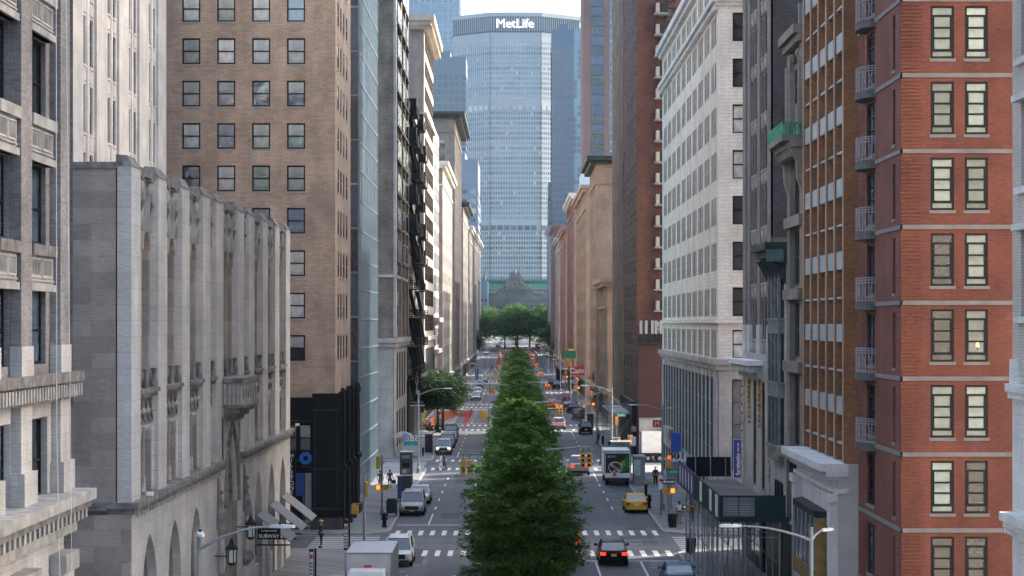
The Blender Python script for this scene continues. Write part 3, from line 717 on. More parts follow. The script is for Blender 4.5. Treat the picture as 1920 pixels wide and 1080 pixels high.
# L4 tan brick tower on a black base
b = Bld('tan_brick_building', 'tan brick apartment building above a black shopfront base at the first corner', -20, 161)
X0, X1, Y0, Y1 = -34, -13.3, 154.5, 169.6
b.shell(X0, X1, Y0, Y1, 9.7, 60, tan_brick, 'SE')
sc = [(-24.62-2.595*k, -23.27-2.595*k) for k in range(3, -1, -1)]+[(-24.62+2.595*k, -23.27+2.595*k) for k in range(1, 4)]
rows = [(33.95-3.15*k-.0, 35.87-3.15*k) for k in range(-6, 8)]
rows = [(r0+.7, r1+.7) for r0, r1 in rows if r0 > 10.5]
GP = [M['g_pale'], M['g_pale'], M['g_blue'], M['g_green'], M['g_pale'], M['g_dark'], M['g_blue']]
b.S(Y0, X0, X1, 9.7, 60, tan_brick, sc, rows, dep=.18, style='sash', panes=GP, sill=pale_stone)
b.E(X1, Y0, Y1, 9.7, 60, tan_brick, [(157.0,158.3),(159.6,160.8),(162.3,163.5),(165.0,166.3)], rows, dep=.18, style='sash', panes=[M['g_dark'], M['g_blue']], sill=pale_stone)
b.mb('quoin').box(X1-.001, X1+.06, Y0-.06, Y0+1.9, 9.75, 59.9, tan_brick)
ck = M['black']; bm_ = b.mb('shopfront')
b.S(Y0-.35, X0, X1-.9, 0, 9.7, ck, [(-32, -29), (-28, -25), (-23.0,-20.9), (-20.4,-18.3), (-16.95,-16.05), (-15.9,-15.0)], [(5.9, 7.9)], dep=.25, part='shopfront', style='sash', fr=ck, panes=[M['g_taupe'], M['g_blue']])
b.E(X1+.35, Y0, Y1, 0, 9.7, ck, [(156.9,159.0),(160.7,162.8),(164.5,166.8)], [(1.0, 4.2), (5.2, 8.2)], dep=.4, part='shopfront', style='grid', fr=M['iron'], panes=[M['g_dark']])
bm_.box(X0, X1+.3, Y0-.34, Y1, 9.55, 9.7, ck)
for y_ in (154.2, 159.3, 163.2, 167.2, 169.0):
    bm_.box(X1+.3, X1+.75, y_, y_+.9, .8, 10.3, ck); bm_.box(X1+.3, X1+.95, y_-.1, y_+1.0, .05, .85, M['dark']); bm_.box(X1+.3, X1+.9, y_-.05, y_+.95, 4.5, 4.9, ck)
    bm_.tube([(X1+.6, y_+.45, 9.9), (X1+.6, y_+.45, 10.6)], [.3, .12], ck, 6)
bm_.box(-14.9, X1+.5, Y0-.7, Y0-.33, 1.0, 10.2, ck); bm_.box(-15.0, X1+.62, Y0-.85, Y0-.33, .05, 1.0, plain('dark_plinth', (.06, .058, .055), .7)); bm_.box(-16.6, -14.9, Y0-.5, Y0-.34, 8.4, 9.9, ck)
for k in range(6): bm_.box(X0, -14.95, Y0-.42, Y0-.34, 8.25+.22*k, 8.32+.22*k, ck)
for z_ in (4.7, 5.15, 8.1): bm_.box(X0, -14.95, Y0-.5, Y0-.34, z_, z_+.12, M['dark'])
for z_ in (1.6, 4.55, 8.9): bm_.box(-14.95, X1+.56, Y0-.76, Y0-.69, z_, z_+.14, M['dark'])
for x_ in (-14.75, -13.15): bm_.box(x_, x_+.1, Y0-.74, Y0-.69, 1.9, 8.8, M['dark'])
bm_.box(-15.0+.02, -14.92, Y0-.45, Y0-.35, 0, 4.5, M['dark'])
dr = b.mb('bank_door'); dr.box(-17.0, -15.5, Y0-.40, Y0-.355, 2.6, 4.3, M['blue']); dr.box(-17.2, -16.3, Y0-.39, Y0-.356, .1, 2.55, M['g_dark']); dr.box(-15.65, -15.5, Y0-.42, Y0-.36, .1, 2.6, M['blue'])
for q in (-16.85, -16.7): dr.box(q, q+.05, Y0-.47, Y0-.4, 1.0, 1.5, M['chrome'])
b.mb('stone_panel').box(-15.45, -14.95, Y0-.40, Y0-.355, .1, 4.3, M['conc'])
b.finish()
r = empty('bank_emblem', (-15.4, Y0-.6, 4.95), 0, 'blue octagonal bank emblem with a square hole on the black shopfront', 'sign')
m = MB(); R1, R2 = .45, .17
for k in range(4):      # four tapered blades round a square hole
    a = pi/2*k; c_, s_ = cos(a), sin(a)
    for q in ([(-R2, R2), (R1*.42, R2), (R1*.98, R1*.42), (R1*.44, R1), (-R1*.42, R1), (-R2, R1*.9)], ):
        pts = [(-15.4+u*c_-v*s_, 5.4+u*s_+v*c_) for u, v in q]
        m.prism(pts, 'y', Y0-.55, Y0-.42, plain('emblem_blue', (.01, .13, .55), .4, var=.05))
m.build('emblem', r)
r = empty('restaurant_sign', (-16.3, Y0-1.1, 3.4), 0, 'tall black blade sign reading HILLSTONE in white letters', 'sign')
m = MB(); m.box(-16.62, -16.02, 152.9, 153.05, 2.55, 6.0, M['black']); m.build('board', r)
text('H\nI\nL\nL\nS\nT\nO\nN\nE', .42, (-.02, -.52, .9), (pi/2, 0, 0), M['white'], r)
# L5 glass building
cw = glass('curtain_glass', (.32, .45, .56), .04, 1.8, .45, wav=.01, wscale=.3); cwd = glass('curtain_glass_dark', (.04, .10, .16), .05, 2.2, .3, wav=.02)  # curtain_glass: reflected sky brightness is put into the pale base colour
cf = plain('curtain_mullion', (.30, .34, .36), .4, .5, 0)
b = Bld('glass_building', 'tall pale blue glass building with mirror-like curtain wall past the tan brick one', -20, 195)
b.shell(-30, -14.6, 169.7, 183, 0, 40, tan_brick, ''); X = -13.55
b.mb('roof').box(-29.9, -14.7, 207, 207.1, 1, 2, M['roof'])
b.shell(-30, X, 183, 207, 0, 66, cwd, 'SE')
b.S(183, -30, X, 0, 66, cf, [(-18.0+1.1*k, -16.95+1.1*k) for k in range(0, 4)], [(.4+3.9*k, 4.2+3.9*k) for k in range(16)], dep=.04, style='curtain', fr=cf, panes=[cwd])
b.E(X, 183, 207, 0, 66, cf, [(183.1+1.99*k, 185.05+1.99*k) for k in range(12)], [(.2+2.6*k, 2.76+2.6*k) for k in range(25)], dep=.04, style='curtain', fr=cf, panes=[cw])
b.finish()
# L6 umber brick
b = Bld('umber_brick_building', 'weathered umber brick building with dark bay windows after the second crossing', -20, 250)
X = -13.6; b.shell(-32, X, 235.5, 264, 0, 66, umber_brick, 'SE')
b.S(235.5, -32, X, 13.6, 66, umber_brick); b.S(235.45, -32, X, 0, 13.6, pale_stone)
cols = [(240.0+2.9*k, 241.6+2.9*k) for k in range(8)]
b.E(X, 235.5, 264, 13.6, 66, umber_brick, cols, flo(15.0, 13, 3.9, 2.6), dep=.3, style='sash', fr=M['f_black'], panes=[M['g_dark'], M['g_blue']])
b.E(X+.05, 235.5, 264, 0, 13.6, pale_stone, [(241.0+5.4*k, 243.6+5.4*k) for k in range(4)], [(1, 5.2), (6.5, 12)], dep=.5, style='loft', fr=M['f_black'], panes=[M['g_dark']])
pm = b.mb('pier')
for y_ in (235.4, 246.5, 255.3, 262.3): pm.box(X+.0, X+.3, y_, y_+1.7, 13.9, 66, pale_stone if y_ < 236 else umber_brick)
b.ledgeE(X, 235.5, 264, 13.2, 13.7, .6, pale_stone, south=-32); b.ledgeE(X, 235.5, 264, 12.7, 13.2, .35, pale_stone, south=-32); b.ledgeE(X, 235.5, 264, 20.6, 20.9, .3, pale_stone, south=-32)
bw2 = b.mb('bay_window')
for k in range(12):
    z_ = 22.5+3.9*k
    for y0_, y1_ in ((238.2, 246.0), (249.5, 254.8), (257.2, 262)):
        bw2.box(X+.02, X+.32, y0_, y1_, z_-.1, z_+2.5, M['f_bronze']); bw2.box(X+.1, X+.36, y0_+.25, y1_-.25, z_+.3, z_+2.2, M['g_dark']); bw2.box(X+.0, X+.5, y0_-.2, y1_+.2, z_-.3, z_-.1, M['dark'])
b.finish()
# L7 dark building with fire escape balconies
dkst = blocks('sooty_stone', (.10,.09,.08), (.07,.065,.06), (.08,.075,.07), 1.2, .5, .01, .3)
b = Bld('fire_escape_building', 'sooty dark building stacked with black iron balconies, sixth building up on the left', -20, 280)
b.shell(-32, X, 264.05, 298, 0, 43.2, dkst, 'E')
b.E(X, 264.05, 298, 0, 43.2, dkst, [(266.0+3.6*k, 268.2+3.6*k) for k in range(9)], flo(9.2, 9, 3.75, 2.5), dep=.3, style='sash', fr=M['f_black'], panes=[M['g_dark']])
bl = b.mb('fire_balcony')
for k in range(10):
    z_ = 8.6+3.7*k
    for y0_ in (266, 276, 286, 294):
        y1_ = y0_+(4.5 if y0_ < 290 else 3.5)
        if (k+int(y0_)) % 3 == 0 and k > 2: continue
        bl.box(X, X+1.35, y0_, y1_, z_, z_+.12, M['iron'])
        for q in range(4): bl.box(X, X+1.35, y0_, y0_+.05, z_+.3*q+.25, z_+.3*q+.32, M['iron']); bl.box(X+1.3, X+1.36, y0_, y1_, z_+.3*q+.25, z_+.3*q+.32, M['iron'])
        for q in range(7): bl.box(X+1.31, X+1.35, y0_+(y1_-y0_)*q/6-.02, y0_+(y1_-y0_)*q/6+.04, z_, z_+1.2, M['iron']); bl.box(X+.22*q, X+.22*q+.05, y0_-.01, y0_+.04, z_, z_+1.2, M['iron'])
        bl.bar((X+.3, y0_+.8, z_), (X+.9, y1_-.8, z_-3.3), .5, M['iron'], .08)
        if k > 3: bl.box(X+.1, X+1.2, y0_+.1, y0_+1.2, z_+.1, z_+2.3, M['dark'])
bl.box(X, X+1.3, 266, 298, 8.1, 8.35, M['dark'])
b.mb('parapet').box(X-.3, X+.35, 264.05, 298, 42.6, 43.6, M['conc'])
b.mb('shopfront').box(X-.2, X+.25, 264.3, 297.8, 0, 8.0, M['black'])
b.finish()
r = empty('blade_sign', (-13, 268, 6.5), 0, 'black vertical blade sign with white letters above the dark shopfront', 'sign')
m = MB(); m.box(-12.95, -11.95, 268, 268.12, 5.6, 9.6, M['black']); m.box(-13.5, -11.6, 267.9, 268.2, 4.9, 5.45, M['black']); m.box(-13.5, -11.5, 267.85, 268.25, 4.72, 4.9, M['white']); m.build('board', r)
text('F\nO\nO\nT\nE\nR', .6, (.55, -.06, 1.1), (pi/2, 0, 0), M['white'], r); text('ARHAUSTON', .3, (.45, -.2, -1.3), (pi/2, 0, 0), M['white'], r)
# L8 cream tower in block 3
cream = blocks('cream_stone', (.52,.46,.39), (.47,.41,.34), (.42,.37,.31), 1.3, .5, .01, .15)
cgrey = blocks('cream_side_brick', (.34,.29,.25), (.29,.245,.21), (.27,.24,.21), .5, .2, .015, .2)
b = Bld('cream_cornice_tower', 'cream tower with a bracketed cornice, its avenue front lit by low sun', -20, 335)
Y0, Y1 = 316, 352
b.shell(-34, X, Y0, Y1, 0, 62, cgrey, 'SE')
b.S(Y0, -34, X, 0, 62, cgrey, [(-16.3-2.6*k-1.3, -16.3-2.6*k) for k in range(4)][::-1], flo(14, 12, 3.9, 2.2), style='sash', panes=[M['g_blue'], M['g_dark']])
b.E(X, Y0, Y1, 13, 62, cream, rng(317.5, 351.5, 15, 1.25), flo(14.2, 12, 3.9, 2.6), dep=.35, style='sash', fr=M['f_bronze'], panes=[M['g_dark'], M['g_pale']])
b.E(X+.1, Y0, Y1, 0, 13, lime_w, rng(317, 352, 8, 2.4), [(.8, 5.2), (7, 11.5)], dep=.4, style='loft', panes=[M['g_dark']])
for z0_, z1_, o_ in ((61.2, 62.2, 1.6), (60.6, 61.2, 1.1), (59.9, 60.6, .6), (12.8, 13.4, .7), (47, 47.4, .5), (6, 6.4, .35)): b.ledgeE(X, Y0, Y1, z0_, z1_, o_, cream, south=-34)
cm = b.mb('cornice')
for k in range(36): cm.box(X, X+1.3, Y0+k, Y0+k+.4, 60.0, 60.6, cream)
for k in range(14): cm.box(-17.5+.3*k if k < 13 else -13.7, -17.3+.3*k if k < 13 else -13.6, Y0-1.0, Y0, 60.0, 60.6, cream)
b.finish()
b = Bld('green_glass_infill', 'slim white building with green glass bays after the cream cornice tower', -20, 365)
Y0, Y1 = 352.1, 378.5
b.shell(-30, X, Y0, Y1, 0, 49, lime_w, 'E')
b.E(X, Y0, Y1, 16, 49, lime_w, rng(353, 378, 4, 4.6), flo(17, 8, 3.9, 3.0), dep=.2, style='loft', fr=M['f_white'], panes=[M['g_green']])
b.E(X, Y0, Y1, 0, 16, pale_stone, rng(353, 378, 5, 2.4), [(1, 5), (7, 10), (11.5, 14.5)], dep=.3, style='sash', panes=[M['g_dark']])
b.ledgeE(X, Y0, Y1, 15.6, 16.4, .9, pale_stone); b.ledgeE(X, Y0, Y1, 10.2, 10.9, .7, pale_stone)
b.finish()
def tower(name, label, side, xf, depth, y0, y1, H, mat, mat2=None, wcol=1.3, pitch=3.6, wh=2.1, nc=None, z0=None, corn=None, fr=None, panes=None, base=None, group=None, near=False, nsc=None, cout=1.2, style='sash', sst=None):
    z0 = gz(y0) if z0 is None else z0
    b = Bld(name, label, xf+(-depth/2 if side == 'L' else depth/2), (y0+y1)/2, group=group, z=z0)
    xa, xb = (xf-depth, xf) if side == 'L' else (xf, xf+depth)
    mat2 = mat2 or mat; fr = fr or M['f_grey']; panes = panes or GL
    b.shell(xa, xb, y0, y1, z0-1, H, mat2, 'S'+('E' if side == 'L' else 'W'))
    nc = nc or max(2, int((y1-y0)/3.2)); rows = flo(z0+5.2, int((H-z0-6.5)/pitch), pitch, wh)
    nsc = nsc if nsc is not None else max(2, int(depth/3.2))
    b.S(y0, xa, xb, z0-1, H, mat2, rng(xa+.8, xb-.8, nsc, wcol) if nsc else (), rows, style=sst or style, fr=fr, panes=panes)
    (b.E if side == 'L' else b.W)(xf, y0, y1, z0-1, H, mat, rng(y0+.6, y1-.6, nc, wcol), [(z0+.8, z0+4)]+rows, dep=.3, style=style, fr=fr, panes=panes)
    pr_ = b.mb('pier'); sx_ = 1 if side == 'L' else -1
    for k in range(nc+1):
        yk = y0+.6+(y1-y0-1.2)*k/nc; pr_.box(xf, xf+sx_*(.05 if k % 2 else .13), yk-.45, yk+.45, z0+5, H-1.01, mat)
    lf = b.ledgeE if side == 'L' else b.ledgeW; so_ = xa if side == 'L' else xb
    cmat = corn or mat
    lf(xf, y0, y1, H-.4, H+.3, cout, cmat, south=so_); lf(xf, y0, y1, H-1.0, H-.4, cout*.6, cmat, south=so_); lf(xf, y0, y1, z0+4.5, z0+5, .5, mat, south=so_)
    lf(xf, y0, y1, H-4.3, H-4.0, .3, mat, south=so_)
    rt = b.mb('rooftop_shed'); xm = (xa+xb)/2; rt.box(xm-3, xm+3, y0+5, y0+12, H-.1, H+3, mat2)
    b.finish(near=near); return b
whst = blocks('bright_stone', (.60,.57,.52), (.55,.52,.47), (.48,.45,.41), 1.3, .5, .01, .15)
redst = blocks('red_grey_brick', (.30,.20,.17), (.25,.165,.14), (.24,.18,.16), .6, .25, .015, .2)
drab = blocks('drab_brick', (.27,.235,.20), (.22,.19,.165), (.22,.2,.18), .6, .25, .015, .2)
b = tower('ornate_white_building', 'brilliant white ornate front catching full sun on the fifth block, left side', 'L', X, 20, 397, 458.5, 46, whst, redst, nsc=4, wcol=1.0)
tower('green_cornice_tower', 'drab brick tower with arched top windows under a dark overhanging cornice', 'L', X, 22, 477.5, 539, 63.5, drab, drab, corn=M['dkcopper'], cout=2.4, nsc=5)
tower('sunlit_row_building', 'beige building with a dark cornice beyond the overhanging cornice tower', 'L', X, 20, 558, 619, 47.5, whst, drab, corn=M['dkcopper'], cout=1.8)
tower('balconied_row_building', 'narrow white and brown front lined with small balconies, far left row', 'L', X, 18, 638.5, 700, 45, whst, redst)
tower('plain_row_building', 'pale pinkish front past the balconied one in the far left row', 'L', X, 18, 719, 780, 46, pale_stone, redst)
tower('far_pale_building', 'last pale front of the left row above the far trees', 'L', X, 18, 799, 861, 47, pale_stone, pale_stone)
# ---------------- RIGHT SIDE ----------------
red_brick = blocks('red_brick', (.24,.060,.031), (.18,.043,.024), (.20,.09,.065), .21, .075, .012, .24, bump=.4)
or_brick = blocks('orange_brick', (.36,.165,.07), (.26,.105,.042), (.24,.13,.07), .25, .085, .01, .2)
or_fin = blocks('orange_fin_brick', (.46,.27,.17), (.42,.24,.15), (.36,.22,.15), .25, .085, .01, .12)
wh_brick = blocks('white_glazed_brick', (.80,.725,.63), (.75,.675,.585), (.62,.56,.49), 1.2, .27, .022, .1)
dk_brick = blocks('dark_mauve_brick', (.165,.13,.12), (.11,.085,.08), (.20,.165,.15), .35, .11, .014, .2)
mv_brick = blocks('mauve_stone_brick', (.25,.205,.185), (.20,.165,.15), (.21,.18,.165), .3, .1, .012, .2)
bn_brick = blocks('brown_red_brick', (.155,.062,.045), (.10,.042,.032), (.12,.06,.05), .5, .16, .016, .25)
beige_brick = blocks('beige_brick', (.37,.27,.20), (.32,.23,.17), (.30,.22,.17), .6, .22, .015, .2)
band = plain('band_concrete', (.22, .205, .19), .8, var=.15, scale=1.5)
# R1 cream edge building
b = Bld('cream_corner_building', 'cream brick building cut off by the right edge with carved white ledges', 22, 57)
X = 15.35; b.shell(X, 32, 40, 64, 0, 70, wh_brick, 'W')
cb_ = blocks('cream_small_brick', (.60,.53,.46), (.54,.475,.41), (.40,.36,.32), .25, .09, .01, .1)
b.W(X, 40, 64, 13.1, 70, cb_, [(42.5+3.8*k, 44.9+3.8*k) for k in range(5)]+[(61.2, 62.9)], flo(15.6, 6, 3.9, 2.6), dep=.3, style='loft', fr=M['f_bronze'], panes=[M['g_dark']])
b.W(X, 40, 64, 0, 13.1, lime_w, [(43+5*k, 46+5*k) for k in range(4)], [(1, 6)], dep=.3, style='loft', panes=[M['g_dark']])
for z0_, z1_, o_ in ((13.3, 13.55, .24), (13.1, 13.3, .15), (9.35, 9.6, .42), (9.15, 9.35, .3), (8.95, 9.15, .15)): b.ledgeW(X, 40, 64, z0_, z1_, o_, lime_w)
cm = b.mb('cornice')
for k in range(60): cm.box(X-.26, X, 40.2+.4*k, 40.4+.4*k, 8.95, 9.15, lime_w)
for z_ in (18.2, 22.1, 26): cm.box(X-.22, X+.1, 60.8, 63.3, z_, z_+.2, lime_w); cm.box(X-.15, X+.1, 60.8, 63.3, z_-2.8, z_-2.6, lime_w)
cm.box(X-.1, X+.1, 62.9, 63.98, 13.55, 14.3, lime_w)
b.finish()
# R2 red brick
b = Bld('red_brick_building', 'bright red brick apartment block with grey bands and black framed windows on the right', 22, 90)
X = 15.5; Y0, Y1 = 83.1, 93.4; ZB = [28.25+3.03*k for k in range(5, -9, -1)]
b.shell(X, 34, Y0, Y1, 0, 74, red_brick, 'SW')
rows = [(z-.17-2.1, z-.17) for z in ZB if z > 3]
b.S(Y0, X, 34, 0, 74, red_brick, [(16.66,17.6),(18.03,18.95),(20.5,21.4),(22.2,23.1),(25,26),(27,28)], rows, dep=.12, style='five', fr=M['f_black'], panes=[M['g_mint'], M['g_mint'], M['g_green'], M['g_mint'], M['g_dark']], sill=band)
b.W(X, Y0, Y1, 0, 74, red_brick, [(84.45,85.0),(89.3,91.3)], [(z-.3-2.25, z-.3) for z in ZB if z > 3], dep=.2, style='grid', fr=M['f_black'], panes=[M['g_dark'], M['g_blue']], sill=band)
bd = b.mb('stone_band')
for z in ZB: bd.box(X-.05, 34, Y0-.05, Y0+.03, z-.0, z+.17, band); bd.box(X-.05, X+.03, Y0-.05, Y1+.03, z, z+.17, band)
qn = b.mb('corbelled_brickwork')
for z in ZB:
    for k in range(19): zz = z+.22+.148*k; qn.box(X-.035, X+.8, Y0-.035, Y0+.02, zz, zz+.074, red_brick); qn.box(X-.035, X+.02, 91.9, Y1, zz, zz+.074, red_brick)
b.finish()
bz = [z for z in ZB if 8 < z < 32]
bpos = ['topmost', 'second from the top', 'third from the top', 'fourth from the top', 'fifth from the top', 'sixth from the top', 'seventh from the top', 'lowest']
def mk_balcony():
    r = empty('balcony', (0, 0, 0), 0, 'x', 'balcony', 'rounded balconies on the red brick corner')
    m = MB(); arc = [(-.62*sin(pi*k/10)-.02 if 0 < k < 10 else 0, 1.35*-cos(pi*k/10)) for k in range(11)]
    m.prism(arc, 'z', -.32, -.02, plain('dark_concrete', (.10, .095, .09), .8)); m.build('slab', r, local=True)
    q = MB(); rm = plain('railing_grey', (.36, .33, .34), .5, var=.05)
    pts = [(-.58*sin(pi*k/14)-.03, 1.28*-cos(pi*k/14)) for k in range(15)]
    for z_ in (.08, .84, .95, 1.05): q.tube([(x, y, z_) for x, y in pts], .018, rm, 5)
    for x, y in pts: q.tube([(x, y, 0), (x, y, 1.05)], .014, rm, 4)
    for (xa, ya), (xb, yb) in list(zip(pts, pts[1:]))[1:-1:2]: q.bar((xa, ya, .1), (xb, yb, .84), .018, rm); q.bar((xa, ya, .84), (xb, yb, .1), .018, rm)
    q.build('railing', r, local=True); return r
br_ = mk_balcony()
for i, z in enumerate(bz):
    o = br_ if i == 0 else copy_tree(br_); o.location = (X, 90.3, z+.17)
    o['label'] = 'small rounded balcony with criss-cross railing on the red brick corner, '+bpos[min(i, 7)]
# lamp seen in a window of the red building
r = empty('table_lamp', (18.55, 83.45, 14.3), 0, 'glowing orange lamp inside a dark window of the red brick building', 'lamp')
m = MB(); m.tube([(18.55, 83.17, 14.45), (18.55, 83.17, 14.62)], [.07, .05], M['g_lit'], 8); m.build('lamp_shade', r)
m = MB(); m.tube([(18.55, 83.17, 14.32), (18.55, 83.17, 14.45)], .015, M['dark'], 6); m.build('stem', r)
# R3 orange brick with fins
b = Bld('orange_fin_building', 'orange-brown brick building with vertical fins and grey panels over a white stone base', 22, 104)
Y0, Y1 = 97.6, 111.6; b.shell(X+.0, 34, Y0, Y1, 0, 74, or_brick, 'WS')
b.S(Y0, X, 34, 8.8, 74, or_brick); b.S(Y0-.03, X-.3, 34, 0, 8.8, plain('pale_render', (.50,.48,.46), .85, var=.12, scale=.8))
b.W(X+.45, Y0, Y1, 8.8, 74, or_brick, [(98.4+2.68*k, 100.7+2.68*k) for k in range(5)], [(29.25+3.46*k, 30.35+3.46*k) for k in range(-6, 6)], dep=.15, style='plain', fr=M['f_grey'], panes=[M['g_blue'], M['g_pale']])
fn = b.mb('brick_fin')
for k in range(6): y_ = 97.62+2.68*k; fn.box(X, X+.44, y_, y_+.42, 8.85, 73.9, or_brick); fn.box(X-.02, X-.001, y_, y_+.42, 8.85, 73.9, or_fin)
gp = b.mb('grey_panel'); pm_ = plain('grey_blue_panel', (.36,.40,.40), .6, var=.12, scale=.8)
for k in range(-6, 6):
    for q in range(5): gp.box(X+.06, X+.44, 98.06+2.68*q, 100.28+2.68*q, 28.35+3.46*k, 29.2+3.46*k, pm_); gp.box(X+.08, X+.44, 98.06+2.68*q, 100.28+2.68*q, 30.4+3.46*k, 30.5+3.46*k, pm_)
b.W(X-.3, Y0, Y1, 0, 8.2, lime_w, [(99.6, 109.6)], [(.6, 6.2)], dep=.3, win=False)
for z0_, z1_, o_ in ((8.45, 8.8, 1.15), (8.2, 8.45, .85), (7.4, 7.6, .5)): b.ledgeW(X-.0, Y0-.1, Y1, z0_, z1_, o_, lime_w, back=.2)
cm = b.mb('cornice')
for k in range(46): cm.box(X-.75, X-.3, 97.7+.3*k, 97.83+.3*k, 8.02, 8.2, lime_w)
for y_ in (97.5, 110.0): cm.box(X-.62, X-.3, y_, y_+1.3, 0, 7.4, lime_w); cm.box(X-.75, X-.3, y_-.1, y_+1.4, 7.0, 7.4, lime_w)
brz = plain('bronze_panel', (.28, .17, .05), .45, .3, .3); bz_ = b.mb('bronze_bay_window')
bz_.prism([(X-.3, 100.2), (X-.95, 100.9), (X-.95, 108.4), (X-.3, 109.3)], 'z', 2.6, 3.4, brz); bz_.prism([(X-.3, 100.2), (X-.95, 100.9), (X-.95, 108.4), (X-.3, 109.3)], 'z', 6.0, 6.3, M['dark'])
bz_.prism([(X-.25, 100.3), (X-.88, 101.0), (X-.88, 108.3), (X-.25, 109.2)], 'z', 3.4, 6.0, M['g_dark'])
for k in range(6): bz_.box(X-.95, X-.88, 100.9+1.5*k-.04, 100.9+1.5*k+.04, 3.4, 6.0, M['conc'])
bz_.box(X-.97, X-.2, 100.1, 100.3, 2.0, 6.0, brz); bz_.box(X-.5, X-.3, 99.65, 109.55, .6, 2.0, M['g_dark'])
b.finish()
# R4 narrow ornate
orn_st = blocks('brown_ornate_stone', (.30,.245,.195), (.25,.205,.165), (.2,.17,.14), 1.1, .5, .012, .3)
b = Bld('ornate_narrow_building', 'narrow brownstone building with a green copper balcony squeezed beside the orange fins', 22, 114.8)
Y0, Y1 = 111.65, 118; b.shell(X, 32, Y0, Y1, 0, 31.5, orn_st, 'W'); b.mb('unseen_sun_blocker').box(22, 33.9, Y0+.1, Y1-.1, 31.4, 74, beige_brick)  # tall rear block is unseen, added to keep sun off the left fronts
b.W(X+.3, Y0, Y1, 0, 31.5, orn_st, [(112.9, 116.7)], [(8.6, 12.6), (13.5, 16.6), (17.5, 20.6), (21.4, 24.4), (27.6, 29.6)], dep=.3, style='loft', fr=M['f_bronze'], panes=[M['g_dark']])
pm = b.mb('pier')
for y_ in (111.7, 116.8): pm.box(X, X+.29, y_, y_+1.1, 8.5, 31.3, orn_st); pm.tube([(X-.02, y_+.55, 26.2), (X-.02, y_+.55, 29.8)], .18, orn_st, 8)
for z0_, z1_, o_ in ((31.0, 31.5, .5), (30.6, 31.0, .25), (25.2, 25.5, 1.1), (24.9, 25.2, .7), (12.7, 13.3, .25), (16.7, 17.3, .25), (8.0, 8.5, .6), (20.7, 21.3, .2)): b.ledgeW(X, Y0, Y1, z0_, z1_, o_, orn_st)
cm = b.mb('cornice')
for k in range(10): cm.box(X-.6, X, 111.9+.6*k, 112.15+.6*k, 24.4, 24.9, orn_st)
for y_ in (111.8, 117): cm.prism([(X, 22.6), (X-.25, 23.2), (X-.3, 24.2), (X-.8, 24.9), (X, 24.9)], 'y', y_, y_+.5, orn_st)
for y_ in (113.2, 115.9): cm.ball((X+.1, y_, 30.1), .3, orn_st, 8, 6)
cb2 = b.mb('copper_railing')
cpb = plain('bright_green_copper', (.06, .27, .15), .7, var=.4, scale=3)
for k in range(20): y_ = 111.75+.32*k; cb2.tube([(X-1.0, y_, 25.5), (X-1.0, y_, 25.95), (X-1.0, y_, 26.25)], [.07, .11, .04], cpb, 6)
for k in range(4): cb2.tube([(X-.9+.25*k, 111.7, 25.5), (X-.9+.25*k, 111.7, 26.2)], .08, cpb, 6)
cb2.box(X-1.08, X-.92, 111.65, 118, 26.1, 26.2, cpb); cb2.box(X-1.05, X-.95, 111.65, 118, 25.5, 25.62, cpb); cb2.box(X-1.05, X, 111.65, 111.75, 26.1, 26.2, cpb)
b.mb('base_arch').box(X-.02, X+.28, 112.9, 116.7, .5, 7.6, M['g_dark']); b.mb('shopfront').box(X-.25, X-.03, 111.7, 117.9, .14, 4.3, M['black'])  # shopfront: added black sheet painting in the shade under the shed
b.mb('cell_antenna').box(X+.4, X+.7, 113, 113.3, 31.5, 33.4, M['white']); b.mb('cell_antenna').box(X+.8, X+1.1, 114.2, 114.5, 31.5, 33.8, M['white']); b.mb('cell_antenna').box(X+.35, X+.6, 115.6, 115.85, 31.5, 33.2, M['lampgrey'])
b.finish()
# R4b green copper bay
b = Bld('copper_bay_building', 'slim building with a dark green copper bay and heavy bracketed cornice', 22, 121.5)
Y0, Y1 = 118.05, 125.3; b.shell(X, 32, Y0, Y1, 0, 19.0, orn_st, 'W'); b.mb('unseen_sun_blocker').box(22, 33.9, Y0+.1, Y1-.1, 18.9, 74, beige_brick)  # unseen rear mass added to shade the facades across the avenue
b.W(X, Y0, Y1, 0, 19.0, pale_stone, [(119.4, 123.6)], [(1, 6.2)], dep=.3, style='loft', panes=[M['g_dark']])
b.mb('shopfront').box(X-.25, X-.03, 118.2, 125.2, .14, 4.6, M['f_bronze']); cy = b.mb('copper_bay'); bgm = plain('bay_grey_green', (.17,.18,.16), .7, var=.3)  # shopfront: dark sheet added as painted shade beneath the shed
for k in range(3):
    z_ = 7.4+3.7*k; cy.box(X-.35, X+.1, 119.0, 124.2, z_, z_+.8, bgm); cy.box(X-.28, X+.1, 119.2, 124.0, z_+.8, z_+3.7, M['g_dark']); cy.box(X-.42, X, 118.9, 124.3, z_+.75, z_+.9, bgm)
    for q in range(4): cy.box(X-.36, X-.2, 119.15+1.57*q, 119.35+1.57*q, z_+.8, z_+3.7, bgm)
cy.box(X-.38, X+.1, 119, 124.2, 18.4, 18.7, bgm)
cm = b.mb('cornice')
for z0_, z1_, o_ in ((19.6, 20.0, 1.25), (19.2, 19.6, .9), (18.8, 19.2, .5)): cm.box(X-o_, X+.3, Y0-.1, Y1, z0_, z1_, M['dkcopper'])
for k in range(8): cm.prism([(X, 17.6), (X-.3, 18.0), (X-.9, 19.1), (X, 19.2)], 'y', Y0+.2+.95*k, Y0+.5+.95*k, M['dkcopper'])
cm.box(X-1.2, X-.2, Y0-.15, Y0-.1, 18.9, 19.6, M['copper'])
b.finish()
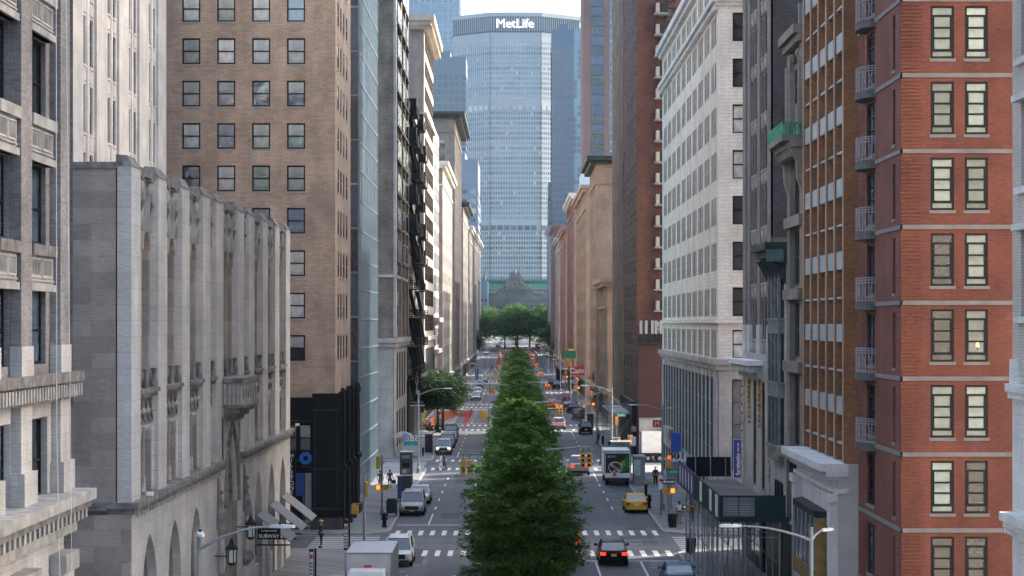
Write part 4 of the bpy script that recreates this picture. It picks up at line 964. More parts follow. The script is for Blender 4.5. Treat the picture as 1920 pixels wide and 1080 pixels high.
# R5 dark brick tower
b = Bld('dark_brick_tower', 'tall mauve-brown brick tower with carved spandrels over a rusticated stone base', 22, 133)
Y0, Y1 = 125.35, 140.7; b.shell(X, 34, Y0, Y1, 0, 64, dk_brick, 'WS')
b.S(Y0, X, 34, 20.6, 64, dk_brick); b.S(Y0+.02, X, 34, 0, 20.6, beige_brick)
cols = [(127.6,128.8),(129.3,130.5),(133.0,134.2),(134.7,135.9)]
b.W(X+.14, Y0, Y1, 13.5, 64, mv_brick, cols, [(14.4+3.52*k, 16.9+3.52*k) for k in range(14)], dep=.2, style='sash', fr=M['f_bronze'], panes=[M['g_dark'], M['g_blue']])
pm = b.mb('pier')
for a, c in ((125.35,127.2),(130.9,132.6),(136.3,138.0),(138.9,140.7)): pm.box(X, X+.13, a, c, 15.3, 63.8, mv_brick); pm.box(X-.04, X+.28, a-.03, c+.03, 13.5, 15.3, lime)
for a, c in ((128.85,129.25),(134.25,134.65)): pm.box(X+.05, X+.13, a, c, 13.6, 63.8, mv_brick)
sp = b.mb('spandrel'); sps = plain('mauve_spandrel', (.24,.20,.18), .85, var=.2)
for k in range(14):
    for a, c in cols: z_ = 13.5+3.52*k; sp.box(X+.04, X+.13, a, c, z_+.0, z_+.85, sps); sp.ball((X+.04, (a+c)/2, z_+.42), .22, trimst, 7, 5, (.4, 1, 1.3)); sp.box(X+.0, X+.13, a-.05, c+.05, z_+.78, z_+.88, trimst)
b.W(X, Y0, Y1, 0, 13.5, pale_stone, [(128.2,129.8),(132.8, 134.4)], [(5.0, 11.8)], dep=.5, win=True, style='plain', fr=M['f_bronze'], panes=[M['g_dark']])
cm = b.mb('cornice'); cm.box(X-1.0, X+.2, 129.6, 140.75, 12.75, 13.05, M['white']); cm.box(X-.8, X, 129.8, 140.7, 12.3, 12.75, trimst); cm.box(X-.3, X, 129.8, 140.7, 11.9, 12.3, trimst)
qn = b.mb('quoin')
for k in range(19):
    z_ = .4+.6*k
    for a, c in ((125.4,126.9),(139.3,140.75)): qn.box(X-.1, X, a+(.25 if k % 2 else 0), c, z_, z_+.48, pale_stone)
b.mb('shopfront').box(X-.25, X-.03, 127.4, 139.0, .14, 4.4, M['black']); b.mb('shopfront').box(X-.28, X-.251, 128.4, 133.0, .9, 3.6, M['g_dark']); gd = plain('gilded_relief', (.42,.24,.06), .5, .4, .4)  # shopfront: dark panels added to stand in for shade below the shed
for a in (130.6, 136.2):
    for k in range(9): b.mb('gilded_relief').ball((X-.05, a+.1*(k % 2), 11.6-.33*k), .2-.01*k, gd, 6, 5)
b.finish()
# R6 white glazed brick
b = Bld('white_brick_building', 'big white glazed brick building with triple windows past the first crossing, right side', 24, 184)
X = 15.3; Y0, Y1 = 155.3, 214; H = 43.3
b.shell(X, 36, Y0, Y1, 0, H, wh_brick, 'WS'); b.mb('unseen_sun_blocker').box(27, 45, Y0+2, Y1-2, H-.05, 84, wh_brick)  # hidden block behind the roofline, added to shade the left side
rws = [(36.45+3.42*k, 38.6+3.42*k) for k in range(-7, 2)]
rws = [r for r in rws if r[0] > 15.9]+[(12.75, 14.9)]
b.S(Y0, X, 36, 12.2, H, wh_brick, [(16.35+3.6*k, 17.75+3.6*k) for k in range(5)], rws, dep=.35, style='sash', fr=M['f_black'], panes=[M['g_dark'], M['g_blue'], M['g_dark'], M['g_pale']], sill=lime_w)
cols = []
for k in range(10):
    y_ = 157.0+5.65*k
    for q in range(3): cols.append((y_+1.4*q, y_+1.4*q+1.05))
b.W(X, Y0, Y1, 12.2, H, wh_brick, cols, rws, dep=.18, style='sash', fr=plain('window_frame_taupe', (.30, .27, .24), .6, var=0), panes=[M['g_taupe'], M['g_pale'], M['g_taupe']])
b.S(Y0-.04, X, 36, 0, 12.2, pale_stone, [(16.3, 17.8), (20, 21.6)], [(4.4, 11.2)], dep=.4, style='grid', fr=M['f_black'], panes=[M['g_blue']])
b.W(X-.04, Y0, Y1, 0, 12.2, pale_stone, [(158.6+3.35*k, 161.3+3.35*k) for k in range(16)], [(.5, 3.2), (4.0, 11.3)], dep=.3, style='grid', fr=M['f_grey'], panes=[glass('shop_glass', (.06,.10,.09), .04, 2.2, .2, wav=.02)])
for z0_, z1_, o_, mt in ((12.3, 12.7, .45, pale_stone), (11.9, 12.3, .25, pale_stone), (15.4, 15.7, .22, wh_brick), (39.4, 39.8, .5, lime_w), (39.1, 39.4, .25, lime_w), (42.9, 43.5, .7, lime_w), (42.5, 42.9, .4, lime_w), (3.3, 3.5, .12, trimst)): b.ledgeW(X, Y0, Y1, z0_, z1_, o_, mt, south=36)
cm = b.mb('cornice')
for k in range(96): cm.box(X-.38, X, Y0+.1+.61*k, Y0+.4+.61*k, 38.85, 39.1, lime_w)
pm = b.mb('pilaster')
for k in range(17): y_ = 157.9+3.35*k; pm.box(X-.1, X-.04, y_, y_+.5, .1, 11.9, lime)
b.finish()
# R7a lower painted building and R7 brown brick tower with balconies
b = Bld('painted_wall_building', 'low building with a dark red painted party wall beside the white delivery truck', 22, 238)
oxide = plain('oxblood_paint', (.05, .012, .011), .7, var=.15, scale=.6)
b.shell(14.2, 34, 236.3, 239.9, 0, 13.0, oxide, 'S'); b.S(236.3, 14.2, 34, 4.6, 13.0, oxide); b.S(236.2, 14.25, 34, 0, 4.5, pale_stone); b.mb('wall').box(14.2, 34, 236.1, 236.28, 4.5, 4.65, M['conc'])
b.mb('roller_door').box(16.2, 19.4, 236.1, 236.19, 1.2, 3.2, M['dark'])
an = b.mb('roof_antennas')
an.box(14.0, 18, 236.0, 239, 13.0, 13.3, M['iron'])
for k in range(14): an.bar((14.1+.28*k, 236.1, 13.3), (14.1+.28*k, 236.1, 15.0), .07, M['iron'])
for z_ in (13.6, 14.0, 14.5, 15): an.bar((14.0, 236.1, z_), (18, 236.1, z_), .06, M['iron'])
for k in range(10): an.box(14.1+.38*k, 14.35+.38*k, 236.3, 236.5, 13.3, 13.9+.1*(k % 3), M['dark'])
for x_ in (14.3, 14.9, 15.6, 16.0, 16.6, 17.0): an.box(x_, x_+.3, 235.9, 236.05, 14.2, 15.7, M['lampgrey'])
b.finish()
b = Bld('brown_brick_tower', 'dark brown-red brick tower with a column of concrete balconies, right side', 24, 254)
b.shell(14.2, 34, 240, 268, 0, 72, bn_brick, 'WS')
b.S(240, 14.2, 34, 0, 72, bn_brick, [(17.3, 18.6)], [(13.4+2.44*k, 15.2+2.44*k) for k in range(22)], dep=.3, style='plain', fr=M['f_black'], panes=[M['g_dark']])
b.W(14.2, 240, 268, 0, 72, bn_brick, [(242,243.3),(244,245.3),(248.5,249.8),(250.6,251.9),(256,257.3),(258,259.3),(263,264.3)], [(7+2.85*k, 8.8+2.85*k) for k in range(22)], dep=.15, style='sash', fr=M['f_bronze'], panes=[M['g_dark']])
b.finish()
slab = plain('balcony_slab', (.22,.23,.225), .8, var=.15); pnl = plain('balcony_panel', (.36,.33,.29), .8, var=.1)
r0 = empty('balcony', (0, 0, 0), 0, 'x', 'balcony', 'concrete balconies in a column on the brown brick tower')
m = MB(); m.box(0, 1.6, -1.6, 0, -.2, 0, slab); m.build('slab', r0, local=True)
m = MB(); m.box(.2, .28, -1.5, 0, 0, 1.1, pnl); m.box(.28, 1.6, -1.5, -1.42, 0, 1.1, M['dark']); m.box(.2, .6, -1.56, -1.5, 0, 1.1, pnl); m.build('parapet', r0, local=True)
NB = ['lowest', 'second lowest', 'third lowest', 'fourth from the bottom', 'fifth from the bottom', 'sixth from the bottom', 'seventh from the bottom', 'eighth from the bottom', 'ninth from the bottom', 'tenth from the bottom', 'eleventh from the bottom', 'twelfth from the bottom', 'thirteenth from the bottom', 'fourth from the top', 'third from the top', 'second from the top', 'topmost in the photo']
for i in range(17):
    o = r0 if i == 0 else copy_tree(r0); o.location = (16.15, 240, 12.0+2.44*i); o['label'] = 'concrete balcony of the brown brick tower, '+NB[i]
tower('beige_slab_building', 'tall beige brick building streaked by reflected light behind the brown brick tower', 'R', 14.2, 18, 268.1, 298.5, 72, beige_brick, wcol=1.2)
tower('low_ornate_building', 'low ornate stone building below the copper cornice building, right side', 'R', 14.3, 18, 316.5, 347.5, 22, orn_st, beige_brick, nsc=2, wcol=1.5)
b = tower('copper_cornice_building', 'beige brick building crowned by a wide green copper cornice, right side', 'R', 13.9, 20, 348, 378.5, 43, beige_brick, corn=M['dkcopper'], cout=1.7, nsc=1)
pinkst = blocks('pink_brick', (.36,.22,.18), (.31,.19,.155), (.29,.2,.17), .6, .25, .015, .15)
tower('banded_brick_building', 'buff brick building with white bands beyond the copper cornice', 'R', 13.9, 20, 397, 458.5, 41.5, beige_brick, nsc=3)
tower('red_white_top_building', 'reddish building with a white parapet, sixth block on the right', 'R', 13.9, 20, 477.5, 539, 45, pinkst, nsc=5, corn=lime_w)
tower('pink_row_building', 'pinkish building with balconies in the far right row', 'R', 13.9, 20, 558, 619, 41, pinkst)
tower('buff_row_building', 'buff building past the pinkish one in the far right row', 'R', 13.9, 20, 638.5, 700, 41.5, pale_stone, pinkst)
tower('dull_row_building', 'reddish brown building before the last one of the far right row', 'R', 13.9, 20, 719, 780, 49, pinkst, redst)
tower('blue_striped_building', 'bluish building with bright window stripes closing the far right row', 'R', 13.9, 20, 799, 861, 52, plain('bluegrey_clad', (.25,.32,.40), .5, var=.1), panes=[M['g_pale'], M['g_blue']], wcol=2.2)
# ---------------- FAR TOWERS ----------------
def gtower(name, label, x0, x1, y0, y1, H, mat, gmat, nx, ny, pitch, wh, fr, west=False, east=False, limit=60, wf=.78):
    z0 = gz(y0); b = Bld(name, label, (x0+x1)/2, (y0+y1)/2, z=z0)
    b.shell(x0, x1, y0, y1, z0-1, H, mat, 'S'+('W' if west else '')+('E' if east else ''))
    rows = flo(z0+8, int((H-z0-16)/pitch), pitch, wh)
    b.S(y0, x0, x1, z0-1, H, mat, rng(x0, x1, nx, (x1-x0)/nx*wf), rows, dep=.2, style='curtain', fr=fr, panes=gmat)
    if west: b.W(x0, y0, y1, z0-1, H, mat, rng(y0, y1, ny, (y1-y0)/ny*wf), rows, dep=.2, style='curtain', fr=fr, panes=gmat)
    if east: b.E(x1, y0, y1, z0-1, H, mat, rng(y0, y1, ny, (y1-y0)/ny*wf), rows, dep=.2, style='curtain', fr=fr, panes=gmat)
    b.mb('rooftop_shed').box(x0+(x1-x0)*.3, x0+(x1-x0)*.7, y0+5, y1-5, H-.1, H+4, mat)
    b.finish(near=False, limit=limit); return b
bl_g = plain('blue_curtain_spandrel', (.17,.27,.35), .35, .2, .1, .05); dkb = plain('dark_blue_spandrel', (.05,.10,.17), .4, .2, .1, .05)
gl_b = glass('far_blue_glass', (.10,.19,.27), .08, 1.8, .3, wav=.02); gl_d = glass('far_dark_glass', (.03,.06,.11), .08, 1.8, .2, wav=.02)
gtower('light_blue_skyscraper', 'pale blue glass skyscraper rising out of the frame left of the wide office tower', -96, -42, 1620, 1680, 330, bl_g, [gl_b], 12, 8, 4.2, 3.6, cf, east=True)
gtower('slate_blue_tower', 'slate blue office block left of the wide office tower', -58, -27.5, 1200, 1240, 169, plain('slate_blue_clad', (.10,.16,.20), .5, .1, .1, .05), [gl_d], 9, 8, 4.2, 3.0, dkb, east=True)
gtower('bluegrey_midrise', 'blue-grey building with square windows at the far left end of the avenue', -34, -15.2, 884, 940, 85, plain('bluegrey_render', (.17,.22,.28), .6, var=.1, scale=.1), [M['g_pale'], gl_d], 5, 8, 4.0, 1.9, M['f_white'], east=True, wf=.55)
gtower('dark_blue_tower', 'dark blue glass tower overlapping the right side of the wide office tower', 24, 37.8, 1300, 1340, 199, dkb, [gl_d], 6, 8, 4.0, 3.2, M['f_black'], west=True)
gtower('mid_blue_tower', 'mid blue glass tower just right of the dark blue one', 38.6, 46, 1345, 1380, 203, bl_g, [gl_b, gl_d], 3, 8, 4.0, 3.2, dkb, west=True)
gtower('small_white_tower', 'small white and blue tower in the gap on the right', 21, 24.6, 640, 665, 62, plain('bluewhite_clad', (.5,.57,.62), .5, var=.05), [gl_b, M['g_blue']], 2, 8, 3.6, 2.2, M['f_white'], west=True)
b = Bld('brick_glass_tower', 'brick-edged dark glass tower rising out of the frame on the right', 29, 712)
salmon = plain('salmon_brick', (.20,.115,.095), .8, var=.1, scale=.1)
b.shell(23.4, 32.3, 700, 730, -1, 145, salmon, 'S'); b.S(700, 23.4, 32.3, -1, 145, salmon, [(26.0, 30.4)], flo(40, 32, 3.3, 2.7), dep=.3, style='loft', fr=M['f_black'], panes=[gl_d, gl_d, M['g_dark']])
for k in range(33): b.mb('spandrel').box(26.0, 30.4, 699.9, 700.2, 39.42+3.3*k, 39.98+3.3*k, dkb)
b.finish(near=False)
gtower('pale_glass_tower', 'sliver of pale blue glass tower right of the brick-edged tower', 41.5, 52, 905, 940, 190, bl_g, [gl_b], 4, 6, 4, 3.4, cf, west=True)
# wide office tower (octagonal slab) with its roof sign
b = Bld('wide_office_tower', 'huge pale octagonal office tower with white lettering closing the end of the avenue', 1, 1570, z=9)
oc = plain('office_precast', (.31,.35,.37), .6, var=.1, scale=.05); yf = 1550; zt = 246
pts = [(-46, 1572), (-17.5, 1550), (20.5, 1550), (50, 1572)]
rows = []
z = 22
while z < 226:
    if not (172 < z < 180 or 83 < z < 90): rows.append((z, z+2.25))
    z += 3.72
pan = [gl_b, gl_b, gl_d, M['g_pale'], M['g_blue']]
rowpan = {}
for (xa, ya), (xb, yb) in zip(pts, pts[1:]):
    U = Vector((xb-xa, yb-ya)); L = U.length; U.normalize(); NN = (U.y, -U.x)
    n = int(L/1.85)
    b.face((xa, ya), U, NN, L, 9, 232, oc, rng(0, L, n, L/n*.62), rows, dep=.35, style='spandrel', fr=M['f_grey'], panes=pan)
    lv = b.mb('crown_louvre')
    for k in range(n):
        u = L*(k+.5)/n; p = (xa+U.x*u, ya+U.y*u); q = (p[0]+NN[0]*.6, p[1]+NN[1]*.6)
        lv.bar((p[0], p[1], 233.2), (p[0], p[1], 244), .7, oc, 1.2)
    b.mb('crown').hexa([(xa-U.x*.0-NN[0]*0, ya+1.5, 232.02), (xb, yb+1.5, 232.02), (xb, yb+20, 232.02), (xa, ya+20, 232.02), (xa, ya+1.5, 244), (xb, yb+1.5, 244), (xb, yb+20, 244), (xa, ya+20, 244)], dkb)
    b.mb('crown_rail').hexa([(xa-.5, ya-1.2, 244.01), (xb+.5, yb-1.2, 244.01), (xb+.5, yb+20, 244.01), (xa-.5, ya+20, 244.01), (xa-.5, ya-1.2, 247), (xb+.5, yb-1.2, 247), (xb+.5, yb+20, 247), (xa-.5, ya+20, 247)], oc)
    for zb in (174, 84.5):
        for k in range(int(L/5)): u = 5*k+2.5; b.mb('plant_floor_opening').bar((xa+U.x*(u-2)+NN[0]*.2, ya+U.y*(u-2)+NN[1]*.2, zb+2), (xa+U.x*(u+2)+NN[0]*.2, ya+U.y*(u+2)+NN[1]*.2, zb+2), .5, M['g_blue'] if zb > 100 else gl_d, 3.6)
for rx in (-17.5, 20.5): b.mb('corner_joint').box(rx-.3, rx+.3, 1549.3, 1549.9, 12, 232, M['f_grey'])
mb = b.mb('wall'); pl_ = [(-46,1572),(-46,1600),(50,1600),(50,1572)]
for (xa, ya), (xb, yb) in zip(pl_[:-1], pl_[1:]): mb.poly([(xb,yb,9),(xa,ya,9),(xa,ya,244),(xb,yb,244)], oc)
# choose one pane kind per floor so that floors read as bands
fl = {}
nw = []
for wi in b.wins:
    k = round(wi[0].z, 1)
    if k not in fl: fl[k] = random.choice([gl_b, gl_d, M['g_blue'], gl_d] if k > 84 else [gl_d, M['g_dark'], gl_d, gl_b])
    wi = list(wi); 
    if random.random() < .85: wi[6] = fl[k]
    nw.append(tuple(wi))
b.wins = nw
r = b.finish(near=False)
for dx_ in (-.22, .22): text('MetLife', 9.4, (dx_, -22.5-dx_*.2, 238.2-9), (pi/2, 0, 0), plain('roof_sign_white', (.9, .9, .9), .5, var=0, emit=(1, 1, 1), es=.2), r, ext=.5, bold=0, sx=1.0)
# railway terminal front
b = Bld('railway_terminal', 'stone railway terminal with green roof, columns and a sculpted clock group', 1, 1470)
ts = plain('terminal_stone', (.33,.30,.28), .85, var=.2, scale=.1); zg = gz(1450)
Zp = lambda py: PZ(py, 1450)
b.mb('wall').box(-40, 44, 1456, 1500, zg, Zp(548), ts); b.mb('entablature').box(-40, 44, 1449, 1456, Zp(572), Zp(562), ts); b.mb('entablature').box(-41, 45, 1447.5, 1456, Zp(562), Zp(558.5), ts)
b.mb('attic').box(-39, 43, 1450.5, 1455.9, Zp(558.4), Zp(544), ts); b.mb('attic').box(-40, 44, 1449.8, 1455.8, Zp(544), Zp(542.2), ts)
cg = plain('terminal_green_roof', (.14,.36,.24), .7, var=.12, scale=.1)
b.mb('roof').hexa([(-39,1452,Zp(542.1)),(43,1452,Zp(542.1)),(43,1490,Zp(542.1)),(-39,1490,Zp(542.1)),(-39,1455,Zp(527)),(43,1455,Zp(527)),(43,1488,Zp(527)),(-39,1488,Zp(527))], cg); b.mb('roof').box(-40, 44, 1453, 1488, Zp(526.9), Zp(523), cg)
cl = b.mb('column')
for xc in (-32,-29.5,-17.5,-15,-3.5,-1,10,12.5,24,26.5,38,40.5): cl.tube([(xc+1.2, 1452, zg), (xc+1.2, 1452, Zp(573))], [.95, .8], ts, 10); cl.box(xc+.1, xc+2.3, 1451, 1453, Zp(573), Zp(572), ts)
for xc in (-23.5, -9.5, 4.5, 18.5, 32): b.mb('arch_window').box(xc-3, xc+4.5, 1455.5, 1455.95, zg+2, Zp(576), gl_d)
sg = b.mb('clock_sculpture'); xc = PX(966, 1450); yc = 1449
def zz(py): return Zp(py)
prof = [(-12.5, 545), (-12.2, 541), (-9.5, 539), (-9.6, 535), (-6.8, 531), (-6.2, 524), (-4.6, 521), (-3.6, 514), (-3.9, 509), (-1.8, 511), (0, 506.5), (1.9, 510), (3.8, 508), (3.3, 513), (4.6, 520), (6.4, 524), (6.9, 530), (9.6, 535), (9.5, 539), (12.0, 541), (12.3, 545)]
sg.prism([(xc+u, zz(v)) for u, v in prof], 'y', yc, yc+2.4, ts)
for i in range(46):
    u = random.uniform(-10, 10); vmax = 541-(1-abs(u)/11)*26; v = random.uniform(vmax, 543)
    sg.ball((xc+u, yc-.1, zz(v)), random.uniform(.5, 1.2), ts, 7, 5, (1, .8, 1.4))
sg.ball((xc, yc, zz(514)), 1.4, ts, 8, 6, (1, .8, 2)); sg.bar((xc, yc, zz(512)), (xc+3.8, yc, zz(509)), .6, ts); sg.bar((xc, yc, zz(512)), (xc-3.8, yc, zz(510)), .6, ts)
ck_ = b.mb('clock'); ck_.tube([(xc, yc-1.2, zz(533.5)), (xc, yc-.6, zz(533.5))], 1.9, plain('clock_gold', (.45,.38,.22), .5), 20); ck_.tube([(xc, yc-1.25, zz(533.5)), (xc, yc-1.2, zz(533.5))], .9, M['dark'], 16)
for s_ in (-1, 1):
    for q in range(7): b.mb('side_sculpture').ball((xc+s_*(13.5+q*.9), yc+.5, zz(549+(q % 3))), 1.2, ts, 7, 5, (1, .7, 1.2))
b.finish(near=False)
# the low blue building left of the terminal and tall wings flanking it
gtower('flanking_blue_building', 'dark blue building beside the left end of the railway terminal', -60, -22.5, 1395, 1440, 96, dkb, [gl_d], 10, 6, 4, 2.6, M['f_black'], east=True)
gtower('small_blue_annex', 'low blue annex between trees and railway terminal', -22.4, -17.5, 1400, 1440, 44, bl_g, [gl_d], 2, 5, 4, 2.6, dkb)
gtower('flanking_dark_building', 'dark slab beside the right end of the railway terminal', 23.5, 60, 1395, 1440, 110, dkb, [gl_d, M['g_blue']], 10, 6, 4, 2.6, M['f_black'], west=True)
# ---------------- TREES ----------------
leaf_b = leafmat('leaf_bright', (.032,.088,.011), (.10,.205,.022), .9)
leaf_d = leafmat('leaf_dark', (.012,.032,.012), (.022,.055,.018), .4)
leaf_m = leafmat('leaf_mid', (.022,.055,.014), (.06,.14,.03), .25)
def leaf(v, f, p, sz, rnd, flat=.5, d=None):
    n = Vector((rnd.gauss(0, flat), rnd.gauss(0, flat), 1)).normalized()
    a = (d or Vector((rnd.gauss(0, 1), rnd.gauss(0, 1), 0)))
    a = (a-n*a.dot(n)).normalized(); c = n.cross(a); k = len(v)
    v += [tuple(p-a*sz*.1), tuple(p+a*sz*.45-c*sz*.3), tuple(p+a*sz), tuple(p+a*sz*.45+c*sz*.3)]; f.append((k, k+1, k+2, k+3))
def crown_mesh(name, kind, seed, H, R, zb, nb, nl, sz, mat):
    rnd = random.Random(seed); v = []; f = []
    if kind == 'cone':       # layered sprays on ascending branches
        for i in range(nb):
            t = (i+rnd.random())/nb; t = t**1.15; z0 = zb+(H-zb)*t
            env = R*sqrt(max(.02, 1-t**1.7))*(.6+.4*min(1, (t+.1)*4))*(.86+.14*sin(seed+9*t))*rnd.uniform(.68, 1.14)+.2; az = rnd.random()*2*pi
            lift = rnd.uniform(-.02, .42)+.45*t*t
            d = Vector((cos(az), sin(az), 0)); side = Vector((-sin(az), cos(az), 0))
            for j in range(nl):
                s = rnd.random()**.55; w_ = env*.3*(1-.55*s)+.1
                p = d*env*s+side*rnd.gauss(0, w_*.5)+Vector((0, 0, z0+env*s*lift-.2*s*s*env+rnd.gauss(0, .1)))
                dd = (d*1.2+side*rnd.gauss(0, .8)+Vector((0, 0, rnd.gauss(.15, .25))))
                leaf(v, f, p, sz*rnd.uniform(.7, 1.3), rnd, .45, dd)
    else:                    # rounded broad crown in many clumps
        for i in range(nb):
            az = rnd.random()*2*pi; u = rnd.uniform(-.75, 1); rr = (1-u*u)**.5 if abs(u) < 1 else 0
            k = rnd.uniform(.35, 1.02); cz = (zb+H)/2; hz = (H-zb)/2
            c = Vector((R*rr*cos(az)*k, R*rr*sin(az)*k, cz+hz*u*k)); cr = R*rnd.uniform(.13, .24)
            for j in range(nl):
                q = Vector((rnd.gauss(0, 1), rnd.gauss(0, 1), rnd.gauss(0, .55)))*cr*.62
                leaf(v, f, c+q, sz*rnd.uniform(.7, 1.4), rnd, .6)
    me = bpy.data.meshes.new(name); me.from_pydata(v, [], f); me.materials.append(mat); me.update(); return me
def trunk_mb(kind, seed, H, R, zb):
    rnd = random.Random(seed+50); m = MB(); th = H*.85 if kind == 'cone' else zb+(H-zb)*.45
    m.tube([(0, 0, -.1), (.02, .03, zb), (-.05, .04, th*.6), (0, 0, th)], [R*.05+.04, R*.04+.03, R*.025+.02, .03], M['trunk'], 8)
    for k in range(26 if kind == 'cone' else 12):
        z0 = zb+(th-zb)*rnd.random()*.8; az = rnd.random()*2*pi; L = R*(.75 if kind != 'cone' else .8*(1-(z0-zb)/(H-zb)))
        m.tube([(0, 0, z0), (cos(az)*L*.5, sin(az)*L*.5, z0+L*.3), (cos(az)*L, sin(az)*L, z0+L*(.75 if kind != 'cone' else .4))], [.06, .04, .015], M['trunk'], 5)
    return m
protos = {}
def tree(pkey, spec, x, y, s=1.0, sz=None, rz=None, label='', cat='tree', group=None, name='median_tree'):
    if pkey not in protos:
        kind, seed, H, R, zb, nb, nl, lsz, mat = spec
        cm_ = crown_mesh('crown', kind, seed, H, R, zb, nb, nl, lsz, mat); t_ = trunk_mb(kind, seed, H, R, zb)
        r = empty(name, (0, 0, 0)); c = bpy.data.objects.new('crown', cm_); COL.objects.link(c); c.parent = r
        t_.build('trunk', r, local=True); protos[pkey] = r; o = r
    else: o = copy_tree(protos[pkey])
    o.name = name if o is protos[pkey] else name
    o.location = (x, y, gz(y)+.15); o.rotation_euler = (0, 0, rz if rz is not None else random.uniform(0, 6.28)); o.scale = (s, s, sz or s)
    tag(o, label, cat, group); return o
gm_ = 'row of green trees along the median'
MT = [(113, 1.12), (121.5, 1.1), (130, 1.0), (160, .97), (169.5, 1.04), (178.5, .9), (188, 1.0), (197, .9), (206, 1.02), (213, .88)]
lab = ['nearest bright green cone-shaped median tree, at the bottom of the photo', 'second median tree from the bottom of the photo, just behind the nearest', 'median tree standing just before the first crossing', 'median tree just past the first crossing', 'second median tree past the first crossing', 'third median tree past the first crossing', 'fourth median tree past the first crossing', 'fifth median tree past the first crossing', 'sixth median tree past the first crossing', 'last median tree before the second crossing']
SPC = [('cone', s_, 7.9, 3.75, 1.5, 270, 130, .21, leaf_b) for s_ in (3, 8, 21)]
for i, (y_, s_) in enumerate(MT):
    tree('cone%d' % (i % 3), SPC[i % 3], .7+random.uniform(-.2, .2), y_, s_, min(s_, 1.03)*random.uniform(.9, 1.0), label=lab[i], group=gm_)
ordn = ['first', 'second', 'third', 'fourth', 'fifth', 'sixth', 'seventh']
cr_n = ['second', 'third', 'fourth', 'fifth', 'sixth', 'seventh']
for bi, c in enumerate(CK[2:7]):
    for k in range(6):
        y_ = c+15+9.6*k
        tree('cone%d' % ((k+bi) % 3), None, .9, y_, random.uniform(.98, 1.14), random.uniform(.82, .96), label='small median tree, %s of its row past the %s crossing' % (ordn[k], cr_n[bi]), group=gm_)
SPR = ('round', 5, 8.4, 3.9, 2.2, 260, 80, .26, leaf_d)
tree('rnd', SPR, -10.6, 292, .95, label='dark round pavement tree nearest the black shopfront on the left', name='street_tree')
tree('rnd', None, -10.2, 301, 1.0, label='dark round pavement tree beside the orange fenced dig on the left', name='street_tree')
SPB = ('round', 9, 15.5, 7.5, 1.8, 210, 70, .5, leaf_m)
for i, (x, y, s_, l_) in enumerate([(1.5, 812, 1.05, 'big green tree on the median in front of the railway terminal'), (-3.5, 835, .95, 'broad green tree left of the big median tree'), (6.5, 838, .95, 'broad green tree right of the big median tree'), (1, 860, 1.12, 'tall green tree behind the big median tree'),
        (-15, 760, .72, 'dark tree at the pavement edge of the far left row'), (-13.5, 820, .85, 'second dark tree up the far left pavement'), (-14, 900, .95, 'third dark tree up the far left pavement'), (-12.5, 985, 1.0, 'last tree of the far left pavement, highest against the terminal'),
        (15.5, 700, .62, 'dark tree at the pavement edge of the far right row'), (14.5, 775, .8, 'second dark tree up the far right pavement'), (15, 850, .95, 'third dark tree up the far right pavement'), (13, 950, 1.05, 'last tree of the far right pavement'),
        (2, 985, 1.05, 'hazy median tree furthest up the avenue'), (7.6, 760, .5, 'small low tree in the far right roadway edge')][:13]):
    tree('big', SPB, x, y, s_, label=l_, group='large trees at the far end of the avenue', name='broad_tree')
# planter bush under the street trees and the bright plants by the shed
def bush(label, x, y, r_, h, mat, z=None, n=14, cat='bush'):
    me = crown_mesh('foliage', 'round', int(x*7+y), h, r_, .1, n, 60, .16, mat)
    o = bpy.data.objects.new('bush', me); COL.objects.link(o); o.location = (x, y, .14 if z is None else z); tag(o, label, cat)
bush('dark bush at the foot of the pavement trees on the left', -10.6, 282, 1.3, 1.6, leaf_d, n=26)
lime_leaf = leafmat('leaf_lime', (.07,.16,.02), (.13,.26,.03), 1)
bush('bright green leafy plant beside the shed at the bottom right', 11.35, 87.5, .5, 1.1, lime_leaf, z=.6, n=20, cat='plant'); bush('second bright green plant, right of the first by the shed', 12.2, 89.5, .42, 1.3, lime_leaf, z=.9, n=18, cat='plant')
bush('potted green shrub under the scaffold shed', 13.2, 104, .6, 1.5, leaf_m, n=22, cat='plant')
# ---------------- VEHICLES ----------------
def paint(name, c, rough=.28, metal=.25):
    m = plain('car_'+name, c, rough, metal, var=.04); return m
wheel_cache = {}
def wheels(r, xs, ys, rad, wd=.22):
    for x in xs:
        for y in ys:
            k = (rad, wd, x > 0)
            if k not in wheel_cache:
                t = MB(); t.tube([(-wd/2, 0, 0), (-wd/2+.03, 0, 0), (wd/2-.03, 0, 0), (wd/2, 0, 0)], [rad*.92, rad, rad, rad*.92], M['rubber'], 18)
                ri = MB(); sg_ = 1 if x > 0 else -1; ri.tube([(sg_*(wd/2+.002), 0, 0), (sg_*(wd/2+.015), 0, 0)], [rad*.62, rad*.55], M['chrome'], 12)
                for q in range(5): a = 2*pi*q/5; ri.bar((sg_*(wd/2+.018), 0, 0), (sg_*(wd/2+.018), cos(a)*rad*.6, sin(a)*rad*.6), .03, M['dark'])
                o = t.build('wheel', None); o.parent = r; p = ri.build('rim', None); p.parent = o; wheel_cache[k] = o
            else:
                o = copy_tree(wheel_cache[k]); o.parent = r
            o.location = (x, y, rad)
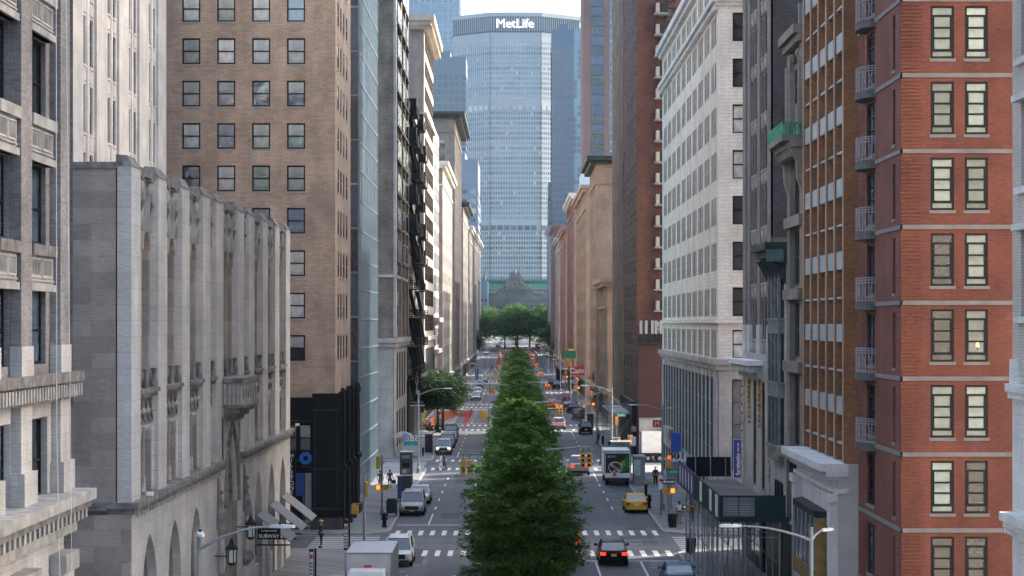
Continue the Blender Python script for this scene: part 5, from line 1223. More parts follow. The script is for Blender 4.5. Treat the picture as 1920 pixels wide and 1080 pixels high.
def car(kind, col, x, y, face, label, lights=False, taxi=False, name='car', cat='car', rz=0, group=None, platemat=None):
    # local +y is the car's forward direction; face 'away' = driving up the picture
    L, Wd, Hh, rad = {'sedan': (4.75, 1.84, 1.45, .33), 'suv': (4.65, 1.88, 1.72, .37), 'bigsuv': (5.0, 1.98, 1.86, .4), 'van': (5.3, 2.0, 2.05, .37), 'pickup': (5.7, 2.0, 1.9, .42)}[kind]
    r = empty(name, (x, y, gz(y)+.006), (0 if face == 'away' else pi)+rz, label, cat, group or 'cars on the avenue')
    h = L/2; w = Wd/2; b = MB(); bl = {'sedan': .95, 'suv': 1.05, 'bigsuv': 1.12, 'van': 1.15, 'pickup': 1.15}[kind]
    def sec(y, zb, zt, hw, sh=.2, top=.88):
        zt = max(zt, zb+.25); return [(-hw*.9, y, zb), (hw*.9, y, zb), (hw, y, zb+.14), (hw*1.0, y, (zb+zt)/2), (hw*.97, y, zt-sh*.5), (hw*top, y, zt), (-hw*top, y, zt), (-hw*.97, y, zt-sh*.5), (-hw*1.0, y, (zb+zt)/2), (-hw, y, zb+.14)]
    if kind == 'sedan': S = [(-h, .42, .78, w*.8), (-h+.1, .28, .98, w*.93), (-h+.7, .22, 1.03, w), (-.6, .2, .98, w), (1.0, .2, .95, w), (h-.9, .22, .86, w*.98), (h-.3, .24, .74, w*.92), (h-.02, .35, .6, w*.74)]
    elif kind == 'pickup': S = [(-h, .5, 1.2, w*.95), (-h+.08, .42, 1.25, w), (-.6, .4, 1.22, w), (1.0, .4, 1.2, w), (h-.8, .4, 1.18, w), (h-.15, .42, 1.05, w*.95), (h, .5, .9, w*.85)]
    else: S = [(-h, .45, bl, w*.88), (-h+.08, .33, bl+.04, w*.97), (-h+.6, .28, bl+.02, w), (0, .26, bl, w), (1.2, .26, bl-.02, w), (h-.7, .28, bl-.1, w*.99), (h-.2, .32, bl-.22, w*.93), (h, .42, bl-.4, w*.78)]
    b.loft([sec(*q) for q in S], col); 
    y0, y1, y2, y3 = {'sedan': (-h+.55, -h+1.35, .35, 1.25), 'suv': (-h+.12, -h+.5, .5, 1.35), 'bigsuv': (-h+.08, -h+.4, .5, 1.35), 'van': (-h+.05, -h+.25, .9, 1.9), 'pickup': (-.7, -.5, .75, 1.5)}[kind]
    bl2 = bl-.02 if kind != 'pickup' else 1.18
    tw = w*.76 if kind != 'van' else w*.85
    g = MB(); 
    def q4(y, z, hw): return [(-hw, y, z), (hw, y, z)]
    A = [(-w*.9, y0, bl2), (w*.9, y0, bl2), (w*.9, y3, bl2), (-w*.9, y3, bl2), (-tw, y1, Hh-.04), (tw, y1, Hh-.04), (tw, y2, Hh-.04), (-tw, y2, Hh-.04)]
    g.hexa(A, M['carglass']); g.build('window_glass', r, local=True)
    b.hexa([(-tw-.02, y1-.06, Hh-.06), (tw+.02, y1-.06, Hh-.06), (tw+.02, y2+.08, Hh-.06), (-tw-.02, y2+.08, Hh-.06), (-tw*.93, y1+.05, Hh), (tw*.93, y1+.05, Hh), (tw*.93, y2-.05, Hh), (-tw*.93, y2-.05, Hh)], col)
    for s_ in (-1, 1):
        for (ya, yb) in ((y0, y1), (y3, y2)): b.bar((s_*w*.895, ya, bl2-.02), (s_*(tw+.0), yb, Hh-.03), .09, col)
        for fr_ in ((.36, .7) if kind in ('suv', 'bigsuv', 'van') else (.5,)):
            yb = y0+(y3-y0)*fr_; yt = y1+(y2-y1)*fr_; b.bar((s_*w*.902, yb, bl2-.02), (s_*(tw+.006), yt, Hh-.04), .06, M['black'])
        for yy in ((-h*.58), h*.6): b.tube([(s_*(w-.1), yy, rad+.02), (s_*(w+.012), yy, rad+.02)], rad+.07, M['black'], 16)
    if kind == 'pickup':
        b.box(-w*.82, w*.82, -h+.1, -.8, 1.19, 1.265, M['black'])
    b.box(-w*.85, w*.85, -h-.03, -h+.2, .32, .52, M['dark'] if kind != 'sedan' else col); b.box(-w*.8, w*.8, h-.2, h+.02, .3, .45, M['dark'])
    b.box(-w*.55, w*.55, h-.1, h+.015, .5, .68 if kind == 'sedan' else .8, M['dark'])
    b.build('body', r, local=True, bevel=.02)
    zt_ = bl-.12 if kind != 'sedan' else .86
    for s_ in (-1, 1):
        t = MB(); t.box(s_*w*.55, s_*w*.93, -h-.02, -h+.25, zt_-.18, zt_+.02 if kind == 'sedan' else zt_+.12, M['tail'] if (lights and face == 'away') else M['tailoff']); t.build('tail_light', r, local=True)
        t = MB(); t.box(s_*w*.52, s_*w*.88, h-.28, h+.0, bl-.38 if kind != 'sedan' else .58, bl-.22 if kind != 'sedan' else .72, M['headl'] if not (lights and face != 'away') else plain('head_light_on', (1, 1, 1), .3, var=0, emit=(1, .95, .8), es=.8)); t.build('head_light', r, local=True)
        t = MB(); t.box(s_*(w+.02), s_*(w+.2), .95, 1.05, bl, bl+.16, col); t.box(s_*(w-.1), s_*(w+.05), .97, 1.03, bl+.02, bl+.07, M['black']); t.build('wing_mirror', r, local=True)
    t = MB(); t.box(-.17, .17, -h-.045, -h-.02, .62, .78, platemat or M['plate']); t.build('number_plate', r, local=True)
    t = MB(); t.box(-.17, .17, h+.015, h+.03, .38, .5, platemat or M['plate']); t.build('number_plate', r, local=True)
    if taxi: t = MB(); t.box(-.35, .35, -.3, -.05, Hh, Hh+.16, M['white']); t.box(-.3, .3, -.31, -.3, Hh+.03, Hh+.13, M['black']); t.build('roof_light', r, local=True)
    if kind in ('bigsuv', 'suv') and not taxi:
        t = MB()
        for s_ in (-1, 1): t.bar((s_*tw*.85, y1+.2, Hh+.05), (s_*tw*.85, y2-.2, Hh+.05), .04, M['dark'])
        t.build('roof_rack', r, local=True)
    if lights and face == 'away':
        t = MB(); t.box(-.18, .18, y0-.02 if kind == 'sedan' else -h-.01, (y0 if kind == 'sedan' else -h)+.1, (bl2+.02) if kind == 'sedan' else Hh-.16, (bl2+.09) if kind == 'sedan' else Hh-.1, M['tail']); t.build('brake_light', r, local=True)
    wheels(r, (-(w-.1), w-.1), (-h*.58, h*.6), rad)
    return r
cs = dict(silver=paint('silver', (.42,.43,.44)), white=paint('white', (.62,.64,.66), .3, 0), black=paint('black', (.008,.008,.01), .2, .2), blue=paint('blue', (.03,.10,.22)), yellow=paint('taxi_yellow', (.72,.40,.02), .3, 0), red=paint('red', (.22,.02,.025)), orange=paint('cab_orange', (.75,.25,.02), .3, 0), grey=paint('grey', (.10,.105,.11)), navy=paint('navy', (.015,.02,.035)), champ=paint('champagne', (.40,.38,.35)), green=paint('cab_green', (.45,.6,.1), .3, 0))
def gpos(px, py): d = GD(py); return PX(px, d), d
def car_at(kind, col, px, py, face, label, **k):
    x, d = gpos(px, py); return car(kind, cs[col], x, d+2.4, face, label, **k)
car_at('bigsuv', 'champ', 772, 968, 'toward', 'champagne silver sport utility car parked at the left kerb past the first crossing')
car_at('sedan', 'white', 786, 946, 'toward', 'white sedan driving just behind the champagne parked car', lights=False)
car_at('suv', 'silver', 831, 853, 'toward', 'silver crossover with lit headlights parked beyond the second crossing', lights=True)
car_at('suv', 'grey', 838, 841, 'toward', 'dark grey crossover second in the parked line past the second crossing')
car_at('sedan', 'silver', 842, 832, 'toward', 'silver sedan third in the parked line past the second crossing')
car_at('suv', 'navy', 845, 822, 'toward', 'dark crossover with a silver nose, last of the parked line by the trees')
x_, d_ = gpos(735, 1063); car('suv', cs['white'], -7.35, 133.5, 'toward', 'white crossover half hidden behind the box truck')
car_at('sedan', 'black', 1151, 1062, 'away', 'black sedan braking at the stop line, lower right of the median tree', lights=True)
x_, d_ = PX(1272, 121), 121; car('sedan', cs['blue'], x_, 121.5, 'away', 'blue sedan at the right kerb, cut by the bottom edge', platemat=M['platew'])
car_at('sedan', 'yellow', 1194, 963, 'away', 'yellow sports sedan parked by the right kerb past the first crossing', platemat=M['platew'])
car_at('pickup', 'silver', 1087, 892, 'away', 'silver pickup truck driving away beside the beer truck', lights=True, cat='pickup truck', name='pickup_truck')
car_at('suv', 'orange', 1063, 1042, 'away', 'orange cab glimpsed through the nearest median tree', lights=True, taxi=True)
car_at('suv', 'white', 1048, 806, 'away', 'white crossover showing at the right edge of the median trees', lights=True)
car_at('suv', 'black', 1099, 815, 'away', 'black crossover, nearest of the dark parked line on the right')
car_at('suv', 'grey', 1085, 788, 'away', 'dark grey crossover second in the parked line on the right')
car_at('suv', 'navy', 1074, 775, 'away', 'navy crossover third in the parked line on the right')
car_at('sedan', 'grey', 1066, 768, 'away', 'grey sedan fourth in the parked line on the right')
car_at('suv', 'red', 1064, 755, 'away', 'dark red crossover near the third crossing on the right')
car_at('suv', 'orange', 1035, 768, 'away', 'orange cab driving away in the middle right lane', lights=True, taxi=True)
car_at('van', 'black', 1044, 730, 'away', 'black van parked at the right kerb past the fourth crossing', cat='van', name='van')
car_at('suv', 'navy', 1035, 724, 'away', 'dark crossover just beyond the black van')
for i, (k, c_, px, py, l_) in enumerate([('sedan', 'silver', 892, 751, 'silver sedan at the end of the orange fenced dig'), ('suv', 'white', 895, 742, 'white and dark crossover parked past the orange dig'), ('suv', 'white', 899, 727, 'white crossover leading the far parked pair'), ('sedan', 'black', 908, 718, 'dark sedan beside the white far crossover'), ('sedan', 'navy', 895.5, 681, 'dark sedan beyond the hatched lane'), ('sedan', 'silver', 911, 683, 'silver sedan waiting beyond the hatched lane'), ('suv', 'grey', 934, 677, 'grey crossover inside the orange barrels'), ('sedan', 'white', 915, 657.5, 'white sedan far up the left roadway'), ('sedan', 'yellow', 898, 657, 'yellow cab turning far up the left roadway')]):
    car_at(k, c_, px, py, 'toward', l_)
def far_car(k, c_, x, y, face, l_, **kw): car(k, cs[c_], x, y, face, l_, **kw)
far_car('sedan', 'silver', -5.5, 905, 'toward', 'pale sedan coming over the brow on the left'); far_car('van', 'black', 5.8, 800, 'away', 'black van far up the right roadway', lights=False, cat='van', name='van')
far_car('suv', 'orange', 9.6, 842, 'away', 'orange cab with red lights far up on the right', lights=True, taxi=True); far_car('suv', 'yellow', 8.3, 930, 'away', 'yellow cab at the top of the right roadway', taxi=True); far_car('sedan', 'white', 11.3-.7, 868, 'away', 'white sedan at the right kerb far up'); far_car('sedan', 'green', 10.6, 1000, 'away', 'pale green cab furthest up on the right')
# box truck, bottom left
def box_truck(label, x, y, rz, colb, L=6.2, rear_art=False, name='box_truck', hb=3.35, wb=2.5, cab=True):
    r = empty(name, (x, y, .006), rz, label, 'truck')
    b = MB(); b.box(-wb/2, wb/2, -L/2-1, L/2-1, .95, hb, colb); b.build('cargo_box', r, local=True, bevel=.05)
    t = MB(); e = .07
    for sx_ in (-1, 1):
        for yy in (-L/2-1, L/2-1): t.box(sx_*(wb/2-e), sx_*(wb/2+.02), yy-.03, yy+.05, .93, hb+.02, M['lampgrey'])
    for yy in (-L/2-1.02, L/2-1.04): t.box(-wb/2, wb/2, yy, yy+.06, hb-.07, hb+.02, M['lampgrey']); t.box(-wb/2, wb/2, yy, yy+.06, .9, .99, M['lampgrey'])
    t.build('edge_trim', r, local=True)
    f = MB(); f.box(-wb/2+.3, wb/2-.3, -L/2-1, L/2+.8, .55, .93, M['dark']); f.build('chassis', r, local=True)
    yc = L/2-.95
    c = MB(); c.loft([[(-1.02, y_, .5), (1.02, y_, .5), (1.02, y_, zt), (.9, y_, zt+.1), (-.9, y_, zt+.1), (-1.02, y_, zt)] for y_, zt in ((yc, 2.25), (yc+1.0, 2.3), (yc+1.35, 2.2), (yc+1.85, 1.45), (yc+2.2, 1.2), (yc+2.25, .7))], M['white']); c.build('cab', r, local=True, bevel=.03)
    g = MB(); g.hexa([(-.88, yc+1.86, 1.5), (.88, yc+1.86, 1.5), (.88, yc+1.5, 1.5), (-.88, yc+1.5, 1.5), (-.8, yc+1.42, 2.18), (.8, yc+1.42, 2.18), (.8, yc+1.2, 2.18), (-.8, yc+1.2, 2.18)], M['carglass'])
    for s_ in (-1, 1): g.box(s_*1.0, s_*1.03, yc+.4, yc+1.3, 1.45, 2.1, M['carglass'])
    g.build('windscreen', r, local=True)
    for s_ in (-1, 1):
        t = MB(); t.box(s_*1.3, s_*1.42, yc+1.3, yc+1.4, 1.4, 1.9, M['black']); t.bar((s_*1.02, yc+1.3, 1.7), (s_*1.35, yc+1.35, 1.7), .04, M['black']); t.build('wing_mirror', r, local=True)
        t = MB(); t.box(s_*.65, s_*.95, yc+2.15, yc+2.27, .75, .95, M['headl']); t.build('head_light', r, local=True)
        t = MB(); t.box(s_*.95, s_*1.2, -L/2-1.06, -L/2-1.0, .7, .85, M['tailoff']); t.build('tail_light', r, local=True)
    t = MB(); t.box(-.2, .2, yc+.2, yc+.35, 2.4, 2.52, M['red']); t.build('roof_lamp', r, local=True)
    wheels(r, (-.95, .95), (-L/2+.2, yc+1.1), .42, .3)
    return r
tb = plain('truck_box_white', (.52,.54,.56), .45, var=.1, scale=1.5)
box_truck('white box truck with its cab at the bottom left edge of the road', -7.75, 113.1, pi, tb, hb=3.13)
tr = box_truck('beer delivery truck with a bottle and key advert on its rear door', PX(1155, 200), 201.0, 0, M['white'], L=5.8, hb=3.3)
art = MB(); yb = -5.8/2-1.05; dk = plain('advert_dark', (.03,.045,.04), .5, var=.15); gn = plain('bottle_green', (.03,.16,.02), .4, var=.35, scale=4)
art.box(-1.12, 1.12, yb, yb+.03, 1.2, 3.05, dk); art.build('rear_advert', tr, local=True)
art = MB(); art.prism([(.05, 1.95), (1.05, 2.95), (1.12, 2.75), (1.12, 1.7), (.7, 1.35), (.25, 1.35)], 'y', yb-.01, yb, gn); art.ball((.55, yb-.01, 2.1), .22, plain('bottle_light', (.25,.4,.03), .5), 10, 6, (1, .05, 1.3)); art.build('bottle_picture', tr, local=True)
art = MB()
ring = [(-.22+.62*cos(2*pi*k/28), yb-.025, 1.72+.52*sin(2*pi*k/28)) for k in range(29)]
ring2 = [(-.22+.5*cos(2*pi*k/28), yb-.025, 1.72+.42*sin(2*pi*k/28)) for k in range(29)]
for p, q in zip(ring, ring[1:]): art.bar(p, q, .05, M['white'], .1)
for k, (p, q) in enumerate(zip(ring2, ring2[1:])):
    if k % 2: art.bar(p, q, .05, M['red'], .06)
art.bar((-.62, yb-.03, 2.0), (.12, yb-.03, 1.42), .04, M['white'], .22); art.bar((-.52, yb-.06, 1.92), (.02, yb-.06, 1.5), .03, dk, .1); art.build('round_emblem', tr, local=True)
text("BECK'S", .26, (-.55, yb-.02, 2.75), (pi/2, 0, 0), M['white'], tr)
art = MB(); art.box(-1.2, 1.2, yb-.2, yb, .75, .95, M['white']); art.box(-1.2, 1.2, yb-.02, yb+.05, .95, 1.2, M['white']); art.build('bumper', tr, local=True)
def cone_(label, x, y, z=0, s=1): 
    m = MB(); m.box(-.2*s, .2*s, -.2*s, .2*s, 0, .05, M['orange']); m.tube([(0, 0, .05), (0, 0, .75*s)], [.15*s, .03], M['orange'], 10); m.tube([(0, 0, .35*s), (0, 0, .48*s)], [.105*s, .08*s], M['white'], 10)
    o = m.build('traffic_cone', None); o.location = (x, y, z); tag(o, label, 'traffic cone')
cone_('red traffic cone standing on the rear bumper of the beer truck', PX(1152.5, 196.3), 196.95, .96, 1)
# delivery truck on the second cross street
wt = empty('delivery_truck', (15.85, 231, .006), 0, 'plain white delivery truck side-on in the second cross street', 'truck')
m = MB(); m.box(-1.7, 5.5, -1.2, 1.2, 1.05, 3.35, M['white']); m.build('cargo_box', wt, local=True, bevel=.04)
m = MB(); m.box(-1.8, 5.5, -1.0, 1.0, .7, 1.1, M['dark']); m.build('chassis', wt, local=True)
m = MB(); m.box(-1.75, -1.68, -1.22, 1.22, 1.0, 3.4, M['lampgrey']); m.box(-1.95, -1.7, -.3, .1, 3.1, 3.35, M['red']); m.build('door_frame', wt, local=True)
for xx in (-1.0, .3, .95, 4.2):
    for yy in (-1.05, 1.05):
        t = MB(); t.tube([(0, -.14, 0), (0, .14, 0)], .45, M['rubber'], 18); t.tube([(0, -.16, 0), (0, -.14, 0)], .22, M['lampgrey'], 12); o = t.build('wheel', None); o.parent = wt; o.location = (xx, yy, .46)
# ---------------- PEOPLE ----------------
skin = plain('skin', (.32,.19,.13), .6, var=.05); skin2 = plain('skin_dark', (.11,.06,.04), .6, var=.05)
def skin_obj(name, pts, edges, mat, parent, sub=1):
    bm = bmesh.new(); ly = bm.verts.layers.skin.verify(); vs_ = [bm.verts.new(p[0]) for p in pts]
    for v, p in zip(vs_, pts):
        rr = p[1] if isinstance(p[1], tuple) else (p[1], p[1]); v[ly].radius = rr
    vs_[0][ly].use_root = True
    for a, c in edges: bm.edges.new((vs_[a], vs_[c]))
    me = bpy.data.meshes.new(name); bm.to_mesh(me); bm.free(); me.materials.append(mat)
    o = bpy.data.objects.new(name, me); COL.objects.link(o); o.parent = parent
    s = o.modifiers.new('skin', 'SKIN'); s.use_smooth_shade = True; o.modifiers.new('sub', 'SUBSURF').levels = sub; o.modifiers['sub'].render_levels = sub
    return o
def person(label, x, y, rz, top, legs, hair=M['black'], sk=skin, stride=.12, shorts=False, larm=None, rarm=None, hat=None, h=1.72, z=.14, skirt=False, sleeves=True):
    k = h/1.75; r = empty('person', (x, y, z), rz, label, 'person')
    r.scale = (k, k, k); s = stride
    sl = Vector((-.19, 0, 1.42)); sr = Vector((.19, 0, 1.42)); V = Vector
    la = larm or [V((-.27, .02, 1.14)), V((-.29, .1, .9))]; ra = rarm or [V((.27, .02, 1.14)), V((.29, .1, .9))]
    kl = V((-.1, s*.5+.02, .5)); al = V((-.11, s, .09)); kr = V((.1, -s*.3, .5)); ar = V((.11, -s, .11)); 
    P = [(V((0,0,.98)), (.13,.1)), (V((0,0,1.2)), (.12,.09)), (V((0,0,1.4)), (.13,.09)), (V((0,.01,1.5)), .055), (V((0,.02,1.57)), .07), (V((0,.025,1.66)), (.082,.1)), (V((0,.02,1.73)), .06),
         (sl, .06), (la[0], .042), (la[1], .028), (sr, .06), (ra[0], .042), (ra[1], .028),
         (V((-.1,0,.9)), .09), (kl, .06), (al, .04), (al+V((0,.15,-.05)), .035), (V((.1,0,.9)), .09), (kr, .06), (ar, .04), (ar+V((0,.15,-.05)), .035), (V((0,.11,1.645)), .014)]
    E = [(0,1),(1,2),(2,3),(3,4),(4,5),(5,6),(2,7),(7,8),(8,9),(2,10),(10,11),(11,12),(0,13),(13,14),(14,15),(15,16),(0,17),(17,18),(18,19),(19,20),(5,21)]
    for wi, (el, wr) in ((9, la), (12, ra)):
        d = (wr-el).normalized(); sd_ = V((0, 1, 0)) if abs(d.y) < .8 else V((0, 0, 1)); sd_ = (sd_-d*sd_.dot(d)).normalized()
        n = len(P); P.append((wr+d*.07, (.03, .018))); E.append((wi, n))
        for q, (off, ln) in enumerate(((-.03, .07), (-.01, .085), (.01, .08), (.03, .065))):
            P.append((wr+d*(.07+ln*.55)+sd_*off*1.2, .009)); P.append((wr+d*(.07+ln)+sd_*off*1.2+V((0, .012, 0)), .008)); m_ = len(P); E += [(n, m_-2), (m_-2, m_-1)]
        P.append((wr+d*.05+sd_*.045, .01)); P.append((wr+d*.09+sd_*.06, .008)); m_ = len(P); E += [(n, m_-2), (m_-2, m_-1)]
    skin_obj('body', P, E, sk, r)
    q = .97 if sleeves else .45
    T = [(V((0,0,.96)), (.165,.125)), (V((0,0,1.2)), (.15,.115)), (V((0,0,1.4)), (.155,.115)), (V((0,.005,1.48)), .075), (sl, .082), (sl.lerp(la[0], 1 if sleeves else .6), .06), (sr, .082), (sr.lerp(ra[0], 1 if sleeves else .6), .06)]
    TE = [(0,1),(1,2),(2,3),(2,4),(4,5),(2,6),(6,7)]
    if sleeves: T += [(la[0].lerp(la[1], .92), .045), (ra[0].lerp(ra[1], .92), .045)]; TE += [(5,8),(7,9)]
    skin_obj('jacket' if sleeves else 'shirt', T, TE, top, r)
    kk = .6 if shorts else 1
    L = [(V((0,0,.97)), (.155,.12)), (V((-.1,0,.88)), .11), (V((-.1,0,.88)).lerp(kl, kk), .085), (V((.1,0,.88)), .11), (V((.1,0,.88)).lerp(kr, kk), .085)]; LE = [(0,1),(1,2),(0,3),(3,4)]
    if not shorts: L += [(al+V((0,0,.04)), .06), (ar+V((0,0,.04)), .06)]; LE += [(2,5),(4,6)]
    skin_obj('trousers', L, LE, legs, r)
    m = MB()
    for a_ in (al, ar): m.ball((a_.x, a_.y+.07, a_.z-.04), .08, hat and M['black'] or M['dark'], 8, 6, (.62, 1.7, .65))
    m.build('shoes', r, local=True, smooth=True)
    m = MB(); m.ball((0, 0, 1.695), .108, hair, 10, 8, (.95, 1.02, .92)); m.build('hair', r, local=True, smooth=True)
    if hat: m = MB(); m.ball((0, .01, 1.745), .125, hat, 12, 8, (1, 1.1, .62)); m.tube([(0, .03, 1.72), (0, .03, 1.735)], .165, hat, 14); m.build('hard_hat', r, local=True, smooth=True)
    m = MB()
    for s_ in (-1, 1): m.ball((s_*.033, .118, 1.672), .012, M['black'], 6, 5); m.ball((s_*.083, .02, 1.65), .022, sk, 6, 5, (.5, 1, 1.4))
    m.box(-.025, .025, .112, .122, 1.6, 1.608, M['red']); m.build('face', r, local=True)
    return r
cl = lambda n, c: plain('cloth_'+n, c, .85, var=.12, scale=5)
navy = cl('navy', (.02,.03,.06)); wh = cl('white', (.6,.6,.62)); mar = cl('maroon', (.13,.02,.035)); kh = cl('khaki', (.25,.22,.18)); bk = cl('black', (.012,.012,.014)); gy = cl('grey', (.2,.2,.2)); teal = cl('teal', (.02,.05,.05)); bl_c = cl('blue', (.02,.04,.16))
hh = plain('hard_hat_yellow', (.6,.42,.08), .4, var=.05)
Vc = Vector
person('worker in a yellow hard hat and dark clothes standing on the left crosswalk', PX(602.5, 142.6), 142.6, pi/2+.4, teal, navy, hat=hh, z=.0, stride=.04, larm=[Vc((-.28, .08, 1.16)), Vc((-.2, .26, 1.1))], h=1.85)
person('pedestrian in white with a pale bag crossing the second crosswalk', PX(826.5, 218.5), 218.5, pi/2, wh, wh, z=0, stride=.22)
person('pedestrian in dark navy walking beside the one in white', PX(833, 219), 219, -pi/2, navy, navy, z=0, stride=.18)
person('man in a navy shirt and shorts pushing a pram on the left pavement', PX(731, 192), 192, 0, bl_c, navy, shorts=True, sleeves=False, stride=.1, rarm=[Vc((.27, .1, 1.15)), Vc((.3, .3, .98))])
person('man in a brown shirt and pale trousers on the left pavement', PX(713, 191), 191, 0, cl('brown', (.15,.12,.10)), kh, sleeves=False, stride=.12)
person('person in a maroon coat with a white cap walking up the right pavement', PX(1229, 196), 196, 0, mar, bk, hair=M['white'], stride=.1)
person('person with dark curly hair in a white shirt and khaki trousers on the right corner', PX(1274, 158), 158, -.3, wh, kh, sleeves=False, sk=skin2, stride=.16)
person('man in a black shirt and dark red shorts beside the shed on the right corner', PX(1296, 160), 160, .2, bk, cl('red', (.22,.02,.03)), sleeves=False, sk=skin2, shorts=True, stride=.1)
person('person in blue sitting outside the dark shopfront on the left', PX(760, 258), 258, 1.2, bl_c, navy, stride=.05); person('person in white standing near the dark shopfront on the left', PX(769, 261), 261, -1, wh, navy, stride=.1)
person('pedestrian in dark clothes crossing far up at the hatched lane', PX(922, 690), 690, pi/2, bk, bk, z=0, stride=.2, h=1.8)
for i, (px, d, c_, l_) in enumerate([(1086, 345, cl('orange', (.6,.12,.02)), 'person in an orange vest on the right pavement near the red car'), (1093, 338, bl_c, 'person in blue beside the orange vested one'), (1097, 332, bk, 'person in black near the green awning on the right')]): person(l_, PX(px, d), d, .5*i, c_, navy, stride=.12)
for i, (px, d, c_, l_) in enumerate([(1090, 352, wh, 'person in a white top among the right pavement crowd past the red car'), (1081, 360, bl_c, 'person in blue further along the right pavement'), (1099, 322, mar, 'person in dark red by the third crossing on the right'), (1122, 268, gy, 'person in grey on the right pavement before the third crossing'), (1144, 243, bk, 'person in black near the scaffold platform on the right'), (806, 300, wh, 'person in white walking by the orange netting on the left')]): person(l_, PX(px, d), d, .9*i, c_, navy if i % 2 else kh, stride=.14)
pr = empty('pram', (PX(738, 193), 193.2, .14), 0, 'small dark pram pushed along the left pavement', 'pram')
m = MB(); m.ball((0, 0, .55), .26, M['dark'], 10, 6, (.9, 1.2, .8)); m.bar((-.2, -.45, .95), (-.15, .2, .4), .03, M['lampgrey']); m.bar((.2, -.45, .95), (.15, .2, .4), .03, M['lampgrey']); m.bar((-.2, -.45, .95), (.2, -.45, .95), .03, M['lampgrey']); m.build('seat', pr, local=True)
for xx in (-.25, .25):
    for yy in (-.25, .3): m = MB(); m.tube([(xx-.02, yy, .1), (xx+.02, yy, .1)], .1, M['rubber'], 10); m.build('wheel', pr, local=True)
# ---------------- STREET FURNITURE ----------------
def pole_top(parent, x0, arms, H, base=True, rb=.11):
    m = MB(); m.tube([(0, 0, 0), (0, 0, H*.5), (0, 0, H)], [rb, rb*.8, rb*.6], M['lampgrey'], 10)
    if base: m.tube([(0, 0, 0), (0, 0, .5), (0, 0, .6)], [rb*2, rb*1.8, rb], M['lampgrey'], 8)
    m.build('pole', parent, local=True)
def street_lamp(label, x, y, arms, H=8.3, name='street_lamp'):
    r = empty(name, (x, y, gz(y)+.14), 0, label, 'street lamp', 'street lamps along the avenue'); pole_top(r, 0, arms, H)
    for (dx, dy, dz) in arms:
        m = MB(); L = math.hypot(dx, dy); pts = [(dx*t, dy*t, H-.5+dz*(1-(1-t)**2)) for t in (0, .2, .4, .6, .8, 1)]
        m.tube(pts, [.06, .05, .045, .04, .035, .035], M['lampgrey'], 7); m.build('arm', r, local=True)
        h_ = MB(); ux, uy = dx/L, dy/L; px_, py_, pz_ = pts[-1]
        secs = []
        for t, hw, hz in ((-.05, .05, .05), (.12, .09, .07), (.4, .15, .075), (.72, .13, .05), (.8, .06, .03)):
            cx, cy = px_+ux*t, py_+uy*t; secs.append([(cx-uy*hw, cy+ux*hw, pz_-.04), (cx+uy*hw, cy-ux*hw, pz_-.04), (cx+uy*hw*.7, cy-ux*hw*.7, pz_+hz), (cx-uy*hw*.7, cy+ux*hw*.7, pz_+hz)])
        h_.loft(secs, plain('lamp_head_grey', (.5,.53,.56), .45, .1, .05)); h_.tube([(px_+ux*.3, py_+uy*.3, pz_+.07), (px_+ux*.3, py_+uy*.3, pz_+.14)], .05, M['black'], 8); h_.build('lamp_head', r, local=True)
    return r
street_lamp('grey street lamp with two curved arms in front of the gothic building', -10.3, 68, [(2.35, .1, .75), (.35, -2.0, .75)], H=8.35)
street_lamp('grey street lamp with a long left arm at the bottom right by the bronze window', 11.25, 78.6, [(-2.7, 0, .55), (.55, .8, .3)], H=7.55)
street_lamp('street lamp on the left pavement before the dark shopfront', -9.7, 212, [(2.6, 0, .7)], H=8.4); street_lamp('curved street lamp in front of the white brick building', 12.15, 170, [(-2.0, -.3, .5), (.45, .5, .2)], H=8.6)
ll = 0
LL = [(222, 1, 'just before the second'), (262, 1, 'midway between the second and third'), (304, 1, 'just before the third'), (345, -1, 'midway between the third and fourth'), (383, 1, 'just before the fourth'), (385, -1, 'just before the fourth'), (425, 1, 'midway between the fourth and fifth'), (464, -1, 'just before the fifth'), (466, 1, 'just before the fifth'), (545, -1, 'just before the sixth'), (547, 1, 'just before the sixth'), (625, -1, 'just before the seventh'), (627, 1, 'just before the seventh'), (706, -1, 'just before the eighth'), (708, 1, 'just before the eighth'), (786, -1, 'just before the ninth'), (788, 1, 'just before the ninth')]
for y_, s_, l_ in LL:
    street_lamp('street lamp on the %s pavement %s crossing%s' % ('right' if s_ > 0 else 'left', l_, 's' if 'between' in l_ else ''), s_*10.6+.9-(1 if s_ > 0 else 0), y_, [(-s_*2.6, 0, .7)], H=8.4)
def head3(m, x, y, z, facing, lit='red', ped=False):    # three-lamp signal head, facing -1 = lenses towards the camera
    m.box(x-.17, x+.17, y-.12, y+.12, z, z+1.0, M['yellow'])
    for k in range(3):
        zz_ = z+.17+.33*k; m.tube([(x, y+facing*.12, zz_), (x, y+facing*.2, zz_)], .13, M['yellow'], 10)
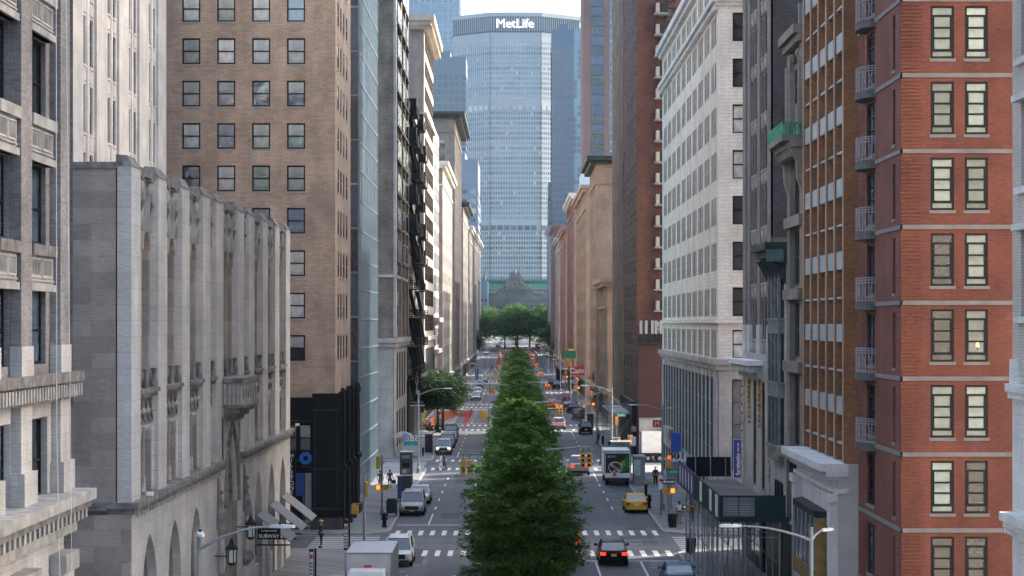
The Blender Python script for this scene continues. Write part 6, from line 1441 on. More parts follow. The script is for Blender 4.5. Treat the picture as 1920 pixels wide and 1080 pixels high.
def mast(label, x, y, dx, z=5.15, lit=True, facing=-1, H=6.6):
    r = empty('traffic_signal', (x, y, gz(y)+.16), 0, label, 'traffic light', 'traffic lights hung from arms over the road')
    m = MB(); m.tube([(0, 0, 0), (0, 0, H)], [.13, .08], M['lampgrey'], 9); m.build('pole', r, local=True)
    m = MB(); m.tube([(0, 0, H-.7), (dx*.4, 0, H-.35), (dx*.8, 0, H-.2), (dx*1.08, 0, H-.15)], [.07, .06, .05, .04], M['lampgrey'], 7); m.bar((0, 0, H), (dx*.5, 0, H-.3), .02, M['lampgrey']); m.build('arm', r, local=True)
    for q, xx in enumerate((dx-.22, dx+.22)):
        m = MB(); hf = facing if q == 0 else facing
        head3(m, xx, 0, z-.16, hf); m.bar((xx, 0, z+.8), (xx, 0, H-.18), .04, M['dark'])
        if q: head3(m, xx+.05, .26, z-.16, 1)
        o = m.build('signal_head', r, local=True)
        for k in range(3):
            l = MB(); zz_ = z-.16+.17+.33*k; on = (k == 2 and lit)
            l.tube([(xx, hf*.17, zz_), (xx, hf*.205, zz_)], .105, M['redlamp'] if on else M['black'], 10); p_ = l.build('lens', r, local=True); p_.parent = o
    return r
cn = ['first', 'second', 'third', 'fourth', 'fifth', 'sixth', 'seventh', 'eighth']
for k in range(8):
    c = CK[k+1]
    mast('yellow traffic light backs hung over the left roadway at the %s crossing' % cn[k], .9, c-5.5, -4.1, lit=False, facing=1)
    mast('yellow traffic light over the right roadway at the %s crossing' % cn[k], .9, c+(2 if k == 0 else 9), 4.25, lit=k > 0, facing=-1)
def corner_signal(label, x, y, ped_dx=-.0, red=True, pedz=2.9, backs=False, H=4.6, hand=True, sg=1):
    r = empty('corner_signal', (x, y, .14), 0, label, 'traffic light'); m = MB(); m.tube([(0, 0, 0), (0, 0, H)], .07, M['lampgrey'], 8); m.tube([(0, 0, 0), (0, 0, .5)], [.16, .12], M['lampgrey'], 8); m.box(-.09, .09, -.09, .09, 1.9, 2.3, M['yellow']); m.build('pole', r, local=True)
    m = MB(); head3(m, 0, -.22, H-1.1, -1) if not backs else head3(m, sg*.3, 0, H-1.1, 1); o = m.build('signal_head', r, local=True)
    if red: l = MB(); l.tube([(0, -.38, H-1.1+.83), (0, -.43, H-1.1+.83)], .13, M['redlamp'], 10); p_ = l.build('lens', r, local=True)
    if hand is not None:
        m = MB(); m.box(.08*sg, .5*sg, -.2, .1, pedz-.22, pedz+.22, M['yellow']); m.box(-.5*sg, -.08*sg, -.15, .15, pedz-.2, pedz+.2, M['yellow']); m.build('walk_signal', r, local=True)
        if hand: l = MB(); l.box(.14*sg, .44*sg, -.24, -.2, pedz-.16, pedz+.16, M['hand']); l.build('lit_hand', r, local=True)
    return r
corner_signal('red traffic light and orange hand signal on the right, past the first crossing', PX(1254, 160.5), 160.5, H=5.2, pedz=2.35)
corner_signal('orange hand signal on a thin pole left of the champagne car', PX(716, 165), 165, red=False, backs=True, pedz=1.9+.35, H=4.8, sg=-1)
corner_signal('red traffic light at the second crossing on the right', PX(1156, 233), 233, H=4.9, pedz=2.2)
corner_signal('orange hand signal beside the kiosk on the right', PX(1178, 222), 222, red=False, backs=True, pedz=2.6, H=3.4)
corner_signal('yellow signal backs before the second crossing on the left pavement', PX(790, 234), 234, red=False, backs=True, pedz=2.6, H=5.2, hand=None)
corner_signal('red traffic light at the third crossing on the right', PX(1109, 318), 318, H=5)
corner_signal('orange hand signal and red light beyond the green awning', PX(1082, 398), 398, H=5)
corner_signal('red light on the corner of the fifth crossing on the right', PX(1061, 480), 480, H=5)
r = empty('corner_signal', (PX(687, 143.5), 141.5, .0), 0, 'grey pole with yellow signal backs standing behind the box truck', 'traffic light')
m = MB(); m.tube([(0, 0, 0), (0, 0, 5.0)], [.11, .09], M['lampgrey'], 9); m.bar((0, 0, 3.15), (-.8, -.2, 3.15), .05, M['lampgrey']); m.build('pole', r, local=True)
m = MB(); m.box(-.85, -.6, -.35, -.05, 2.45, 3.1, M['yellow']); m.box(-.58, -.36, -.4, -.1, 2.4, 3.05, M['yellow']); m.bar((-.6, -.2, 2.9), (-.58, -.2, 2.9), .1, M['dark']); m.build('signal_head', r, local=True); m = MB(); m.box(.08, .25, -.15, .15, 3.6, 4.6, M['yellow']); m.build('signal_head', r, local=True)
def sign(name, label, x, y, z, parts, pole=None, cat='sign', group=None):
    r = empty(name, (x, y, 0), 0, label, cat, group)
    if pole: m = MB(); m.tube([(0, 0, .0), (0, 0, pole)], .035, M['dark'], 7); m.build('pole', r, local=True)
    m = MB()
    for (x0, x1, z0, z1, mat, dy) in parts: m.box(x0, x1, -.06-dy, -.03, z0, z1, mat)
    m.build('board', r, local=True); return r
def one_way(label, x, y, z, left=True, w_=.95):
    s = -1 if left else 1
    r = empty('one_way_sign', (x, y, 0), 0, label, 'sign'); m = MB(); m.box(-w_/2, w_/2, -.1, -.07, z-.16, z+.16, M['black']); m.build('board', r, local=True)
    m = MB(); y_ = -.115; m.prism([(s*w_*.46, z), (s*w_*.28, z+.12), (s*w_*.28, z+.07), (-s*w_*.46, z+.07), (-s*w_*.46, z-.07), (s*w_*.28, z-.07), (s*w_*.28, z-.12)], 'y', y_, y_+.015, M['white']); m.build('arrow', r, local=True)
    text('ONE WAY', .1, (-s*.06, y_-.004, z), (pi/2, 0, 0), M['black'], r, ext=.003)
one_way('black and white one way sign with left arrow on the red light pole', PX(1253, 160), 160.2, 3.15+.05); one_way('one way sign with left arrow just above the yellow signal backs, right side', PX(1291, 149), 149, 2.25)
one_way('one way sign with right arrow by the food cart on the left', PX(788, 233.5), 233.4, 2.75, left=False, w_=1.3); one_way('one way sign with right arrow at the second crossing, right side', PX(1157, 232), 232.6, 2.6, left=False)
def street_name(label, txt, x, y, z, w_=1.0, h=.26):
    r = empty('street_name_sign', (x, y, 0), 0, label, 'sign'); m = MB(); m.box(-w_/2, w_/2, -.1, -.07, z-h/2, z+h/2, M['green_sign']); m.build('board', r, local=True)
    text(txt, h*.62, (0, -.105, z), (pi/2, 0, 0), M['white'], r, ext=.003)
street_name('green street name sign reading E 27 St by the red light', 'E 27 ST', PX(1264, 160), 160, 3.95, .95, .3); street_name('green street name sign at the second crossing, right side', 'E 28 ST', PX(1165, 233), 233, 5.1, 1.0, .35)
street_name('green street name sign over the left roadway at the third crossing', 'E 29 ST', -1.1, CK[4]-5.6, 6.1, 2.2, .55)
sign('parking_sign', 'white and red parking sign on a black pole beside the yellow car', PX(1239, 164), 164, 0, [(-.18, .18, 2.3, 3.4, M['white'], 0), (-.12, .12, 2.9, 3.15, M['red'], .01)], pole=3.4)
sign('bus_stop_sign', 'tall white route board on a black pole beside the kiosk on the right', PX(1188, 200), 200, 0, [(-.22, .22, 3.6, 4.5, M['white'], 0)], pole=4.3)
for (px, d, z0, l_) in ((655, 138, .1, 'black pole with a narrow bus route board standing in front of the truck'), (591.5, 121, -.5, 'second black pole with a narrow bus route board, left of the truck')):
    x = PX(px, d); r = empty('route_board', (x, d, 0), 0, l_, 'sign'); m = MB(); m.tube([(0, 0, 0), (0, 0, 2.3)], .06, M['black'], 7); m.build('pole', r, local=True); m = MB(); m.box(-.36, -.1, -.03, .03, .35, 2.25, M['black']); m.box(-.33, -.13, -.05, -.03, .5, 2.1, M['white']); m.build('board', r, local=True)
    m = MB(); m.box(-.31, -.15, -.055, -.05, 1.7, 1.95, M['red'])
    for q in range(5): m.box(-.3, -.16, -.055, -.05, .6+.2*q, .68+.2*q, M['black'])
    m.build('route_lines', r, local=True)
# litter bins, hydrant, mailbox, kiosks
def bin_(label, x, y): 
    r = empty('litter_bin', (x, y, .14), 0, label, 'litter bin', 'black litter bins'); m = MB(); m.tube([(0, 0, 0), (0, 0, .95), (0, 0, 1.0)], [.26, .33, .35], M['black'], 14)
    for k in range(14): a = 2*pi*k/14; m.bar((.28*cos(a), .28*sin(a), .05), (.35*cos(a), .35*sin(a), .95), .03, M['iron'])
    m.build('basket', r, local=True); m = MB(); m.tube([(0, 0, 1.0), (0, 0, 1.04)], .36, M['dark'], 14); m.build('rim', r, local=True)
bin_('black litter bin behind the person in the white shirt', PX(1261, 155.5), 155.5); bin_('black litter bin under the yellow signal backs on the right', PX(1294, 138.5), 138); bin_('black litter bin by the food cart on the left', PX(791, 240), 238); bin_('dark litter bin near the black crossover on the right', PX(1133, 262), 262)
r = empty('corner_signal', (PX(1290, 139.5), 137.6, .14), 0, 'thin pole with two yellow signal backs above a litter bin, right side', 'traffic light')
m = MB(); m.tube([(0, 0, 0), (0, 0, 3.9)], .06, M['lampgrey'], 8); m.box(-.08, .08, -.08, .08, 1.0, 1.6, M['yellow']); m.build('pole', r, local=True); m = MB(); m.box(-.3, .0, -.2, .1, 2.85, 3.3, M['yellow']); m.box(.0, .4, .0, .04, 3.0, 3.1, M['dark']); m.box(.2, .62, -.2, .1, 2.85, 3.3, M['yellow']); m.build('signal_head', r, local=True)
def hydrant(label, x, y):
    m = MB(); m.tube([(0, 0, 0), (0, 0, .08), (0, 0, .1), (0, 0, .6), (0, 0, .62), (0, 0, .78), (0, 0, .86)], [.17, .17, .12, .12, .16, .14, .04], M['black'], 12); m.tube([(-.2, 0, .5), (.2, 0, .5)], .06, M['black'], 8); m.tube([(0, -.2, .45), (0, 0, .45)], .07, M['black'], 8)
    o = m.build('fire_hydrant', None); o.location = (x, y, .14); o.scale = (1.3, 1.3, 1.3); tag(o, label, 'fire hydrant')
hydrant('black fire hydrant on the left corner past the first crossing', PX(721, 155.5), 155.5); hydrant('black fire hydrant in front of the yellow car', PX(1219, 170.5), 172)
r = empty('mailbox', (PX(734, 164), 164.5, .14), 0, 'dark green relay mailbox beside the champagne car', 'mailbox'); m = MB(); m.prism([(-.42, .25), (.42, .25), (.42, 1.25), (.3, 1.42), (-.3, 1.42), (-.42, 1.25)], 'y', -.35, .35, plain('mailbox_green', (.02,.04,.035), .5)); m.build('body', r, local=True)
for sx_ in (-.36, .36):
    for sy_ in (-.28, .28): m = MB(); m.box(sx_-.04, sx_+.04, sy_-.04, sy_+.04, 0, .25, M['black']); m.build('leg', r, local=True)
def kiosk(label, x, y, w_, d_, h_, mat, name='kiosk'):
    r = empty(name, (x, y, .14), 0, label, 'kiosk'); m = MB(); m.box(-w_/2, w_/2, -d_/2, d_/2, 0, h_, mat); m.build('body', r, local=True, bevel=.03)
    m = MB(); m.box(-w_/2-.08, w_/2+.08, -d_/2-.1, d_/2+.1, h_, h_+.12, M['lampgrey']); m.build('roof', r, local=True); return r
k1 = kiosk('grey metal newsstand with slots at the top on the left pavement', PX(761, 196), 197, 1.15, 1.8, 3.0, plain('kiosk_grey', (.10,.10,.095), .5, .2, .1))
m = MB()
for q in range(9): m.box(-.4+.09*q, -.36+.09*q, -.93, -.9, 2.5, 2.82, M['white'])
m.build('slot', k1, local=True); m = MB(); m.box(-.3, .3, -.93, -.9, 1.7, 2.1, M['black']); m.box(-.35, .05, -.93, -.9, 1.1, 1.5, M['white']); m.box(.1, .4, -.93, -.9, 1.15, 1.55, M['lampgrey']); m.build('panel', k1, local=True)
k1 = kiosk('blue slim payphone pillar beside the champagne car', PX(749, 178), 178, .34, .3, 2.1, M['blue'], 'phone_pillar'); k1 = kiosk('dark bin-like cabinet in front of the newsstand', PX(762, 189), 189, .95, .6, 1.35, plain('cabinet_slate', (.05,.065,.08), .5), 'utility_cabinet')
k1 = kiosk('grey bus shelter panel with a lit poster, right pavement beside the beer truck', PX(1199, 197), 198, 1.0, 3.0, 2.55, M['lampgrey'], 'bus_shelter'); m = MB(); m.box(-.55, .05, -1.56, -1.5, .9, 2.3, M['white']); m.box(-.5, 0, -1.575, -1.56, .95, 2.25, plain('poster_mint', (.45,.62,.55), .5, var=.3)); m.build('poster', k1, local=True)
k1 = kiosk('tall grey newsstand kiosk by the second crossing on the right', PX(1165, 214), 216, 1.9, 2.4, 2.9, plain('kiosk_steel', (.16,.175,.18), .45, .4, .15), 'newsstand'); m = MB(); m.box(-.6, -.1, -1.24, -1.2, .6, 2.5, M['g_pale']); m.box(.2, .8, -1.24, -1.2, .5, 1.4, M['g_dark']); m.build('panel', k1, local=True)
sign('bollard_sign', 'black bollard with a yellow top on the right pavement', PX(1211, 178.5), 178.5, 0, [(-.12, .12, .14, 1.6, M['black'], .1), (-.13, .13, 1.6, 1.85, M['yellow'], .11)], pole=1.8, cat='bollard')
# food cart with umbrella
fc = empty('food_cart', (PX(773, 238), 237, .14), 0, 'turquoise food cart with menu pictures on the left corner', 'food cart')
tq = plain('cart_turquoise', (.03,.30,.33), .5, var=.15); m = MB(); m.box(-1.0, 1.0, -1.1, 1.1, .4, 2.3, M['chrome']); m.build('body', fc, local=True, bevel=.03)
m = MB(); m.box(-.9, 1.1, -1.2, -1.12, 1.4, 2.6, tq); m.box(1.02, 1.12, -1.15, 1.0, .5, 2.6, tq); m.build('panel', fc, local=True)
m = MB()
for q in range(3): m.box(-.75+.6*q, -.3+.6*q, -1.23, -1.2, 1.9, 2.4, M['white']); m.ball((-.52+.6*q, -1.23, 2.12), .15, M['orange'], 8, 5, (1, .2, .7))
for q in range(4): m.box(1.12, 1.14, -1.0+.5*q, -.6+.5*q, 1.0, 1.5, M['orange'])
m.build('menu_picture', fc, local=True); wheels(fc, (-.8, .8), (-.6, .6), .3, .15)
um = empty('umbrella', (PX(757, 236), 234.5, .14), 0, 'striped blue and tan umbrella tilted over the food cart', 'umbrella')
m = MB(); um_t = plain('umbrella_tan', (.32,.26,.17), .8); n = 8
for k in range(n):
    a0, a1 = 2*pi*k/n, 2*pi*(k+1)/n; mt = M['blue'] if k in (0, 3, 6) else um_t
    for r0_, z0_, r1_, z1_ in ((0, 3.1, .8, 2.85), (.8, 2.85, 1.35, 2.45)):
        m.poly([(r0_*cos(a0), r0_*sin(a0), z0_), (r1_*cos(a0), r1_*sin(a0), z1_), (r1_*cos(a1), r1_*sin(a1), z1_), (r0_*cos(a1), r0_*sin(a1), z0_)] if r0_ else [(0, 0, z0_), (r1_*cos(a0), r1_*sin(a0), z1_), (r1_*cos(a1), r1_*sin(a1), z1_)], mt)
m.build('canopy', um, local=True); m = MB(); m.tube([(0, 0, 0), (0, 0, 3.1)], .025, M['white'], 6); m.build('pole', um, local=True)
# orange construction fence and barriers, left, third block
mesh_o = plain('orange_netting', (.70,.17,.05), .7, var=.3, scale=6)
def barrier(label, x0, y0, x1, y1, h, mat, n=None, group='orange construction barriers'):
    r = empty('construction_fence', ((x0+x1)/2, (y0+y1)/2, gz(y0)), 0, label, 'fence', group); L = math.hypot(x1-x0, y1-y0); n = n or max(1, int(L/2)); m = MB(); p = MB(); z = gz(y0)
    for k in range(n):
        a, c = k/n, (k+1)/n; xa, ya, xb, yb = x0+(x1-x0)*a, y0+(y1-y0)*a, x0+(x1-x0)*c, y0+(y1-y0)*c
        for q in range(5): m.bar((xa, ya, z+.12+q*h/5), (xb, yb, z+.12+q*h/5), .06, mat, h/5*.72)
        p.bar((xa, ya, z), (xa, ya, z+h+.1), .09, M['orange'])
        if k % 2: p.box(xa-.35, xa+.35, ya-.2, ya+.2, z, z+.1, M['white'])
    m.build('netting', r); p.build('post', r)
barrier('orange netting fence along the pavement side of the dig on the left', -12.3, 303, -9.4, 345, 1.5, mesh_o)
barrier('orange plastic barrier along the road side of the dig on the left', -7.2, 312, -7.0, 352, 1.05, plain('barrier_red_orange', (.75,.08,.03), .6, var=.2)); barrier('short orange barrier closing the far end of the dig', -9.8, 343, -7.1, 343, 1.05, M['orange'])
barrier('orange fence in front of the white notice boards behind the trees', -16, 303, -12.4, 303, 1.4, mesh_o)
for i, x in enumerate((-15.4, -13.6, -10.9)): sign('notice_board', ['white notice board furthest left on the orange fence', 'white notice board with a red mark on the orange fence', 'white notice board right of the tree trunk on the orange fence'][i], x, 302.7, 0, [(-.65, .65, .6, 1.7, M['white'], 0)]+([(-.3, .0, .8, 1.3, M['red'], .02)] if i == 1 else []))
def barrel(i, x, y, where):
    if not hasattr(barrel, 'p'):
        m = MB(); m.tube([(0, 0, 0), (0, 0, .1), (0, 0, .12), (0, 0, 1.05)], [.42, .42, .32, .24], M['orange'], 12); m.tube([(0, 0, .4), (0, 0, .55)], [.295, .28], M['white'], 12); m.tube([(0, 0, .75), (0, 0, .9)], [.27, .255], M['white'], 12)
        o = m.build('traffic_barrel', None); barrel.p = o
    else: o = barrel.p.copy(); COL.objects.link(o)
    o.location = (x, y, gz(y)); o.scale = (1.2, 1.2, 1.2); tag(o, 'orange and white striped traffic barrel %s' % where, 'traffic barrel', 'orange barrels round the roadworks')
for k in range(14): a = k/13; barrel(k, 4.8+3.6*sin(a*pi*.62), 700+86*a, 'in the curved line on the right roadway')
for k in range(11): barrel(k, -5.6+.03*k, 700+8*k, 'in the straight line on the left roadway')
for k in range(5): barrel(k, -5.2+1.1*k, 792, 'closing the top of the left roadworks')
# tunnel portal on the median
tp = empty('tunnel_portal', (.9, 735, gz(735)), 0, 'grey stone tunnel portal on the median with a yellow warning sign', 'tunnel'); m = MB(); z0 = gz(735)
m.box(-4.2, 6, 741, 746, z0-1, z0+4.3, M['conc']); m.box(-4.4, 6.2, 740.8, 746.2, z0+4.3, z0+4.8, lime); m.build('wall', tp); m = MB(); m.box(-3.2, 5, 740.6, 740.95, z0-1, z0+3.3, M['black']); m.build('opening', tp)
m = MB(); m.box(1.2, 5.6, 740.4, 740.75, z0+3.6, z0+5.0, M['yellow']); m.box(1.2, 5.6, 740.4, 740.75, z0+5.0, z0+5.6, M['green_sign']); m.build('warning_sign', tp)
# Sidewalk shed on the right
dkgreen = plain('hoarding_green', (.012,.035,.03), .6, var=.15); wood = blocks('shed_planks', (.22,.21,.20), (.17,.165,.16), (.05,.05,.05), 4, .25, .02, .35)
sh = empty('sidewalk_shed', (13, 130, .14), 0, 'long green and grey scaffold shed over the right pavement before the first crossing', 'scaffold')
SX0, SX1, SY0, SY1, SZ = 11.0, 14.45, 100.5, 135.5, 5.2
m = MB(); m.box(SX0, SX1, SY0+10, SY1, SZ-.2, SZ, plain('shed_planks_flat', (.20,.195,.185), .85, var=.35, scale=3)); 
yy = SY0+10.1
while yy < SY1: m.box(SX0, SX1, yy, yy+.2, SZ, SZ+.03, wood); yy += .3
m.build('deck', sh)
m = MB(); m.box(SX0-.05, SX0, SY0+10, SY1-9, SZ-.35, SZ+1.05, dkgreen); m.box(SX0-.05, SX1, SY0+9.95, SY0+10, SZ-.35, SZ+1.05, dkgreen); m.box(SX0-.05, SX1+.2, SY0+9.9, SY0+9.96, SZ-.38, SZ-.1, dkgreen); m.box(SX0, SX1, SY1, SY1+.05, SZ-.3, SZ-.02, dkgreen); split_build(m, 'hoarding', sh)
m = MB(); gb = blocks('grey_plank_board', (.30,.31,.32), (.22,.23,.24), (.07,.07,.07), 5, .13, .02, .3)
for q in (.12, .98): m.box(SX0+q, SX0+q+.8, SY0+9.85, SY0+9.9, SZ-.05, SZ+.95, gb)
split_build(m, 'grey_board', sh); m = MB()

m = MB()
for y_ in (111.5, 115, 121): m.box(SX0-.08, SX0-.05, y_, y_+1.2, SZ-.2, SZ+.95, M['white'])
split_build(m, 'permit_board', sh)
m = MB(); m.box(SX0-.04, SX0, SY1-9, SY1+3, SZ-.5, SZ+1.1, plain('banner_navy', (.03,.04,.15), .7, var=.1)); m.build('banner', sh)
m = MB()
for k in range(5): m.ball((SX0-.05, SY1-7.5+2.2*k, SZ+.3), .6, M['white'], 12, 8, (.04, .45, 1.0))
m.build('banner_mark', sh)
m = MB(); m.box(SX0+.5, SX1, SY1+2.9, SY1+2.97, SZ, SZ+1.3, plain('black_netting', (.012,.013,.015), .8)); m.build('netting', sh)
for k in range(5): m = MB(); m.tube([(SX0+.1+1.0*k, SY1+2.85, SZ-.1), (SX0+.1+1.0*k, SY1+2.85, SZ+1.4)], .035, M['steel'], 6); m.build('rail_post', sh)
npst = 0
for x_ in (SX0+.1, SX0+1.3, SX1-.3):
    for k in range(10):
        y_ = SY0+10.2+2.9*k
        if y_ > SY1: continue
        m = MB(); m.tube([(x_, y_, .14), (x_, y_, SZ-.2)], .04, M['steel'], 6); m.box(x_-.12, x_+.12, y_-.12, y_+.12, .14, .2, M['steel']); m.build('post', sh)
for k in range(8):
    y_ = SY0+10.2+2.9*k; m = MB(); m.bar((SX0+.1, y_, 4.0), (SX0+.1, y_+2.9, 4.95), .04, M['steel']); m.bar((SX0+.1, y_+2.9, 4.0), (SX0+.1, y_, 4.95), .04, M['steel'])
    if k % 3 == 0: m.bar((SX0+.1, y_, .5), (SX0+.1, y_+2.9, 3.2), .04, M['steel']); m.bar((SX0+1.4, y_+2.9, .5), (SX0+1.4, y_, 3.2), .04, M['steel'])
    m.bar((SX0+.1, y_, 4.0), (SX1-.4, y_, 4.0), .035, M['steel']); m.bar((SX0+.1, y_, .7), (SX0+.1, y_+2.9, .7), .035, M['steel'])
    m.build('brace', sh)
m = MB()
for x_ in (SX0+.1, SX0+1.4, SX1-.4): m.bar((x_, SY0+10, 2.6), (x_, SY1, 2.6), .04, M['steel'])
m.build('rail', sh)
r = empty('blue_banner', (16.65, 154.6, 5.3), 0, 'tall dark blue restaurant banner with vertical white lettering on the white brick building', 'banner'); m = MB(); m.box(16.38, 17.0, 154.7, 154.8, 3.9, 6.75, plain('banner_blue', (.012,.03,.20), .6, var=.06)); m.build('cloth', r)
text('Sarabeths', .42, (.03, .06, -.4), (pi/2, -pi/2, 0), M['white'], r); text('PARK AVE', .15, (.05, .06, .85), (pi/2, -pi/2, 0), M['white'], r)
m = MB(); m.box(16.35, 17.03, 154.78, 154.85, 3.87, 6.78, M['white']); m.build('border', r)
# canopy "401", shop signs on the white building
r = empty('entrance_canopy', (13.8, 172, 3.6), 0, 'grey entrance canopy carrying the number 401 on the white brick building', 'canopy'); m = MB(); m.box(12.7, 15.2, 170.2, 174.5, 3.5, 3.95, M['conc']); m.box(12.6, 15.2, 170.1, 174.6, 3.95, 4.1, M['lampgrey']); m.build('slab', r)
text('401', .95, (-.45, -1.95, .95), (pi/2, 0, 0), M['dark'], r, ext=.03)
for y_ in (170.4, 174.2): m = MB(); m.tube([(12.9, y_, .14), (12.9, y_, 3.5)], .06, M['lampgrey'], 8); m.build('post', r)
r = empty('shop_sign', (14.6, 186, 4.4), 0, 'blue box sign projecting from the white brick building', 'sign'); m = MB(); m.box(14.1, 15.0, 185.9, 186.1, 3.9, 5.6, plain('sign_bright_blue', (.02,.10,.50), .4, var=.05)); m.box(14.05, 14.12, 185.88, 186.12, 3.9, 5.6, M['red']); m.build('board', r)
r = empty('shop_sign', (14.2, 207, 5.4), 0, 'small square red sign with white marks in front of the delivery truck', 'sign'); m = MB(); m.box(13.85, 14.7, 207, 207.15, 5.05, 5.75, plain('sign_scarlet', (.60,.05,.02), .5, var=.05)); m.build('board', r); text('M', .62, (.08, -.03, 0), (pi/2, 0, 0), M['white'], r)
r = empty('shop_canopy', (14.3, 203, 4.5), 0, 'small white sign fascia with pale lettering at the far end of the white brick building', 'sign'); m = MB(); m.box(14.6, 15.2, 196, 204, 4.6, 5.4, M['conc']); m.build('board', r); text('CAFE', .26, (.6, -7.06, .5), (pi/2, 0, 0), M['dark'], r)
# right side further up: awnings, scaffold balcony, signs
r = empty('scaffold_platform', (13, 256, 0), 0, 'grey steel scaffold platform with railings over the right pavement before the brick tower', 'scaffold'); m = MB(); m.box(11.4, 14.1, 246, 268, 4.6, 4.85, M['steel']); m.build('deck', r)
m = MB()
for y_ in (246, 250, 254, 258, 262, 267.8): m.tube([(11.5, y_, .14), (11.5, y_, 6.0)], .05, M['steel'], 6); m.tube([(14, y_, .14), (14, y_, 6.0)], .05, M['steel'], 6); m.bar((11.5, y_, .3), (14, y_, 4.5), .05, M['steel'])
for z_ in (5.4, 5.9): m.bar((11.5, 246, z_), (11.5, 268, z_), .05, M['steel']); m.bar((11.5, 246, z_), (14.1, 246, z_), .05, M['steel'])
m.build('frame', r)
r = empty('black_shopfront', (13.6, 255, 0), 0, 'black shopfront with a round sign beneath the brown brick tower', 'shop front'); m = MB(); m.box(13.7, 14.15, 240.2, 268, .14, 6.3, M['black']); m.tube([(13.9, 240.19, 3.2), (13.9, 240.05, 3.2)], .35, M['conc'], 14); m.build('panel', r)
def simple_awning(label, x, y0, y1, z, col, out=1.8, dz=.8): awning('awning', label, y0, y1, x, -out, z, dz, col, 'shop awnings further up on the right')
ga = plain('awning_green', (.02,.07,.05), .7, var=.1); ra_ = plain('awning_maroon', (.16,.02,.025), .7, var=.1)
simple_awning('dark green shop awning on the right past the scaffold platform', 14.2, 330, 338, 4.4, ga, 2.6); simple_awning('maroon barrel awning near the fourth crossing on the right', 14.1, 356, 362, 7.6, ra_, 1.2, 1.5); simple_awning('dark awning beyond the red shop sign on the right', 13.8, 420, 440, 4, M['dark'], 2)
r = empty('shop_sign', (12.4, 405, 6.3), 0, 'long red shop sign with white script lettering on the right', 'sign'); m = MB(); m.box(11.0, 14.4, 405, 405.2, 5.2, 7.0, M['red']); m.build('board', r); text('Candy', 1.5, (.4, -.06, -.15), (pi/2, 0, 0), M['white'], r, bold=.02)
r = empty('shop_sign', (11.6, 500, 7), 0, 'green roadside sign board above a yellow one on the right', 'sign'); m = MB(); m.box(10.6, 13.2, 440, 440.2, 8, 9.6, M['green_sign']); m.box(10.8, 12.4, 439.9, 440, 6.2, 7.8, M['yellow']); m.tube([(11.9, 440.3, .1), (11.9, 440.3, 9.6)], .08, M['dark'], 6); m.build('board', r)
r = empty('yellow_sign', (12.6, 470, 0), 0, 'yellow curling sign on a pole high over the right pavement', 'sign'); m = MB(); m.tube([(12.4, 470, .1), (12.4, 470, 7)], .08, M['dark'], 6); m.box(11.9, 13, 469.8, 470, 7, 8, M['yellow']); m.box(12.4, 13.6, 469.8, 470, 8.1, 9.6, M['yellow']); m.build('board', r)
sh2 = empty('sidewalk_shed', (12.5, 520, .14), 0, 'dark scaffold shed with a pale parapet over the far right pavement', 'scaffold'); m = MB(); m.box(10.9, 13.8, 484, 545, 4.2, 4.5, M['dark']); m.box(10.9, 11.0, 484, 545, 4.5, 5.7, M['conc']); m.box(10.9, 13.8, 484, 484.1, 4.4, 5.7, M['conc']); m.build('deck', sh2)
m = MB()
for k in range(20): m.tube([(11.1, 484+3*k, .14), (11.1, 484+3*k, 4.2)], .07, M['iron'], 6)
split_build(m, 'post', sh2)
for i, (px, d, h_, c_, l_) in enumerate([(1103.5, 322, 2.6, M['lampgrey'], 'grey kiosk by the third crossing on the right'), (1107, 300, 2.2, M['dark'], 'dark street cabinet before the third crossing on the right'), (1140, 245, 2.4, M['lampgrey'], 'grey kiosk with dark sides under the scaffold platform'), (1078, 378, 2.8, M['lampgrey'], 'grey news kiosk past the red car'), (804, 246, 2.1, M['dark'], 'black poster panel on the left pavement by the parked silver car'), (894, 560, 3, M['blue'], 'pale blue kiosk at the left kerb near the hatched lane')]): kiosk(l_, PX(px, d), d, .9, .5, h_, c_)
k1 = kiosk('glass canopy structure on the left pavement past the trees', -11.6, 392, 3.0, 18, 3.6, M['lampgrey'], 'bus_shelter')
simple_awning2 = [(-13.6, 300, 'white'), ]
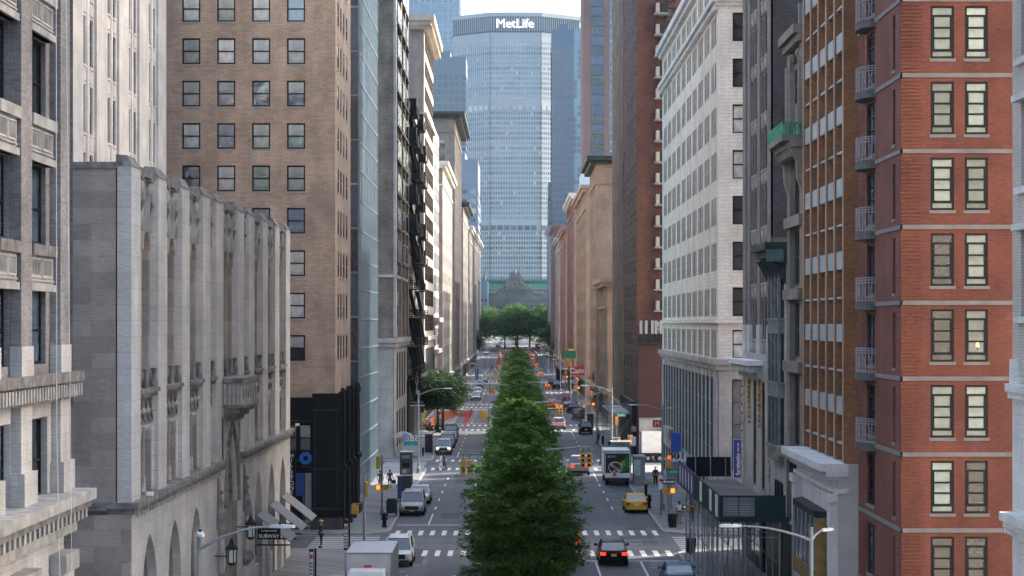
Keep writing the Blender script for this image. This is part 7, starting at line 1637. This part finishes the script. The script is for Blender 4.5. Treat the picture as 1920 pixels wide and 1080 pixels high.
for i, (y_, z_) in enumerate(((352, 5.5), (366, 4.6), (400, 4.6), (430, 4.4))): awning('awning', 'pale shop awning, %s along the left side past the orange dig' % ordn[i], y_, y_+8, -13.5, 2.2, z_, .5, M['conc'] if i % 2 else M['dark'], 'shop awnings further up on the left')
# big mixed pedestrians and bikes on the right: parked bicycles
def bike(label, x, y):
    r = empty('bicycle', (x, y, .14), .4, label, 'bicycle', 'bicycles by the right kerb'); m = MB()
    for a_, c_ in (((0, -.5, .34), (0, -.1, .9)), ((0, -.1, .9), (0, .45, .85)), ((0, -.05, .35), (0, .45, .85)), ((0, -.05, .35), (0, -.1, .9)), ((0, .45, .95), (0, .52, .34)), ((-.25, .45, 1.0), (.25, .45, 1.0))): m.bar(a_, c_, .03, M['blue'])
    m.build('frame', r, local=True)
    for yy in (-.5, .52): m = MB(); pts = [(0, yy+.33*cos(2*pi*k/14), .34+.33*sin(2*pi*k/14)) for k in range(15)]; m.tube(pts, .02, M['rubber'], 5); m.build('wheel', r, local=True)
for i in range(3): bike('city bicycle parked at the right kerb by the black van, %s in the row' % ordn[i], 10.6+.3*i, 398+2.2*i)
# white signal arm at the very bottom of the median
# lived-in details: flag, cables, cameras on the gothic building
for (x, y, l_) in ((-14.3, 81.2, 'small white floodlight on the ledge at the near corner of the gothic building'), (-14.3, 136.6, 'small white floodlight on the far corner of the gothic building')):
    m = MB(); m.tube([(0, 0, 0), (0, 0, .18)], .03, M['steel'], 6); m.box(-.02, .22, -.14, .14, .16, .3, M['white']); o = m.build('floodlight', None); o.location = (x, y, 8.51); tag(o, l_, 'floodlight')
# ---------------- HAZE ----------------
hz = MB(); hz.box(-700, 700, -80, 1760, -2, 345, M['conc']); ho = hz.build('haze'); tag(ho, kind='stuff')
hm = bpy.data.materials.new('haze'); hm.use_nodes = True; t = hm.node_tree; t.nodes.clear(); out = t.nodes.new('ShaderNodeOutputMaterial'); pv = t.nodes.new('ShaderNodeVolumePrincipled')
pv.inputs['Color'].default_value = (.62, .80, 1, 1); pv.inputs['Density'].default_value = HAZE; pv.inputs['Anisotropy'].default_value = .2; t.links.new(pv.outputs[0], out.inputs['Volume'])
ho.data.materials.clear(); ho.data.materials.append(hm)
